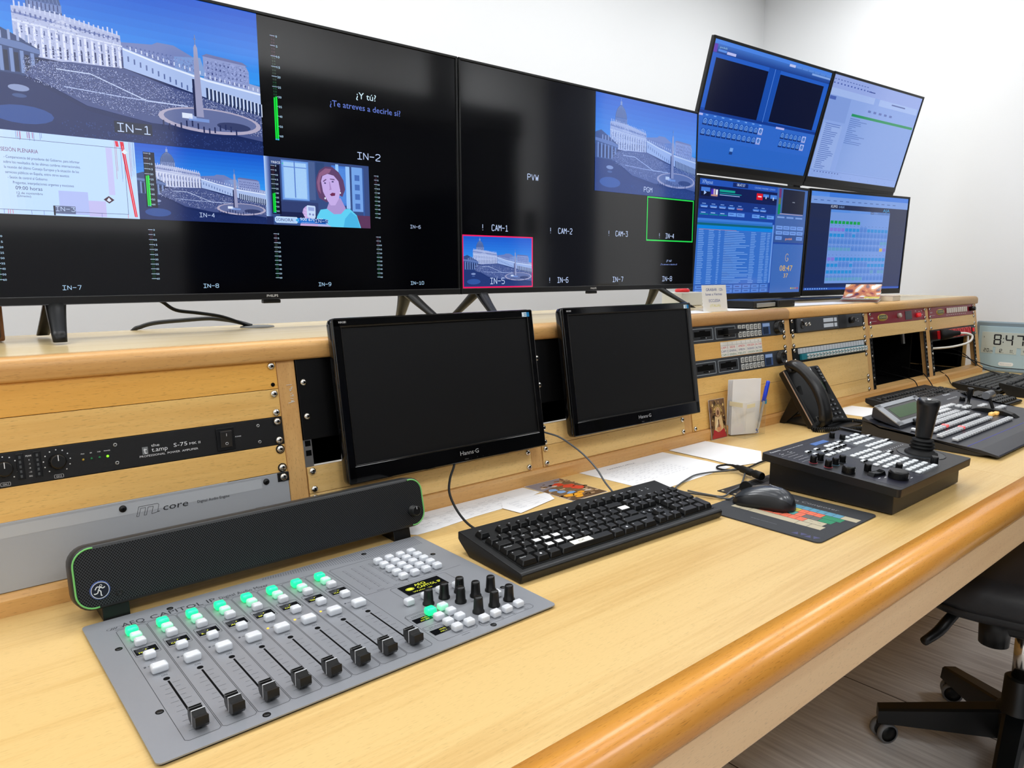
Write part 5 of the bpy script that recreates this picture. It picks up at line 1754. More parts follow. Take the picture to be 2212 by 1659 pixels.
# screws
hs = B(); hs.use(DARK); hs.cyl((0, 0, 0), .0040, .0004, 18); hs.use(SATIN); hs.lathe([(.0032, .0004), (.0026, .0009), (.0001, .0008)], 14, cap=False)
s0 = None
for x, y in ((-.2995, -.2381), (-.2979, -.3997), (-.2192, -.4728), (-.2246, -.1672), (.0564, -.1655), (.1369, -.2350), (.0653, -.4730), (.1423, -.3976)):
    M = Matrix.Translation((x + .0795, y + .3160, .0042))
    if s0 is None: s0 = part('screw', hs, parent=mx); s0.matrix_basis = M
    else: again(s0, mx, M)
# buttons
def btn_mesh(w, d, h, m):
    q_ = B(); q_.use(m); q_.box((0, 0, h / 2), (w, d, h), h * .28, 3, smooth=True)
    q_.use(mat('button_window', (228, 230, 236), .15, coat=.5)); q_.box((0, 0, h), (w * .70, d * .62, .0005), .0002)
    return q_
BTN = {}
def button(kind, x, y, z=None):
    M = Matrix.Translation((x + .0795, y + .3160, .0042))
    if kind in BTN:
        return again(BTN[kind], mx, M)
    if kind == 'small': q_ = btn_mesh(.0125, .0110, .0085, CLEARBTN)
    elif kind == 'on': q_ = btn_mesh(.0172, .0130, .0090, CLEARBTN)
    elif kind == 'tint': q_ = btn_mesh(.0125, .0110, .0085, GREENHALF)
    elif kind == 'lit':
        q_ = B(); q_.use(GREENBTN); q_.box((0, 0, .0048), (.0135, .0125, .0096), .0030, 3, smooth=True)
    o = part('lit_button' if kind == 'lit' else 'button', q_, parent=mx, label='glowing green button' if kind == 'lit' else None)
    o.matrix_basis = M; BTN[kind] = o
    return o
OLED = mat('oled_black', (6, 8, 12), .12)
YG = mat('oled_yellow', (196, 200, 60), .4, emit=(200, 205, 50), es=.8)
AMBER = mat('amber_led', (255, 190, 60), .4, emit=(255, 180, 40), es=1.6)
GREYLED = mat('led_off_dark', (70, 74, 82), .4)
names = ('MIC 1 IP', 'CATE-E 1', 'R. EST 1', 'AUX 1', 'SIP CATI', 'CABINA', 'TERACO', 'ICA HYB')
cap = B()
cap.use(SATIN)
for sy in (1, -1):
    prof = [(0, 0), (0, .0148), (sy * .0010, .0150), (sy * .0052, .0118), (sy * .0085, .0122), (sy * .0120, .0132), (sy * .0124, .0050), (sy * .0095, .0012), (sy * .004, 0)]
    cap.prism(prof if sy < 0 else list(reversed(prof)), -.0062, .0062, 'X')
cap.box((0, .0062, .0135), (.0118, .0009, .0016), .0003); cap.box((0, .0092, .0141), (.0118, .0009, .0014), .0003)
cap.use(WHITEINK); cap.box((0, 0, .0076), (.0128, .0009, .0150))
cap0 = None
for i in range(8):
    x = -.2925 + CH * i
    xb = x + .0138
    button('lit', xb, -.2090); button('tint', xb + .0006, -.2262); button('small', xb + .001, -.2430)
    q = B(); q.use(OLED); q.box((x + .0165, -.2610, MZ + .0002), (.0235, .0150, .0006))
    q.use(YG); q.text(names[i], (x + .0165, -.2665, MZ + .0006), .0034, .0170, 'XY', 'C'); q.box((x + .0165, -.2592, MZ + .0005), (.0014, .0014, .0002))
    q.use(mat('oled_grey', (120, 124, 120), .5)); q.text('AL  NL', (x + .0165, -.2580, MZ + .0006), .0018, None, 'XY', 'C')
    part('channel_display', q, parent=mx, world=True)
    button('small', xb + .0012, -.2825); button('on', xb + .002, -.3185)
    q = B(); q.use(AMBER if i in (4, 5, 6) else GREYLED); q.cyl((x + .0052, -.3018, MZ), .0014 if i in (4, 5, 6) else .0012, .0006, 12); part('process_light', q, parent=mx, world=True)
    q = B(); q.use(DARK); q.cyl((x + .0172, -.3400, MZ - .0004), .0034, .0006, 16); q.box((x + .0174, -.3990, MZ), (.0021, .1060, .0004)); part('fader_slot', q, parent=mx, world=True)
    M = Matrix.Translation((x + .0174 + .0795, -.4470 + .3160, .0062))
    if cap0 is None: cap0 = part('fader_cap', cap, parent=mx); cap0.matrix_basis = M
    else: again(cap0, mx, M)
# glow of the lit buttons comes from their own emission; the rest of the right-hand section:
for c_ in range(4):
    for r_ in range(5):
        button('small', .0540 + c_ * .0192, -.2130 - r_ * .0176)
q = B(); q.use(OLED); q.box((.0625, -.3215, MZ + .0003), (.0650, .0300, .0008))
q.use(YG); q.text('AEQ', (.0520, -.3170, MZ + .0008), .0064, .018, 'XY'); q.text('CAPITOL IP', (.0520, -.3260, MZ + .0008), .0064, .038, 'XY'); q.text('Welcome', (.0400, -.3330, MZ + .0008), .0034, .03, 'XY')
q.lathe([(.0064, .0008), (.0056, .0008)], 20, Matrix.Translation((.0415, -.3205, MZ)) @ Matrix.Scale(.7, 4, (0, 1, 0)), cap=False); q.lathe([(.0046, .0008), (.0001, .0008)], 20, Matrix.Translation((.0415, -.3205, MZ)) @ Matrix.Scale(.7, 4, (0, 1, 0)), cap=False)
part('main_display', q, parent=mx, world=True)
for (xc, yc, w_, h_), t in (((.0070, -.4045, .0250, .0115), ('LEVEL', 'INT SPK')), ((.0080, -.4430, .0250, .0125), ('LEVEL', 'MIC 1'))):
    q = B(); q.use(OLED); q.box((xc, yc, MZ + .0002), (w_, h_, .0006)); q.use(YG); q.text(t[0], (xc + .004, yc + .001, MZ + .0006), .0026, None, 'XY', 'C'); q.text(t[1], (xc + .002, yc - .0042, MZ + .0006), .0026, None, 'XY', 'C')
    part('small_display', q, parent=mx, world=True)
for x, y in ((.0164, -.3585), (.0417, -.3980), (.0225, -.4175), (.0422, -.4155), (.0232, -.4365), (.0423, -.4345), (.0235, -.4545), (.0424, -.4540), (.0622, -.4580), (.0816, -.4570), (.1004, -.4570), (.1210, -.4550), (.0435, -.3570), (.0690, -.3545), (.0945, -.3565), (.1180, -.4135)):
    button('small' if (x, y) != (.0417, -.3980) else 'tint', x, y)
button('lit', .0223, -.3990)
kq = B(); kq.use(SATIN); kq.lathe([(.0078, 0), (.0078, .0022), (.0066, .0034), (.0058, .0175), (.0056, .0200), (.0048, .0210), (.0001, .0210)], 26, cap=False)
kq.use(mat('knob_line', (60, 62, 64), .5)); kq.box((0, .0056, .0115), (.0008, .0010, .016))
k0 = None
for x, y in ((.0365, -.3754), (.0627, -.3736), (.0888, -.3723), (.0719, -.3980), (.0974, -.3968), (.1234, -.3962), (.0719, -.4362), (.0985, -.4352), (.1240, -.4344)):
    M = Matrix.Translation((x + .0795, y + .3160 + .002, .0042))
    if k0 is None: k0 = part('knob', kq, parent=mx); k0.matrix_basis = M
    else: again(k0, mx, M)

# ================================================================== keyboards
KEYME = {}
def key_mesh(w, d, h):
    kk = (round(w, 4), round(d, 4), h)
    if kk in KEYME: return KEYME[kk]
    q_ = B(); q_.use(KEYCAP)
    def rg(ww, dd, z, c=.0012):
        hw, hd = ww / 2, dd / 2
        return [(-hw + c, -hd, z), (hw - c, -hd, z), (hw, -hd + c, z), (hw, hd - c, z), (hw - c, hd, z), (-hw + c, hd, z), (-hw, hd - c, z), (-hw, -hd + c, z)]
    q_.loft([rg(w, d, 0), rg(w - .0008, d - .0008, h * .35), rg(w - .0046, d - .0052, h * .93), rg(w - .0056, d - .0064, h)], smooth=False)
    me = q_.mesh('key'); fix_normals(me)
    KEYME[kk] = me
    return me
U = .01905
def full_layout(W=.455):
    """list of (name, centre x, centre y, width, depth, legend); origin front-left corner of the keyboard"""
    L_ = []
    x0 = .0125
    rows_y = [.0230, .0418, .0606, .0794, .0982, .1245]
    def row(y, specs, xs=x0):
        x = xs
        for sp in specs:
            if isinstance(sp, (int, float)): x += sp * U; continue
            w, leg = sp
            L_.append(['key', x + w * U / 2, y, w * U - .0010, U - .0010, leg]); x += w * U
        return x
    row(rows_y[0], [(1.5, 'Control'), (1.25, '#'), (1.25, 'Alt'), (5.75, ' '), (1.25, 'Alt Gr'), (1.25, '#'), (1.25, '='), (1.5, 'Control')])
    row(rows_y[1], [(1.25, '^')] + [(1, c) for c in '< Z X C V B N M ; : -'.split()] + [(2.75, '^')])
    row(rows_y[2], [(1.75, 'Bloq Mayus')] + [(1, c) for c in 'A S D F G H J K L Ñ ´ Ç'.split()] + [(1.25, ' ')])
    row(rows_y[3], [(1.5, '|<')] + [(1, c) for c in 'Q W E R T Y U I O P ` +'.split()] + [(1.5, ' ')])
    row(rows_y[4], [(1, c) for c in 'º 1 2 3 4 5 6 7 8 9 0 \' ¡'.split()] + [(2, '<-')])
    row(rows_y[5], [(1, 'Esc'), 1.0, (1, 'F1'), (1, 'F2'), (1, 'F3'), (1, 'F4'), .5, (1, 'F5'), (1, 'F6'), (1, 'F7'), (1, 'F8'), .5, (1, 'F9'), (1, 'F10'), (1, 'F11'), (1, 'F12')])
    xn = x0 + 15 * U + .0065
    row(rows_y[5], [(1, 'Impr'), (1, 'Bloq'), (1, 'Pausa')], xn)
    row(rows_y[4], [(1, 'Insert'), (1, 'Inicio'), (1, 'RePag')], xn); row(rows_y[3], [(1, 'Supr'), (1, 'Fin'), (1, 'AvPag')], xn)
    row(rows_y[1], [1, (1, '^')], xn); row(rows_y[0], [(1, '<'), (1, 'v'), (1, '>')], xn)
    xm = xn + 3 * U + .0065
    row(rows_y[4], [(1, 'Num'), (1, '/'), (1, '*'), (1, '-')], xm); row(rows_y[3], [(1, '7'), (1, '8'), (1, '9')], xm); row(rows_y[2], [(1, '4'), (1, '5'), (1, '6')], xm)
    row(rows_y[1], [(1, '1'), (1, '2'), (1, '3')], xm); row(rows_y[0], [(2, '0'), (1, '.')], xm)
    L_.append(['key', xm + 3.5 * U, (rows_y[3] + rows_y[2]) / 2, U - .001, 2 * U - .001, '+']); L_.append(['key', xm + 3.5 * U, (rows_y[0] + rows_y[1]) / 2, U - .001, 2 * U - .001, 'Intro'])
    for k in L_:
        if abs(k[2] - rows_y[5]) < 1e-6: k[0] = 'function_key'
    return L_
def keyboard(name, label, x, y, yaw, W=.455, D=.158, hf=.0165, hb=.034, z=0.0, scale=1.0, layout=None, legends=True, key_h=.0085, m=None, group='keyboards on the worktop', lip=True):
    r = thing(name, label, 'keyboard', group=group)
    r.matrix_world = Matrix.Translation((x, y, ZD + z)) @ Matrix.Rotation(yaw, 4, 'Z') @ Matrix.Scale(scale, 4)
    sl = math.atan2(hb - hf, D)
    q_ = B(); q_.use(m or mat('keyboard_black', (11, 12, 13), .4, spec=.4, bump=(900, .1)))
    q_.prism([(.004, .0006), (D - .03, .0006), (D - .004, hb - .016), (D, hb - .012), (D, hb - .001), (D - .002, hb), (.004, hf), (.0015, hf - .0015), (0, hf - .004), (.002, .003)], 0, W, 'X', bev=.0012)
    part('case', q_, parent=r)
    q_ = B(); q_.use(SATIN)
    for xx in (.04, W - .04):
        q_.box((xx, D - .028, hb * .28), (.03, .004, hb * .55), .001)
    part('rear_foot', q_, parent=r)
    TP = Matrix.Translation((0, 0, hf)) @ Matrix.Rotation(sl, 4, 'X')
    if legends:
        q_ = B(TP); q_.use(SATIN)
        xk = .0125
        for a, c_, d_, e_ in ((xk, .0125, 15 * U, .098), (xk + 15 * U + .0065, .0125, 3 * U, .040), (xk + 15 * U + .0065, .069, 3 * U, .040), (xk + 18 * U + .013, .0125, 4 * U, .098)):
            q_.box((a + d_ / 2, c_ + e_ / 2, .0001), (d_ + .003, e_ + .002, .0006))
        part('key_well', q_, parent=r)
    out = {}
    lq = B(TP); lq.use(WHITEINK)
    for nm, kx, ky, w, d, leg in (layout or full_layout()):
        o = link(bpy.data.objects.new(nm if leg != ' ' or w < .05 else 'space_bar', key_mesh(w, d, key_h)))
        o.parent = r
        o.matrix_basis = TP @ Matrix.Translation((kx, ky, .0003))
        out.setdefault(leg, []).append((kx, ky, w, d))
        if legends and leg != ' ':
            h_ = .0036 if len(leg) == 1 else .0022
            if len(leg) > 5:
                h_ = .0022
            if leg == '#':
                lq.box((kx, ky, key_h + .0004), (.0032, .0032, .0001))
            else:
                lq.text(leg, (kx - w / 2 + .0042, ky + d / 2 - .0042 - h_, key_h + .0005), h_, None, 'XY', 'L')
    if legends: part('key_legends', lq, parent=r, fix=False)
    else: lq.bm.free()
    return r, TP, out
kb, TP, KP = keyboard('keyboard', 'black full-size keyboard with white stickers and a CUT strip, nearest the camera', .1720, -.4030, R(-2.2), W=.4555, D=.1590)
def sticker(kx, ky, w, d, name='sticker', lab='white sticker on a key'):
    q_ = B(TP); q_.use(mat('sticker_white', (246, 247, 248), .5)); q_.box((kx, ky, .0094), (w, d, .0003)); return part(name, q_, parent=kb, label=lab)
for c in 'SDFXCV':
    kx, ky, w, d = KP[c][0]; sticker(kx + .0008, ky - .0020, .0118, .0082)
kx, ky, w, d = sorted(KP[' '], key=lambda k_: (-k_[1]))[0]
sticker(kx + .0015, ky, .0190, .0115)
sp = max(KP[' '], key=lambda k_: k_[2])
q = B(TP); q.use(mat('strip_cream', (238, 234, 222), .5)); q.box((sp[0] - .0090, sp[1], .0094), (.0400, .0118, .0003)); q.use(BLACKINK); q.text('CUT', (sp[0] - .009, sp[1] - .0022, .0097), .0046, .0120, 'XY', 'C'); part('sticker', q, parent=kb, label='cream strip reading CUT')
q = B(TP); q.use(mat('icon_grey', (150, 154, 158), .5))
for k in range(3):
    q.box((.375 + k * .0165, .1330, .0002), (.0034, .0026, .0002)); q.box((.375 + k * .0165, .1385, .0002), (.0012, .0026, .0002))
part('status_icons', q, parent=kb)
for k in range(4):
    q = B(TP); q.use(SATIN); q.cyl((.3135 + k * .0142 + .003, .0605, 0), .0054, .0016, 18); q.use(WHITEINK); q.box((.3135 + k * .0142 + .003, .0605, .0017), (.003, .001, .0002)); q.box((.3135 + k * .0142 + .003, .0605, .0017), (.001, .003, .0002)); part('round_key', q, parent=kb)

keyboard('keyboard', 'black keyboard lying against the bottom rail, behind the video switcher', 1.9150, -.2480, R(-1), W=.455, D=.160, hf=.012, hb=.026, key_h=.006, legends=False)
keyboard('keyboard', 'black keyboard in front of the farthest rack bay, cables crossing over it', 2.4950, -.3000, R(1), W=.455, D=.155, hf=.014, hb=.028, key_h=.006, legends=False)
keyboard('keyboard', 'black keyboard at the right picture edge, its back raised on feet', 2.4800, -.4500, R(3), W=.455, D=.150, hf=.022, hb=.046, key_h=.006, legends=False)
cl = [['key', .012 + c_ * U + U / 2, .012 + r_ * .0188 + .0094, U - .001, U - .001, 'x'] for c_ in range(11) for r_ in range(5)]
keyboard('keyboard', 'compact black keyboard between the video switcher and the keyboard behind it', 2.1250, -.3960, R(-2), W=.235, D=.135, hf=.012, hb=.026, key_h=.006, legends=False, layout=cl)
for kbx, (x, y) in enumerate(((1.935, -.105), (2.515, -.160), (2.50, -.322))):
    pass

# ================================================================== camera controller with joystick
pz = thing('camera_controller', 'black camera remote controller with tall joystick, beside the mouse', 'controller', (1.0190, -.4940, ZD))
PX0, PX1, PYF, PYB, PZF, PZB = .8485, 1.1899, -.6288, -.3598, ZD + .0550, ZD + .0716
PSL = math.atan2(PZB - PZF, PYB - PYF)
PT = Matrix.Translation((PX0 - 1.0190, PYF + .4940, PZF - ZD)) @ Matrix.Rotation(PSL, 4, 'X')
PW_, PD_ = PX1 - PX0, (PYB - PYF) / math.cos(PSL)
PTZM = mat('controller_black', (20, 20, 23), .4, .1, bump=(1200, .1))
q = B(); q.use(PTZM)
q.prism([(-.1175, .0025), (.124, .0025), (.124, .060), (-.1175, .0445)], -.1535, .1590, 'X', bev=.001)
part('base', q, parent=pz)
q = B(PT); q.use(PTZM)
pts = []
for sx, sy, a0 in ((PW_ - .006, .006, -90), (PW_ - .006, PD_ - .006, 0), (.006, PD_ - .006, 90), (.006, .006, 180)):
    for k in range(5):
        a = R(a0 + k * 22.5); pts.append((sx + .006 * math.cos(a), sy + .006 * math.sin(a)))
q.prism(pts, -.0155, 0, 'Z', bev=.0008)
part('top_panel', q, parent=pz)
for x in (-.14, .145):
    for y in (-.105, .11):
        q = B(); q.use(RUB); q.cyl((x, y, 0), .007, .0028, 14); part('rubber_foot', q, parent=pz)
q = B(PT); q.use(SATIN); q.box((.3420 - .004, .2480, .0012), (.008, .050, .008), .001); part('hinge_bar', q, parent=pz)
q = B(PT); q.use(mat('panel_grey', (70, 74, 78), .45, .1))
q.box((.176, .0965, .0001), (.098, .160, .0002)); q.box((.275, .185, .0001), (.110, .090, .0002)); q.box((.105, .2050, .0001), (.045, .028, .0002))
q.use(mat('panel_navy', (26, 26, 40), .35)); q.box((.075, .038, .0001), (.118, .070, .0002))
part('panel_fields', q, parent=pz)
q = B(PT); q.use(WHITEINK)
q.text('Panasonic', (.0130, .2545, .0003), .0052, .036, 'XY'); q.text('Remote Camera Controller AW-RP60', (.0520, .2505, .0003), .0026, .078, 'XY')
for x, y in ((.022, .2420), (.052, .2410)): q.box((x, y, .0003), (.003, .0012, .0001)); q.box((x + .002, y - .005, .0003), (.010, .0008, .0001))
for k in range(3):
    for j in range(9):
        q.box((.018 + j * .0042 + k * .001, .2200 - k * .0105, .0003), (.0022, .0007, .0001))
for a, c_, d_, e_ in ((.010, .188, .050, .0003), (.010, .230, .050, .0003)):
    q.box((a + d_ / 2, c_, .0003), (d_, e_, .0001))
for j in range(10): q.cyl((.2312 + j * .0102, .1275, .0002), .0013, .0003, 10)
for x, y in ((.036, .052), (.052, .048), (.070, .047), (.092, .018)): q.box((x, y, .0003), (.008, .0012, .0001))
part('lettering', q, parent=pz, fix=False)
q = B(PT); q.use(mat('controller_lcd', (64, 96, 150), .2, emit=(70, 105, 165), es=.5)); q.box((.1760, .2385, .0004), (.0580, .0130, .0008)); part('display', q, parent=pz)
WB = mat('pale_button', (222, 226, 228), .35, emit=(200, 205, 210), es=.10)
bq = B(); bq.use(WB); bq.box((0, 0, .0016), (.0122, .0095, .0034), .0014)
bq2 = B(); bq2.use(WB); bq2.box((0, 0, .0016), (.0122, .0095, .0034), .0014); bq2.use(DARK); bq2.box((0, -.0032, .0022), (.0126, .0032, .0026), .0004)
p0 = {'w': None, 'b': None}
def pbtn(x, y, k='w'):
    M = PT @ Matrix.Translation((x, y, 0))
    if p0[k] is None:
        p0[k] = part('button', bq if k == 'w' else bq2, parent=pz); p0[k].matrix_basis = M
    else: again(p0[k], pz, M)
for j in range(8):
    for i in range(5):
        pbtn(.1370 + i * .0186, .0235 + j * .0177)
for x, y in ((.0825, .2144), (.1175, .2141), (.1170, .1974), (.0800, .1967), (.1586, .1978), (.1770, .1971), (.1974, .1973), (.2160, .2143), (.3290, .2022), (.3283, .1620), (.2345, .1168), (.1189, .1179)):
    pbtn(x, y, 'b')
for x, y in ((.1400, .1790), (.1600, .1790), (.1790, .1790), (.1590, .2135), (.1765, .2138), (.1953, .2136), (.1150, .0923), (.1175, .0757), (.0981, .1794), (.1178, .1802), (.1400, .1990)):
    pbtn(x, y)
for j, y in enumerate((.1477, .1640, .1870, .2080)):
    for i in range(5):
        pbtn(.2350 + i * .0180 + (.004 if j % 2 else 0), y)
for x, y in ((.2960, .2235), (.2700, .2240), (.3150, .2240)): pbtn(x, y)
def pknob(x, y, r_, h_, name='knob', lab=None, rib=16, ring=None):
    q_ = B(PT @ Matrix.Translation((x, y, 0)))
    if ring:
        q_.use(mat('ring_%d' % ring[0], ring, .5)); q_.cyl((0, 0, 0), r_ * 1.22, .0005, 24)
    q_.use(SATIN); q_.lathe([(r_, .0004), (r_ * .97, h_ * .8), (r_ * .86, h_)], 28)
    for k in range(rib):
        a = k * 2 * math.pi / rib; q_.box((0, 0, 0), (r_ * .10, r_ * .16, h_ * .72), M=Matrix.Rotation(a, 4, 'Z') @ Matrix.Translation((r_ * .98, 0, h_ * .42)))
    q_.use(WHITEINK); q_.box((0, -r_ * 1.0, h_ * .5), (r_ * .05, r_ * .12, h_ * .5))
    return part(name, q_, parent=pz, label=lab)
for x, y, c in ((.0253, .1730, (170, 60, 70)), (.0505, .1720, (60, 64, 70)), (.0232, .1420, (170, 60, 70)), (.0501, .1415, (70, 110, 130)), (.0773, .1412, (60, 64, 70))):
    pknob(x, y, .0064, .0150, ring=c)
for x, y in ((.2456, .2458), (.2486, .2240)): pknob(x, y, .0058, .0120)
pknob(.0210, .1020, .0115, .0140, rib=30); pknob(.0640, .0900 - .004, .0064, .0150); pknob(.0680, .0320, .0168, .0150, rib=40); pknob(.1180, .0520, .0062, .0150); pknob(.2290, .0300, .0070, .0150)
q = B(PT @ Matrix.Translation((.0520, .0640, 0)) @ Matrix.Rotation(R(-12), 4, 'Z')); q.use(SATIN)
q.prism([(-.0190, 0), (-.0150, .0075), (-.006, .0050), (.004, .0048), (.014, .0085), (.0190, .0)], -.0065, .0065, 'Y', bev=.0008)
for k in range(5): q.box((.006 + k * .0018, 0, .0060 + k * .0006), (.0005, .011, .001))
part('rocker', q, parent=pz)
JX, JY = .2850, .0760
q = B(PT @ Matrix.Translation((JX, JY, 0))); q.use(GLOSS); q.lathe([(.0455, .0002), (.0455, .0008), (.0440, .0008), (.0440, .0002)], 44, cap=False)
q.use(mat('joy_plate', (46, 50, 54), .35, .2)); q.cyl((0, 0, 0), .0440, .0005, 44); part('joystick_ring', q, parent=pz)
q = B(PT @ Matrix.Translation((JX, JY, 0))); q.use(RUB)
q.lathe([(.0310, .0005), (.0305, .0035), (.0250, .0045), (.0245, .0075), (.0215, .0090), (.0190, .0110), (.0235, .0140), (.0240, .0160), (.0180, .0185), (.0225, .0210), (.0228, .0232), (.0165, .0258), (.0205, .0280), (.0205, .0298), (.0140, .0320), (.0125, .0350)], 40, cap=False)
part('joystick_boot', q, parent=pz)
q = B(PT @ Matrix.Translation((JX, JY, 0))); q.use(mat('joystick_black', (17, 18, 20), .3, bump=(700, .12)))
q.lathe([(.0125, .0335), (.0150, .0350), (.0152, .0380), (.0185, .0850), (.0212, .1030), (.0214, .1070), (.0212, .1075), (.0212, .1082), (.0208, .1120), (.0170, .1155), (.0120, .1150), (.0001, .1135)], 36, cap=False)
part('joystick_handle', q, parent=pz)
q = B(PT @ Matrix.Translation((JX, JY, 0))); q.use(mat('chrome_glint', (220, 220, 220), .15, 1.0)); q.lathe([(.0050, .1138), (.0046, .1158), (.0001, .1160)], 16, cap=False); part('joystick_button', q, parent=pz)

# ================================================================== video switcher
SWM = mat('switcher_grey', (44, 46, 54), .34, .2, bump=(1100, .06))
SWD = mat('switcher_dark', (34, 34, 37), .45)
sw = thing('video_switcher', 'wide dark grey video switcher with silver-framed display and rows of white buttons', 'switcher', (1.775, -.45, ZD))
SX0, SX1 = 1.4500, 2.1000
prof = [(-.2910, .056), (-.3330, .0355), (-.4730, .0260), (-.5640, .0185), (-.6030, .0105)]
q = B(); q.use(SWM)
top = [(y, ZD + z) for y, z in prof]
q.prism([(-.2890, ZD + .053)] + top + [(-.6060, ZD + .0085), (-.6030, ZD + .0055), (-.5800, ZD + .0085), (-.2890, ZD + .045)], SX0, SX1, 'X', bev=.0007)
part('top_panel', q, parent=sw, world=True)
q = B(); q.use(SWD)
q.prism([(-.2880, ZD + .0015), (-.2880, ZD + .050), (-.3330, ZD + .030), (-.5830, ZD + .008), (-.5600, ZD + .0015)], SX0 + .004, SX1 - .004, 'X', bev=.0008)
part('body', q, parent=sw, world=True)
def sw_z(y):
    for (a, za), (c, zc) in zip(prof, prof[1:]):
        if c <= y <= a: return ZD + za + (zc - za) * (y - a) / (c - a), math.atan2(za - zc, a - c)
    return ZD + .03, 0
def SWT(x, y):
    z, sl = sw_z(y)
    return Matrix.Translation((x, y, z)) @ Matrix.Rotation(sl, 4, 'X')
q = B(); q.use(mat('blue_line', (60, 62, 190), .4)); q.T = SWT(1.775, -.5370); q.box((0, 0, .0002), (.64, .0012, .0003)); part('blue_stripe', q, parent=sw, world=True)
# display hood
q = B(); q.use(SWM); 
hx0, hx1 = 1.4720, 1.7300
q.prism([(-.3020, ZD + .053), (-.3040, ZD + .0790), (-.3090, ZD + .0810), (-.3720, ZD + .0420), (-.3760, ZD + .0340)], hx0 + .002, hx1 - .002, 'X', bev=.001)
part('display_hood', q, parent=sw, world=True)
HT = Matrix.Translation(((hx0 + hx1) / 2, (-.3085 - .3745) / 2, ZD + (.0815 + .0405) / 2 + .0010)) @ Matrix.Rotation(math.atan2(.0410, .0660), 4, 'X')
hd = math.hypot(.066, .041)
q = B(HT); q.use(mat('silver_frame', (176, 180, 186), .3, .5))
w_ = hx1 - hx0
for a, c_, d_, e_ in ((0, hd / 2 - .0055, w_, .013), (0, -hd / 2 + .0055, w_, .013), (-w_ / 2 + .014, 0, .028, hd), (w_ / 2 - .014, 0, .028, hd)):
    q.box((a, c_, .001), (d_, e_, .004), .001)
part('display_frame', q, parent=sw, world=True)
q = B(HT); q.use(GLOSS); q.box((0, 0, -.0003), (w_ - .055, hd - .023, .003)); q.use(mat('green_lcd', (34, 70, 22), .25, emit=(40, 90, 16), es=.10)); q.box((0, .0015, .0013), (w_ - .09, hd - .042, .0006)); part('display', q, parent=sw, world=True)
q = B(); q.use(mat('keycap_clear', (206, 208, 210), .25, coat=.5)); q.box((0, 0, .0050), (.0116, .0150, .0075), .0022); q.use(mat('keycap_shadow', (150, 152, 156), .4)); q.box((0, -.0015, .0089), (.0080, .0075, .0003))
sb0 = None
cnt = 0
def sbtn(x, y, m=None):
    global sb0, cnt
    M = Matrix.Translation((-1.775, .45, -ZD)) @ SWT(x, y)
    cnt += 1
    if cnt > 100: return STUFFB.append(M)
    if sb0 is None:
        sb0 = part('button', q, parent=sw); sb0.matrix_basis = M
    else: again(sb0, sw, M)
STUFFB = []
for y, xa, n_ in ((-.5030, 1.4780, 25), (-.4680, 1.4790, 22)):
    for i in range(n_): sbtn(xa + i * .0166, y)
for y, xa, n_ in ((-.4360, 1.5000, 21), (-.4060, 1.5600, 18), (-.3860, 1.6100, 14), (-.3620, 1.6400, 6), (-.3620, 1.7650, 5), (-.3440, 1.8000, 8)):
    for i in range(n_): sbtn(xa + i * .0168, y)
for x, y in ((1.905, -.380), (1.922, -.380), (1.939, -.380), (1.905, -.362), (1.922, -.362), (1.97, -.400), (1.99, -.400), (2.01, -.400), (1.98, -.440), (2.00, -.440), (2.02, -.440), (2.04, -.440), (1.4860, -.405), (1.52, -.438)):
    sbtn(x, y)
rest = B()
for M in STUFFB:
    rest.T = M
    rest.use(mat('keycap_clear', (0, 0, 0))); rest.box((0, 0, .0050), (.0116, .0150, .0075), .0022)
o = part('buttons', rest, parent=sw); o['kind'] = 'stuff'
for x, y in ((1.885, -.4560), (1.915, -.4600)):
    qq = B(SWT(x, y)); qq.use(mat('amber_key', (250, 206, 130), .3, emit=(255, 190, 90), es=.5)); qq.box((0, 0, .005), (.0240, .0110, .009), .002); part('lit_button', qq, parent=sw, world=True, label='amber lit button')
for x, y in ((1.600, -.4360), (1.618, -.4680)):
    qq = B(SWT(x, y)); qq.use(mat('red_key', (240, 120, 120), .3, emit=(255, 70, 70), es=.5)); qq.box((0, 0, .0062), (.0132, .0154, .0078), .002); part('lit_button', qq, parent=sw, world=True, label='red lit button')
for x, y, r_, h_ in ((1.560, -.3800, .010, .016), (2.018, -.3360, .0085, .0150)):
    qq = B(SWT(x, y)); qq.use(SATIN); qq.lathe([(r_, 0), (r_ * .92, h_), (r_ * .8, h_ + .001)], 22); part('knob', qq, parent=sw, world=True)
qq = B(SWT(1.990, -.3620)); qq.use(SATIN); qq.lathe([(.011, 0), (.010, .002), (.0042, .004), (.0040, .018), (.0085, .030), (.0095, .045), (.0098, .0500), (.008, .0515)], 22); part('positioner_stick', qq, parent=sw, world=True)
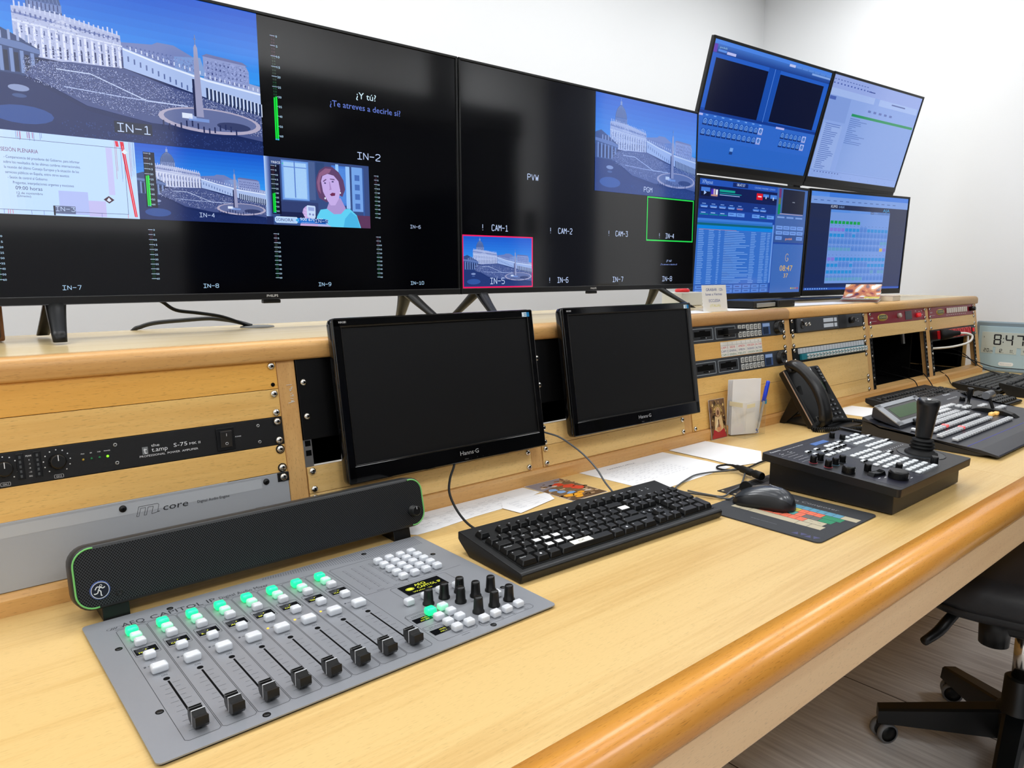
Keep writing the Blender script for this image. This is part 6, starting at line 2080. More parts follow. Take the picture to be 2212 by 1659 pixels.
# transition lever: slotted arc, arm, silver handle
qq = B(SWT(1.930, -.4500)); qq.use(SATIN); qq.prism([(-.060, 0), (-.045, .008), (-.02, .0135), (.02, .0135), (.045, .008), (.060, 0)], -.014, .014, 'X', bev=.001, M=Matrix.Identity(4)); part('lever_housing', qq, parent=sw, world=True)
qq = B(SWT(1.930, -.4500)); qq.use(SATIN); qq.box((0, .012, .026), (.012, .006, .044), .001, M=Matrix.Rotation(R(-25), 4, 'X')); part('lever_arm', qq, parent=sw, world=True)
qq = B(SWT(1.930, -.4500) @ Matrix.Translation((-.024, .022, .050)) @ Matrix.Rotation(R(90), 4, 'Y')); qq.use(mat('silver_handle', (128, 130, 134), .35, .6)); qq.lathe([(.0105, 0), (.0115, .0015), (.0115, .0465), (.0105, .048)], 26); part('lever_handle', qq, parent=sw, world=True)
qq = B(SWT(2.010, -.3030)); qq.use(WHITEINK); qq.text('Panasonic', (-.028, .006, .0003), .0075, .050, 'XY'); qq.text('AV-HS450 LIVE SWITCHER', (-.045, -.012, .0003), .0040, .080, 'XY')
part('lettering', qq, parent=sw, world=True, fix=False)
qq = B(SWT(1.500, -.4150)); qq.use(mat('grey_marks', (150, 156, 166), .5)); qq.box((0, 0, .0003), (.012, .0015, .0002)); qq.box((.018, 0, .0003), (.012, .0015, .0002)); part('printed_marks', qq, parent=sw, world=True)

# ================================================================== desk phone
ph = thing('desk_phone', 'black desk phone on a wedge stand with handset and coiled cord', 'phone')
ph.matrix_world = Matrix.Translation((1.5400, -.1560, ZD)) @ Matrix.Rotation(R(-3), 4, 'Z')
FA = Matrix.Translation((0, -.0130, .0060)) @ Matrix.Rotation(-R(35), 4, 'X')     # face frame, z up the face
q = B(FA); q.use(SATIN)
q.prism([(-.090, 0), (.090, 0), (.090, .178), (.086, .184), (-.086, .184), (-.090, .178)], 0, .022, 'Y', bev=.003); part('body', q, parent=ph)
q = B(FA); q.use(mat('phone_edge_gleam', (176, 150, 132), .3, .3)); q.box((-.0912, .0035, .092), (.0016, .0030, .176), .0006); part('edge_gleam', q, parent=ph)  # pinkish gleam along the body's left edge, painted as a beige strip
q = B(FA); q.use(mat('phone_cradle', (12, 13, 15), .3)); q.box((-.0570, -.0010, .092), (.062, .004, .172), .0015); part('cradle', q, parent=ph)
# handset: arched bar with bulging ends
rings = []
for t in range(15):
    f = t / 14
    z = -.004 + f * .204
    arch = -.016 - .030 * math.sin(math.pi * min(1, max(0, (f - .02) / .96))) ** .8
    ends = max(0, 1 - f / .22) + max(0, 1 - (1 - f) / .22)
    th = .011 + .006 * ends
    w = .0215 + .0045 * ends
    cap_ = 1 if 0 < t < 14 else .72
    rings.append([(-.0590 + w * cap_ * math.copysign(abs(math.cos(a)) ** .6, math.cos(a)), arch + .004 * ends + th * cap_ * math.copysign(abs(math.sin(a)) ** .6, math.sin(a)), z) for a in [2 * math.pi * k / 20 for k in range(20)]])
q = B(FA); q.use(mat('handset_black', (20, 21, 23), .35)); q.loft(rings)
for zc in (.014, .184):
    q.box((-.0590, -.006, zc), (.040, .016, .030), .005)
part('handset', q, parent=ph)
q = B(FA); q.use(mat('phone_lcd', (46, 66, 48), .2)); q.box((.034, -.0006, .118), (.050, .0016, .030), .0004); part('display', q, parent=ph)
q = B(FA); q.use(PAPER); q.box((.022, -.0006, .157), (.034, .0012, .038), .0003); q.use(mat('label_print', (150, 150, 170), .6))
for k in range(7):
    q.box((.022, -.0014, .172 - k * .0052), (.028, .0002, .0007))
q.box((.022, -.0014, .157), (.0006, .0002, .036)); part('name_card', q, parent=ph)
q = B(); q.use(mat('phone_key', (40, 42, 46), .3)); q.box((0, -.0018, 0), (.0125, .0040, .0080), .0012); q.use(mat('phone_mark', (170, 172, 176), .5)); q.box((0, -.0039, 0), (.0040, .0002, .0020))
k0 = None
for j in range(5):
    for i in range(4):
        M = FA @ Matrix.Translation((-.0090 + i * .0225, 0, .0120 + j * .0140))
        if k0 is None: k0 = part('key', q, parent=ph); k0.matrix_basis = M
        else: again(k0, ph, M)
for k in range(5):
    M = FA @ Matrix.Translation((.0720, 0, .130 + k * .011)); again(k0, ph, M)
q = B(FA @ Matrix.Translation((.020, 0, .090)) @ RX90); q.use(mat('phone_key', (0, 0, 0))); q.lathe([(.0100, 0), (.0096, .003), (.006, .0034)], 20); part('navigation_key', q, parent=ph)
q = B(FA); q.use(WHITEINK); q.text('MITEL', (.028, .1780, -.0004), .0030, .014); part('lettering', q, parent=ph)
q = B(); q.use(SATIN)
q.prism([(.030, .060), (.090, .0), (.105, .0), (.105, .004), (.060, .105), (.052, .115)], -.078, -.066, 'X', bev=.001)
q.prism([(.030, .060), (.090, .0), (.105, .0), (.105, .004), (.060, .105), (.052, .115)], .060, .072, 'X', bev=.001)
for k in range(3):
    q.box((-.003, .058 + k * .020, .070 - k * .026), (.136, .006, .004), .001)
q.box((-.003, .02, .004), (.13, .17, .006), .001)
part('stand', q, parent=ph)
# coiled cord
def coil(path, rad, wire, pitch, seg=6):
    P = smooth_path(path, 10)
    L = [0]
    for a, c_ in zip(P, P[1:]): L.append(L[-1] + (c_ - a).length)
    n_ = int(L[-1] / pitch * 12)
    out = []
    j = 0
    for k in range(n_ + 1):
        d = L[-1] * k / n_
        while j < len(L) - 2 and L[j + 1] < d: j += 1
        f = (d - L[j]) / max(1e-9, L[j + 1] - L[j])
        p_ = P[j].lerp(P[j + 1], f); t = (P[j + 1] - P[j]).normalized()
        nr = t.cross(Vector((0, 0, 1))).normalized(); bn = t.cross(nr)
        a = d / pitch * 2 * math.pi
        out.append(p_ + (nr * math.cos(a) + bn * math.sin(a)) * rad)
    return out
cz = ZD + .0078
path = [(1.462, -.168, cz + .012), (1.425, -.172, cz), (1.4400, -.200, cz), (1.4850, -.232, cz), (1.528, -.256, cz), (1.560, -.263, cz), (1.592, -.250, cz), (1.6150, -.2250, cz), (1.6200, -.200, cz), (1.590, -.182, cz + .004), (1.545, -.180, cz + .010), (1.490, -.186, cz + .014)]
q = B(); q.use(RUB); q.tube(coil(path, .0056, .0016, .0046), .0017, 5, sub=1)
part('coiled_cord', q, parent=ph, world=True)

# ================================================================== mouse, pad, plug, metal plate
pad = thing('mouse_pad', 'dark mouse pad printed with a coloured keyboard, under the black mouse', 'mouse pad', (.741, -.481, ZD))
q = B(); q.use(mat('pad_cloth', (52, 54, 58), .8, bump=(1500, .3))); rounded_plate(-.1055, .1045, -.1140, .1130, .010, .0002, .0024, q); part('mat', q, parent=pad)
p = Paint(step=.00004, base=.0026, plane='XY', T=Matrix.Rotation(-R(90), 4, 'Z'))
# local print frame: x runs towards the desk front, y away to the right
KX = .0
def mk(x0, y0, w, h, c, t=''):
    p.rect(x0 + .0004, y0 + .0004, x0 + w - .0004, y0 + h - .0004, c)
BL, YE, OR, TE, CR, GN, GY = (92, 150, 176), (206, 194, 84), (226, 112, 84), (88, 160, 156), (186, 176, 150), (44, 134, 96), (104, 102, 100)
KH = .0200
def krow(y, x, cells):
    for w, c in cells:
        mk(x, y, w * .0146, KH, c); x += w * .0146
krow(.0330, -.0810, [(1, BL)] * 11 + [(2.0, CR)])
krow(.0125, -.0760, [(1, (196, 84, 120)), (1, YE), (1, YE), (1, OR), (1, YE), (1, YE), (1, OR), (1, OR), (1, OR)][:9] + [(2.4, GN)])
krow(-.0080, -.0720, [(1, TE), (1, TE), (1, OR), (1, TE), (1, TE), (1, TE), (1, OR), (1, GY), (1, GY), (1.7, GN)])
krow(-.0285, -.0760, [(1.2, CR), (1, OR), (1, OR), (1, OR), (1, OR), (1, OR), (1, OR), (1, OR), (2.4, CR)])
krow(-.0490, -.0860, [(1.2, CR), (1.2, CR), (6.2, CR), (1.5, CR), (1.7, CR)])
p.up()
for j in range(4):
    for i in range(10):
        p.rect(-.072 + i * .0146 + j * .002, .0440 - j * .0205, -.066 + i * .0146 + j * .002, .0448 - j * .0205, (60, 70, 80))
p.text('Media Composer', -.0560, .0690, .0095, (150, 152, 156), w=.1150)
p.text('www.avid.com', -.0270, -.0790, .0046, (110, 114, 120), w=.0500)
for k, (a, c_) in enumerate(((0, 1), (.011, -1), (.022, 1), (.033, -1))):
    x = .0600 + a
    if c_ > 0: p.poly([(x, -.0960), (x + .012, -.0960), (x + .006, -.0840)], (74, 74, 112))
    else: p.poly([(x, -.0840), (x + .006, -.0960), (x + .012, -.0840)], (74, 74, 112))
p.build('pad_print', PRINT, pad)
ms = thing('computer_mouse', 'black wired mouse sitting on the printed mouse pad', 'mouse')
ms.matrix_world = Matrix.Translation((.7400, -.4340, ZD + .0026)) @ Matrix.Rotation(R(196), 4, 'Z')
def mring(t, grow=1.0, zs=1.0, z0=0.0):
    # t from -1 (palm end) to 1 (cord end), long axis = local +y to the cord
    y = t * .0565
    w = (.0310 - .0035 * math.cos(t * 2.6) * 1) * (max(0, 1 - abs(t) ** 3.6)) ** .5
    h = (.0380 * (1 - .18 * (t + .25) ** 2) - .006 * max(0, t)) * (max(0, 1 - abs(t) ** 4.2)) ** .5
    n_ = 20
    out = []
    for k in range(n_):
        a = math.pi * k / (n_ - 1)
        out.append((w * grow * math.copysign(abs(math.cos(a)) ** .75, math.cos(a)), -y, z0 + max(.0, h * zs * math.sin(a) ** .8)))
    return out
q = B(); q.use(mat('mouse_side', (20, 22, 25), .4))
q.loft([mring(t) for t in (-.995, -.96, -.88, -.72, -.5, -.25, 0, .25, .5, .72, .88, .96, .995)])
part('shell', q, parent=ms)
q = B(); q.use(mat('mouse_top', (54, 58, 64), .28, coat=.3))
def tring(t):
    full = mring(t, 1.0, 1.0)
    pts_ = []
    for k in range(4, 16):
        x, y, z = full[k]; pts_.append((x * 1.002, y, z + .0007))
    return pts_
q.loft([tring(t) for t in (-.93, -.88, -.72, -.5, -.25, 0, .25, .5, .72, .86)], closed=False)
part('top_cover', q, parent=ms, fix=False)
q = B(); q.use(mat('silver_ink', (0, 0, 0))); q.text('logitech', (0, 0, 0), .0052, .024, 'XY', 'C', M=Matrix.Translation((0, .020, .0385)) @ Matrix.Rotation(R(90), 4, 'Z') @ Matrix.Rotation(R(12), 4, 'Y')); part('lettering', q, parent=ms, fix=False)
q = B(); q.use(RUB); q.lathe([(.0115, -.003), (.0115, .003)], 20, Matrix.Translation((0, -.034, .0295)) @ Matrix.Rotation(R(90), 4, 'Y')); part('scroll_wheel', q, parent=ms)
q = B(); q.use(mat('grey_cable', (74, 78, 82), .45))
q.tube([(.7245, -.3800, ZD + .010), (.7177, -.3720, ZD + .005), (.7106, -.3383, ZD + .004), (.6938, -.2925, ZD + .004), (.7000, -.2640, ZD + .004), (.7356, -.2488, ZD + .004), (.7800, -.2360, ZD + .004), (.8139, -.2299, ZD + .004), (.8500, -.2400, ZD + .005), (.8810, -.2573, ZD + .006), (.9000, -.2700, ZD + .009), (.9069, -.2874, ZD + .010), (.8700, -.3100, ZD + .006), (.8089, -.3394, ZD + .0045), (.7640, -.3480, ZD + .0045), (.7239, -.3560, ZD + .0045), (.7000, -.3300, ZD + .0085), (.690, -.300, ZD + .010)], .0019, 8, sub=6)
part('cord', q, parent=ms, world=True)
cn = thing('audio_connector', 'black cable connector running into the back of the camera controller', 'connector', (.893, -.305, ZD))
q = B(Matrix.Translation((.9085, -.2640, ZD + .0125)) @ Matrix.Rotation(math.atan2(-.088, -.030), 4, 'Z') @ Matrix.Rotation(R(90), 4, 'Y'))
q.use(RUB); q.lathe([(.0026, -.012), (.0036, 0), (.0056, .006), (.0062, .020), (.0078, .022), (.0080, .052), (.0066, .054), (.0066, .062), (.0085, .063), (.0085, .084), (.0075, .086)], 20)
part('shell', q, parent=cn, world=True)
q = B(); q.use(RUB); q.tube([(.912, -.250, ZD + .0125), (.918, -.232, ZD + .008), (.905, -.222, ZD + .005), (.892, -.232, ZD + .004), (.900, -.255, ZD + .004), (.945, -.270, ZD + .004), (1.02, -.262, ZD + .004), (1.09, -.272, ZD + .004), (1.15, -.330, ZD + .012), (1.15, -.365, ZD + .02)], .0022, 8, sub=6)
part('cable', q, parent=cn, world=True)
mp_ = thing('metal_plate', 'flat black slotted metal plate with corner holes, lying under the connector', 'plate', (.86, -.343, ZD))
q = B(Matrix.Translation((.86, -.3455, ZD + .0008)) @ Matrix.Rotation(R(-1.5), 4, 'Z')); q.use(mat('plate_black', (30, 29, 30), .4, .3)); q.box((0, 0, 0), (.205, .044, .0014), .0004)
q.use(mat('plate_hole', (196, 176, 130), .6)); q.cyl((-.095, .014, .0006), .0028, .0003, 14); q.cyl((-.095, -.014, .0006), .0028, .0003, 14)
q.use(DARK)
for k in range(12): q.box((-.01 + k * .006, .004, .0008), (.0025, .020, .0002))
part('plate', q, parent=mp_, world=True)

# ================================================================== papers and cards on the worktop
def sheet(name, label, pts, z, curl=0.0, mat_=None, cat='paper', group=None, parent=None):
    cx_ = sum(p_[0] for p_ in pts) / len(pts); cy_ = sum(p_[1] for p_ in pts) / len(pts)
    r_ = thing(name, label, cat, (cx_, cy_, ZD + z), group=group)
    q_ = B(); q_.use(mat_ or PAPER); q_.prism([(a - cx_, c_ - cy_) for a, c_ in pts], 0, .00035, 'Z')
    part('sheet', q_, parent=r_)
    return r_, cx_, cy_
def table_print(parent, cx_, cy_, x0, y0, x1, y1, rows_, cols, yaw=0.0, words=True, seed=1, dark=(150, 150, 160), z=.0005, title=None):
    pp = Paint(step=.00003, base=z, plane='XY', T=Matrix.Translation((x0 - cx_, y0 - cy_, 0)) @ Matrix.Rotation(yaw, 4, 'Z'))
    W_, H_ = x1 - x0, y1 - y0
    for i in range(rows_ + 1): pp.rect(0, H_ * i / rows_ - .00012, W_, H_ * i / rows_ + .00012, dark)
    for i in range(cols + 1): pp.rect(W_ * i / cols - .00012, 0, W_ * i / cols + .00012, H_, dark)
    rn_ = random.Random(seed)
    if words:
        for i in range(rows_):
            for j in range(cols):
                if rn_.random() < .72:
                    a = W_ * j / cols + .0016; c_ = H_ * (i + .4) / rows_
                    wd = W_ / cols * rn_.uniform(.3, .7)
                    x = a
                    while x < a + wd:
                        l_ = rn_.uniform(.0008, .003); pp.rect(x, c_, x + l_, c_ + .0009, (120, 120, 138)); x += l_ + .0007
    if title: pp.text(title, W_ * .18, H_ + .010, .0060, (120, 122, 132), w=W_ * .50)
    pp.build('printed_table', PRINT, parent)
r_, a, c_ = sheet('paper_sheet', 'white timetable sheet lying under the right end of the soundbar', [(.1500, -.1180), (.1700, -.0500), (.4799, -.0510), (.4860, -.0960), (.3800, -.1260), (.3000, -.1290), (.2100, -.1400), (.1700, -.1400)], .0004)
table_print(r_, a, c_, .2000, -.1230, .4200, -.0700, 4, 9, R(1), seed=3)
r_, a, c_ = sheet('paper_note', 'small torn white note overlapping the timetable sheet', [(.3640, -.1270), (.3900, -.0940), (.4883, -.1080), (.4883, -.1222), (.4772, -.1476), (.3719, -.1698)], .0012)
table_print(r_, a, c_, .3900, -.1500, .4650, -.1100, 4, 2, R(2), seed=9)
r_, a, c_ = sheet('paper_sheet', 'white printed plan of camera shots on the worktop behind the keyboard', [(.6448, -.0490), (.9300, -.0490), (.9400, -.1700), (.9364, -.2360), (.7000, -.2431), (.6584, -.1950)], .0004)
table_print(r_, a, c_, .6750, -.1850, .8600, -.0850, 9, 14, 0, seed=5, dark=(196, 198, 204), title='CAMARAS CAPILLA')
r_, a, c_ = sheet('paper_sheet', 'blank white sheet between the card holder and the camera controller', [(.9544, -.0490), (1.1050, -.0492), (1.1149, -.2019), (1.0230, -.2594), (.9500, -.2396), (.9560, -.1713)], .0012)
r_, a, c_ = sheet('paper_sheet', 'white sheet between the desk phone and the video switcher', [(1.7300, -.1000), (1.8330, -.0578), (1.8900, -.0600), (1.9000, -.1500), (1.8000, -.1900), (1.7350, -.1700)], .0004)
# picture postcard: plain generic colour patches
pc = thing('postcard', 'small colourful picture card lying by the bottom rail, behind the keyboard', 'card', (.539, -.114, ZD))
q = B(); q.use(PAPER); q.prism([(-.0528, .0660), (.0446, .0640), (.0523, -.0669), (-.0437, -.0662)], .0003, .0008, 'Z'); part('sheet', q, parent=pc)
p = Paint(step=.00003, base=.0009, plane='XY')
p.poly([(-.0520, .0650), (-.0431, -.0655), (.0517, -.0662), (.0440, .0632)], (98, 78, 62)); p.up()
p.poly([(-.0520, .0650), (-.0485, .0150), (.0100, .0300), (.0440, .0632)], (132, 134, 150)); p.poly([(-.0450, -.0300), (-.0431, -.0655), (.0517, -.0662), (.0500, -.0400)], (84, 62, 48)); p.up()
rn = random.Random(21)
for _ in range(60):
    x, y = rn.uniform(-.044, .046), rn.uniform(-.062, .050); s_ = rn.uniform(.003, .009)
    p.disc(x, y, s_, s_ * .5, rn.choice([(160, 130, 100), (70, 52, 44), (190, 160, 130), (120, 90, 70)]), 7, rn.random() * 3)
p.up()
for c, blobs in (((214, 48, 34), [(.008, .030, .016, .010), (.020, .012, .018, .011), (.028, -.006, .014, .012)]), ((110, 160, 214), [(-.026, .008, .012, .008), (-.020, -.010, .012, .008), (-.008, -.024, .012, .006)]), ((232, 160, 40), [(-.024, -.036, .014, .008), (-.006, -.040, .014, .008), (.010, -.034, .010, .007), (-.012, -.052, .012, .006)]), ((206, 190, 176), [(-.006, .026, .008, .005), (.030, -.034, .010, .005), (-.034, .030, .006, .004)])):
    for x, y, a, c_ in blobs:
        p.poly([(x + a * math.cos(t) * rn.uniform(.7, 1.15), y + c_ * math.sin(t) * rn.uniform(.7, 1.15)) for t in [k * math.pi / 6 for k in range(12)]], c)
    p.up()
p.build('picture', PRINT_GLOSS, pc)

# acrylic card holder with cards and pen
GLS = bpy.data.materials.new('clear_acrylic')
GLS.use_nodes = True
_n, _l = GLS.node_tree.nodes, GLS.node_tree.links
_n.remove(_n['Principled BSDF'])
_t = _n.new('ShaderNodeBsdfTransparent'); _t.inputs[0].default_value = (.985, .99, .99, 1)
_g = _n.new('ShaderNodeBsdfGlossy'); _g.inputs['Roughness'].default_value = .05
_m = _n.new('ShaderNodeMixShader')
_m.inputs[0].default_value = .055; _l.new(_t.outputs[0], _m.inputs[1]); _l.new(_g.outputs[0], _m.inputs[2]); _l.new(_m.outputs[0], _n['Material Output'].inputs['Surface'])
ah = thing('card_holder', 'clear acrylic box filled with white cards beside the desk phone', 'holder', (1.2520, -.0720, ZD))
q = B(); q.use(GLS)
HX0, HX1, HY0, HY1, HH = -.0460, .0490, -.0280, .0270, .0950
for a in (((HX0 + HX1) / 2, HY0, HH / 2), (HX1 - HX0, .0018, HH)), ((HX0, (HY0 + HY1) / 2, HH / 2), (.0018, HY1 - HY0, HH)), ((HX1, (HY0 + HY1) / 2, HH / 2), (.0018, HY1 - HY0, HH)), (((HX0 + HX1) / 2, HY1, HH / 2), (HX1 - HX0, .0018, HH)), (((HX0 + HX1) / 2, (HY0 + HY1) / 2, .0012), (HX1 - HX0, HY1 - HY0, .0018)):
    q.box(a[0], a[1], .0003)
part('box', q, parent=ah)
q = B(); q.use(mat('old_tape', (232, 224, 190), .4)); q.box((HX0 - .0012, .002, .088), (.0006, .040, .012), .0002); q.box((HX0 + .020, HY0 - .0012, .0860), (.038, .0006, .010), .0002); part('tape', q, parent=ah)
q = B(); q.use(mat('blue_tape', (30, 140, 190), .4)); q.box((HX1 + .0012, -.020, .089), (.0006, .010, .012), .0002); q.box((HX1 - .004, HY0 - .0012, .089), (.008, .0006, .012), .0002); part('tape', q, parent=ah)
q = B(); q.use(mat('label_print_blue', (70, 90, 160), .6)); q.box((.006, HY0 - .0012, .018), (.006, .0003, .006), M=Matrix.Rotation(R(45), 4, 'Y')); q.box((.008, HY0 - .0012, .010), (.016, .0003, .0012)); part('maker_mark', q, parent=ah)
for k in range(5):
    cd = thing('blank_card', 'white card in the acrylic holder, one of a thin upright stack', 'card', (1.2470 + k * .0004, -.0690 + .0040 * k - .004, ZD + .0030), (0, 0, R(-22) if k < 4 else R(-20)), group='white cards in the holder')
    q = B(); q.use(mat('card_white', (240, 240, 242), .6)); q.box((0, 0, .0745), (.094 - .006, .0009, .149 - k * .0012), .0003); part('sheet', q, parent=cd)
pn = thing('ballpoint_pen', 'blue-capped ballpoint pen leaning out of the acrylic card holder', 'pen')
pn.matrix_world = Matrix.Translation((1.2720, -.0950, ZD + .012)) @ Vector((.031, -.0060, .128)).to_track_quat('Z', 'Y').to_matrix().to_4x4()
q = B(); q.use(mat('clear_barrel', (226, 230, 232), .1, trans=.7)); q.lathe([(.0008, -.004), (.0036, .010), (.0038, .100), (.0036, .112)], 12); part('barrel', q, parent=pn)
q = B(); q.use(mat('pen_blue', (20, 60, 210), .3)); q.lathe([(.0046, .082), (.0050, .100), (.0050, .132), (.0044, .136), (.0001, .137)], 16); q.box((.0060, 0, .100), (.0016, .0030, .044), .0005); part('cap', q, parent=pn)
hc = thing('picture_card', 'gold and red picture card leaning on the bottom rail left of the acrylic holder', 'card')
hc.matrix_world = Matrix.Translation((1.1610, -.0540, ZD + .0005)) @ Matrix.Rotation(R(-2), 4, 'Z') @ Matrix.Rotation(-R(9), 4, 'X')
q = B(); q.use(PAPER); q.box((0, .0004, .0520), (.0660, .0006, .1040)); part('sheet', q, parent=hc)
p = Paint(step=.00003, base=.0001)
p.rect(-.0325, .0005, .0325, .1035, (112, 82, 54)).up()
for _ in range(70):
    x, y = rn.uniform(-.028, .028), rn.uniform(.006, .098); s_ = rn.uniform(.002, .006)
    p.disc(x, y, s_, s_ * 1.3, rn.choice([(190, 150, 90), (70, 50, 36), (226, 196, 130), (140, 104, 60), (90, 60, 50)]), 6, rn.random() * 3)
p.up()
for k in range(14):
    a = math.pi * k / 13; p.poly([(.002 + .012 * math.cos(a - .08), .070 + .012 * math.sin(a - .08)), (.002 + .024 * math.cos(a), .070 + .024 * math.sin(a)), (.002 + .012 * math.cos(a + .08), .070 + .012 * math.sin(a + .08))], (224, 190, 110))
p.disc(.002, .070, .010, .013, (200, 160, 120)); p.poly([(-.018, .018), (-.012, .060), (.002, .056), (.016, .060), (.022, .018)], (222, 190, 140)); p.up()
p.poly([(-.030, .002), (-.020, .026), (.000, .016), (.022, .026), (.031, .002)], (176, 44, 52)); p.disc(.002, .028, .009, .010, (214, 150, 110)); p.poly([(-.012, .030), (-.002, .056), (.002, .030)], (240, 220, 180))
p.up(); p.disc(.002, .068, .005, .007, (120, 84, 66)); p.rect(.000, .030, .004, .050, (96, 60, 50))
p.build('picture', PRINT_GLOSS, hc)

# ================================================================== clock at the far right
ck = thing('digital_clock', 'grey-blue digital clock reading 8:47, standing at the far right end of the worktop', 'clock')
ck.matrix_world = Matrix.Translation((3.1900, -.1150, ZD)) @ Matrix.Rotation(R(-90), 4, 'Z')
q = B(); q.use(mat('clock_frame', (128, 146, 156), .4)); q.box((0, .012, .1075), (.2500, .022, .2150), .006)
q.box((0, .016, .006), (.25, .05, .012), .003); part('casing', q, parent=ck)
q = B(); q.use(mat('clock_face', (172, 200, 212), .4)); q.box((0, -.0005, .1040), (.2240, .003, .1820), .001); part('front', q, parent=ck)
q = B(); q.use(mat('clock_lcd', (196, 206, 200), .25)); q.box((0, -.0022, .1380), (.1980, .0014, .0640), .0004)
for x, w in ((-.0760, .0460), (-.0040, .0780), (.0750, .0460)): q.box((x, -.0022, .0920), (w, .0014, .0280), .0004)
part('display', q, parent=ck)
DG = mat('lcd_digit', (18, 22, 30), .5)
SEG = {'0': 'abcdef', '1': 'bc', '2': 'abged', '3': 'abgcd', '4': 'fgbc', '5': 'afgcd', '6': 'afgedc', '7': 'abc', '8': 'abcdefg', '9': 'abcfgd'}
def digit(q_, ch, x, z, w, h, t):
    g = t * .35
    S_ = {'a': (x + w / 2, z + h - t / 2, w - t, t), 'g': (x + w / 2, z + h / 2, w - t, t), 'd': (x + w / 2, z + t / 2, w - t, t),
          'f': (x + t / 2, z + h * .75, t, h / 2 - g * 2), 'b': (x + w - t / 2, z + h * .75, t, h / 2 - g * 2), 'e': (x + t / 2, z + h * .25, t, h / 2 - g * 2), 'c': (x + w - t / 2, z + h * .25, t, h / 2 - g * 2)}
    for s_ in SEG[ch]:
        cx_, cz_, w_, h_ = S_[s_]; q_.box((cx_, -.0031, cz_), (w_, .0003, h_), .00005)
q = B(); q.use(DG)
digit(q, '8', -.0530, .1150, .0290, .0460, .0056); digit(q, '4', -.0090, .1150, .0290, .0460, .0056); digit(q, '7', .0300, .1150, .0290, .0460, .0056)
q.box((-.0165, -.0031, .1280), (.0036, .0003, .0046)); q.box((-.0165, -.0031, .1440), (.0036, .0003, .0046)); q.box((-.0900, -.0031, .147), (.0016, .0003, .006))
part('time_digits', q, parent=ck)
q = B(); q.use(DG)
for ch, x in (('2', -.0880), ('0', -.0760)): digit(q, ch, x, .0830, .0080, .0150, .0018)
for ch, x in (('1', -.0340), ('2', -.0260), ('1', .0060), ('1', .0120), ('4', .0600), ('5', .0700), ('7', .0800)): digit(q, ch, x, .0830, .0080, .0150, .0018)
q.box((-.0140, -.0031, .0832), (.002, .0003, .002)); q.box((.0240, -.0031, .0832), (.002, .0003, .002)); q.text('2%', (-.0660, .0830, -.0031), .0085)
part('date_digits', q, parent=ck)
q = B(); q.use(mat('clock_badge', (236, 240, 242), .4)); q.prism(rrect(.056, .016, .0078, 0, .034), -.0032, -.001, 'Y'); part('badge', q, parent=ck)
q = B(); q.use(mat('clock_badge_ink', (170, 184, 192), .5)); q.text('Radio control', (0, .0315, -.0034), .0048, .040, align='C'); part('lettering', q, parent=ck)

# ================================================================== loose cables
def cable(name, label, pts, r_, m=RUB, sub=6, cat='cable', group=None):
    x, y, z = pts[0]
    o_ = B(Matrix.Translation((-x, -y, -z))); o_.use(m); o_.tube([Vector(p_) for p_ in pts], r_, 8, sub=sub)
    ob = part(name, o_); ob.location = (x, y, z)
    return tag(ob, label, cat, group)
cable('cable', 'black cable hanging from the left desk monitor down to the front keyboard', [(.3060, -.060, .8420), (.2927, -.075, .8321), (.2734, -.09, .8169), (.2505, -.12, .8020), (.2400, -.155, .7830), (.2420, -.185, .7650), (.2500, -.215, .7560), (.2600, -.238, .7550)], .0022)
cable('cable', 'thin grey cable curving from behind the left desk monitor to the back of the keyboard', [(.520, -.010, .872), (.5346, -.05, .8589), (.5503, -.08, .8512), (.5668, -.10, .8356), (.5742, -.13, .8185), (.5700, -.17, .7980), (.5620, -.20, .7790), (.5600, -.230, .7600), (.5580, -.240, .7560)], .0019, mat('grey_cable', (0, 0, 0)))
cable('cable', 'short black cable arcing on the worktop just behind the front keyboard', [(.392, -.2440, ZD + .004), (.4250, -.2150, ZD + .003), (.4883, -.1900, ZD + .003), (.5174, -.1950, ZD + .003), (.5400, -.2200, ZD + .003), (.546, -.2440, ZD + .004)], .0020)
cable('cable', 'dark cable dropping from the left television to the round shelf grommet', [(-.1000, .300, 1.1400), (-.0830, .300, 1.1309), (-.0585, .31, 1.115), (-.0167, .32, 1.1077), (.0272, .33, 1.0993), (.0607, .33, 1.087), (.0835, .33, 1.0771)], .0033)
cable('cable', 'thick dark grey cable arching from the shelf back edge to the round grommet', [(-.150, .43, 1.02), (-.1150, .402, 1.0720), (-.0994, .40, 1.081), (-.0753, .39, 1.088), (-.0298, .37, 1.092), (.0171, .36, 1.0939), (.0505, .35, 1.0894), (.0728, .34, 1.0835), (.0894, .33, 1.0772)], .0042, mat('slate_cable', (52, 54, 56), .5))
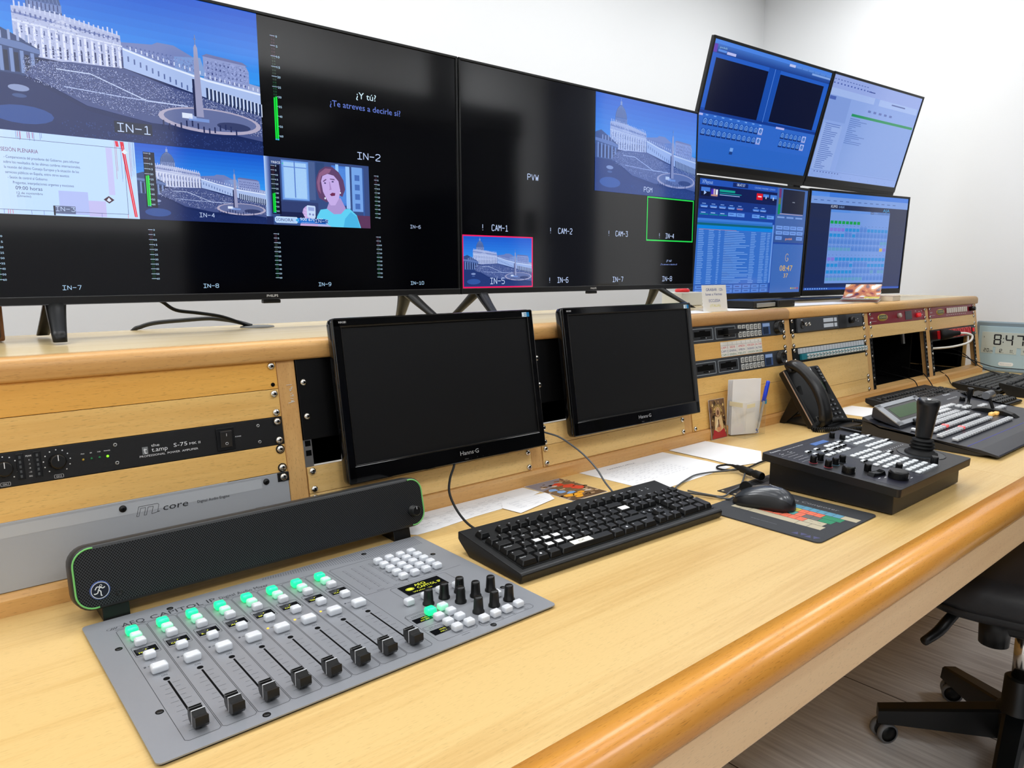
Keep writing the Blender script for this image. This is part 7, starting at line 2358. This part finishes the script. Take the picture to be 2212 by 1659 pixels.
RC = [('thin black cable from the wide empty bay to the keyboard behind the switcher', [(2.45, .10, .80), (2.43, .02, .79), (2.40, -.045, .785), (2.37, -.075, .765), (2.33, -.090, .764)]),
      ('thin black cable from the farthest bay down onto the worktop', [(2.78, .08, .80), (2.74, .0, .79), (2.70, -.055, .772), (2.64, -.09, .756), (2.58, -.12, .754)]),
      ('thin black cable looping from the farthest bay over the far keyboard', [(2.99, .05, .86), (2.97, -.02, .838), (2.95, -.07, .805), (2.92, -.12, .786), (2.86, -.17, .783), (2.82, -.20, .782)]),
      ('long black cable running from the farthest bay towards the clock', [(2.95, .10, .84), (2.97, .0, .832), (3.00, -.06, .806), (3.03, -.12, .786), (3.04, -.20, .784), (3.02, -.30, .790)]),
      ('thin black cable sagging before the far post, ending at the worktop', [(2.56, .06, .81), (2.53, -.02, .80), (2.50, -.055, .786), (2.47, -.09, .757), (2.44, -.10, .754)]),
      ('black cable trailing right from the compact keyboard', [(2.37, -.34, .757), (2.42, -.345, .754), (2.50, -.335, .754), (2.60, -.33, .754)])]
for t, pts in RC:
    cable('cable', t, pts, .0018, group='thin cables at the far bays')

# ================================================================== things on the shelf
ZS = 1.0750
gm = thing('cable_grommet', 'round grey cable grommet in the shelf under the left television', 'grommet', (.0980, .3240, ZS))
q = B(); q.use(mat('grommet_grey', (112, 112, 110), .5)); q.lathe([(.033, .0002), (.032, .0022), (.026, .0032), (.001, .0032)], 32, cap=False); q.use(DARK); q.box((-.022, 0, .0030), (.014, .010, .0006)); part('cap', q, parent=gm)
ws = thing('bookshelf_speaker', 'walnut-cased speaker at the left end of the shelf under the television', 'speaker', (-.4160, .3380, ZS))
q = B(); q.use(wood('walnut', (150, 98, 52), (96, 58, 28), 'Z', .4)); q.box((0, .004, .140), (.176, .150, .276), .003); part('cabinet', q, parent=ws)
q = B(); q.use(SATIN); q.box((0, -.074, .140), (.164, .010, .268), .004); part('front_baffle', q, parent=ws)
q = B(Matrix.Translation((0, -.079, .090)) @ RX90); q.use(RUB); q.lathe([(.060, 0), (.058, .004), (.045, .001), (.02, -.004), (.018, .001), (.0001, .004)], 32, cap=False); part('woofer', q, parent=ws)
q = B(Matrix.Translation((0, -.079, .210)) @ RX90); q.use(RUB); q.lathe([(.026, 0), (.024, .003), (.012, .001), (.0001, .004)], 24, cap=False); part('tweeter', q, parent=ws)

nc = thing('note_card', 'white handwritten note standing on the shelf edge before the lower left monitor', 'note')
nc.matrix_world = Matrix.Translation((1.2510, .0340, ZS + .0003)) @ Matrix.Rotation(R(-3), 4, 'Z') @ Matrix.Rotation(-R(8), 4, 'X')
q = B(); q.use(mat('card_ivory', (240, 238, 232), .6)); q.box((0, .0005, .0360), (.1040, .0008, .0720), .0002); q.box((0, .012, .0150), (.06, .024, .0008), M=Matrix.Rotation(R(30), 4, 'X')); part('card', q, parent=nc)
p = Paint(step=.00003, base=.0001)
p.text('GRABAR  12h', 0, .0560, .0075, (60, 76, 150), w=.0720, align='C'); p.text('lunes a Viernes', -.003, .0440, .0070, (60, 76, 150), w=.0700, align='C'); p.text('ECCLESIA', -.002, .0260, .0080, (60, 76, 150), w=.0480, align='C'); p.text('(ITALIA)', 0, .0130, .0070, (226, 222, 110), w=.0440, align='C')
p.build('handwriting', PRINT, nc)

bx = thing('set_top_box', 'low black set-top box with a silver front on the shelf beside the note', 'box', (1.5000, .1000, ZS), (0, 0, R(8)))
q = B(); q.use(SATIN); q.box((0, 0, .0135), (.155, .115, .020), .002); part('case', q, parent=bx)
q = B(); q.use(mat('silver_front', (176, 180, 180), .35, .5)); q.box((.01, -.0585, .0100), (.13, .004, .012), .001); part('front', q, parent=bx)
for x in (-.06, .06):
    q = B(); q.use(RUB); q.box((x, 0, .0018), (.012, .08, .0034), .001); part('foot', q, parent=bx)
b2 = thing('external_drive', 'small flat black drive on the shelf right of the set-top box', 'drive', (1.6350, .0800, ZS))
q = B(); q.use(BLACK); q.box((0, 0, .0115), (.095, .075, .022), .003); part('case', q, parent=b2)
q = B(); q.use(mat('led_grey', (90, 96, 100), .4)); q.box((.035, -.038, .010), (.004, .001, .002)); part('indicator_light', q, parent=b2)
def shelf_sheet(label, pts, z, m=None):
    cx_ = sum(p_[0] for p_ in pts) / len(pts); cy_ = sum(p_[1] for p_ in pts) / len(pts)
    r_ = thing('paper_sheet', label, 'paper', (cx_, cy_, ZS + z)); q_ = B(); q_.use(m or PAPER); q_.prism([(a - cx_, c_ - cy_) for a, c_ in pts], 0, .0004, 'Z'); part('sheet', q_, parent=r_)
shelf_sheet('white sheet on the shelf left of the handwritten note', [(1.08, .02), (1.20, .012), (1.25, .10), (1.10, .12)], .0003)
shelf_sheet('white sheet sticking out under the set-top box', [(1.30, .02), (1.44, .020), (1.46, .12), (1.32, .14)], .0003)
shelf_sheet('loose white sheet on the shelf before the magazine', [(1.66, .06), (2.05, .03), (2.08, .12), (1.72, .18)], .0003)
shelf_sheet('white sheet on the stand base under the lower left monitor', [(1.66, .170), (1.84, .185), (1.84, .235), (1.68, .225)], .0123)
mg = thing('magazine', 'colourful stapled magazine with an upcurled cover on the shelf', 'magazine', (2.2050, .0780, ZS))
def curled(q_, m, z0, lift, x0=-.085, x1=.085, y0=-.060, y1=.060, n_=14):
    q_.use(m)
    rings = []
    for k in range(n_ + 1):
        x = x0 + (x1 - x0) * k / n_
        t = max(0, (k / n_ - .25) / .75)
        z = z0 + lift * t ** 2.2
        rings.append([(x - t * t * lift * .2, y0, z), (x - t * t * lift * .2, y1, z), (x - t * t * lift * .2, y1, z + .0012), (x - t * t * lift * .2, y0, z + .0012)])
    q_.loft(rings)
MT = Matrix.Rotation(R(20), 4, 'Z')
q = B(MT); curled(q, mat('page_white', (230, 226, 220), .5), .0006, .006); curled(q, mat('page_white', (0, 0, 0)), .0090, .024); curled(q, mat('page_pink', (196, 130, 110), .4), .0048, .014); part('pages', q, parent=mg)
p = Paint(step=.00005, base=0, plane='XY')
def mgz(x):
    t = max(0, ((x + .085) / .17 - .25) / .75); return .0120 + .048 * t ** 2.2
cv, cf, cc = [], [], []
NX, NY = 64, 44
for i in range(NX):
    for j in range(NY):
        xa, xb_ = -.085 + .17 * i / NX, -.085 + .17 * (i + 1) / NX; ya, yb_ = -.060 + .12 * j / NY, -.060 + .12 * (j + 1) / NY
        k = len(cv); cv += [(xa, ya, mgz(xa)), (xb_, ya, mgz(xb_)), (xb_, yb_, mgz(xb_)), (xa, yb_, mgz(xa))]; cf.append([k, k + 1, k + 2, k + 3])
        u_, v_ = i / NX, j / NY
        w_ = math.sin(u_ * 19 + 3 * math.sin(v_ * 9)) + math.sin(v_ * 15 + 2.2 * math.sin(u_ * 13))
        if u_ < .34: c = (232, 236, 228) if (w_ < 1.1 and (j % 5 or w_ > .2)) else (130, 170, 130)
        elif u_ < .52 and v_ < .40: c = (230, 214, 60) if w_ < 1.2 else (240, 240, 232)
        elif w_ > 1.0: c = (240, 232, 222)
        elif w_ > .2: c = (226, 160, 96)
        elif w_ > -.7: c = (206, 118, 66)
        elif w_ > -1.3: c = (150, 66, 52)
        else: c = (96, 50, 58)
        cc.append(lin(*c))
p.v, p.f, p.c = cv, cf, cc
p.T = MT
p.build('cover', PRINT_GLOSS, mg)
bk = thing('booklet', 'cream-edged booklet lying right of the magazine on the shelf', 'booklet', (2.3350, .0600, ZS), (0, 0, R(6)))
q = B(); q.use(mat('page_cream', (232, 220, 198), .6)); q.box((0, 0, .0090), (.085, .10, .0174), .001); part('pages', q, parent=bk)
q = B(); q.use(mat('booklet_cover', (222, 196, 176), .4)); q.box((0, 0, .0182), (.086, .101, .0010)); part('cover', q, parent=bk)
wb = thing('white_adapter_box', 'small white box behind the right foot of the right television', 'box', (1.4900, .3250, ZS))
q = B(); q.use(mat('box_white', (216, 216, 210), .5)); q.box((0, 0, .022), (.11, .08, .043), .003); part('case', q, parent=wb)
rt = thing('red_tape_roll', 'small bright red object lying on the white box beside the monitors', 'tape roll', (1.475, .3150, ZS + .0436))
q = B(); q.use(mat('bright_red', (230, 30, 36), .35)); q.lathe([(.022, 0), (.024, .004), (.022, .009), (.012, .012), (.0001, .0125)], 24); part('roll', q, parent=rt)

# ================================================================== office chair
ch = thing('office_chair', 'black swivel office chair with chrome column pushed in at the right', 'chair', (1.497, -.680, 0))
q = B(); q.use(SATIN); q.lathe([(.046, .135), (.044, .150), (.034, .160), (.032, .226), (.027, .230)], 30); q.lathe([(.040, .070), (.050, .080), (.050, .140), (.040, .145)], 30); part('hub', q, parent=ch)
q = B(); q.use(CHROME); q.lathe([(.0190, .225), (.0190, .345)], 26); part('column', q, parent=ch)
for k in range(5):
    a = R(118 - 72 * k if k < 2 else 118 + 72 * (k - 1))
    M = Matrix.Rotation(a, 4, 'Z')
    q = B(M); q.use(SATIN)
    rings = []
    for t in (0, .25, .5, .75, 1):
        x = .030 + .265 * t; zt = .150 - .062 * t; hh = .070 - .036 * t; w = .030 - .006 * t
        rings.append([(x, -w, zt - hh), (x, -w * .85, zt - .004), (x, -w * .6, zt), (x, w * .6, zt), (x, w * .85, zt - .004), (x, w, zt - hh)])
    q.loft(rings, smooth=False)
    part('base_arm', q, parent=ch)
    q = B(M @ Matrix.Translation((.278, 0, 0)) @ Matrix.Rotation(R(30 + 40 * k), 4, 'Z')); q.use(SATIN)
    q.cyl((0, 0, .044), .006, .020, 12); q.box((0, 0, .040), (.036, .026, .030), .010)
    for s_ in (-1, 1):
        q.use(SATIN); q.lathe([(.001, 0), (.0200, .0), (.0200, .013), (.001, .013)], 24, Matrix.Translation((0, s_ * .0150 - .0065, .0262)) @ Matrix.Rotation(R(-90), 4, 'X'))
        q.use(mat('caster_tread', (120, 120, 122), .5)); q.lathe([(.0205, -.0005), (.0256, .001), (.0256, .0125), (.0205, .0140)], 28, Matrix.Translation((0, s_ * .0150 - .0065, .0262)) @ Matrix.Rotation(R(-90), 4, 'X'), cap=False)
    part('caster', q, parent=ch)
q = B(Matrix.Rotation(R(20), 4, 'Z')); q.use(SATIN); q.prism([(-.14, .425), (-.12, .375), (-.03, .345), (.05, .345), (.15, .385), (.16, .425)], -.085, .085, 'Y', bev=.006); part('mechanism', q, parent=ch)
q = B(); q.use(SATIN); q.cyl((-.120, .030, .345), .030, .085, 30, r2=.034); part('tension_knob', q, parent=ch)
q = B(); q.use(SATIN)
q.tube([(-.150, .060, .442), (-.190, .078, .436), (-.225, .090, .415), (-.255, .100, .392), (-.300, .112, .378)], .0085, 10, taper=lambda t: .8 + .6 * math.sin(t * 2.6)); part('lever', q, parent=ch)
q = B(Matrix.Rotation(R(15), 4, 'Z')); q.use(mat('seat_shell', (20, 21, 24), .5)); q.loft([[(a, c_, z) for a, c_ in rrect(w, w * .96, w * .28)] for w, z in ((.36, .425), (.46, .437), (.500, .462))]); part('seat_shell', q, parent=ch)
q = B(Matrix.Rotation(R(15), 4, 'Z')); q.use(mat('seat_leather', (22, 23, 27), .45, bump=(300, .2))); q.loft([[(a, c_, z) for a, c_ in rrect(w, w * .96, w * .3)] for w, z in ((.502, .463), (.512, .480), (.508, .505), (.480, .522), (.38, .528), (.2, .529))]); part('seat', q, parent=ch)
q = B(Matrix.Rotation(R(15), 4, 'Z')); q.use(SATIN); q.box((0, -.26, .50), (.06, .03, .22), .006, M=Matrix.Rotation(R(-8), 4, 'X')); part('back_support', q, parent=ch)
q = B(Matrix.Rotation(R(15), 4, 'Z') @ Matrix.Translation((0, -.285, .60)) @ Matrix.Rotation(R(8), 4, 'X')); q.use(mat('seat_leather', (0, 0, 0))); q.prism(rrect(.44, .44, .10, 0, .22), -.055, 0, 'Y', bev=.015); part('backrest', q, parent=ch)

# ================================================================== pieces of parts go one level deeper
def nest(root, child, host):
    hs_ = [o for o in root.children if o.name.split('.')[0] == host]
    if not hs_: return
    for o in list(root.children):
        if o.name.split('.')[0] == child and o not in hs_:
            h = min(hs_, key=lambda k_: (mid(k_) - mid(o)).length)
            if h.matrix_basis == Matrix.Identity(4):
                o.parent = h
def mid(o):
    c = Vector((0, 0, 0))
    for k_ in o.bound_box: c += Vector(k_)
    return o.matrix_basis @ (c / 8)
NEST = {'television': [('screen_picture', 'screen'), ('lettering', 'lower_bezel'), ('sensor_module', 'lower_bezel')],
        'monitor': [('screen_picture', 'screen'), ('lettering', 'bezel'), ('energy_sticker', 'bezel')],
        'power_amplifier': [('badge', 'face_plate'), ('dial_marks', 'knob'), ('lettering', 'face_plate'), ('rocker_switch', 'switch_surround')],
        'audio_engine': [('lettering', 'face_plate'), ('label_strip', 'face_plate')],
        'disk_recorder': [('arrow_mark', 'disk_slot')],
        'red_rack_unit': [('lettering', 'face_plate'), ('marks', 'face_plate'), ('badge', 'face_plate')],
        'intercom_unit': [('lettering', 'front_panel'), ('dark_insert', 'front_panel')],
        'audio_mixer': [('printed_lines', 'top_panel'), ('hatched_band', 'top_panel')],
        'camera_controller': [('lettering', 'top_panel'), ('panel_fields', 'top_panel'), ('joystick_boot', 'joystick_ring'), ('joystick_button', 'joystick_handle')],
        'video_switcher': [('display', 'display_frame'), ('lettering', 'top_panel'), ('blue_stripe', 'top_panel'), ('printed_marks', 'top_panel')],
        'keyboard': [('key_legends', 'key_well'), ('status_icons', 'case')],
        'desk_phone': [('edge_gleam', 'body'), ('lettering', 'body')],
        'computer_mouse': [('lettering', 'top_cover')],
        'digital_clock': [('time_digits', 'display'), ('date_digits', 'display'), ('lettering', 'badge')],
        'office_chair': [('caster', 'base_arm')],
        'card_holder': [('tape', 'box'), ('maker_mark', 'box')]}
for o in [o for o in COL.objects if o.parent is None]:
    for a_, h_ in NEST.get(o.name.split('.')[0], ()):
        nest(o, a_, h_)
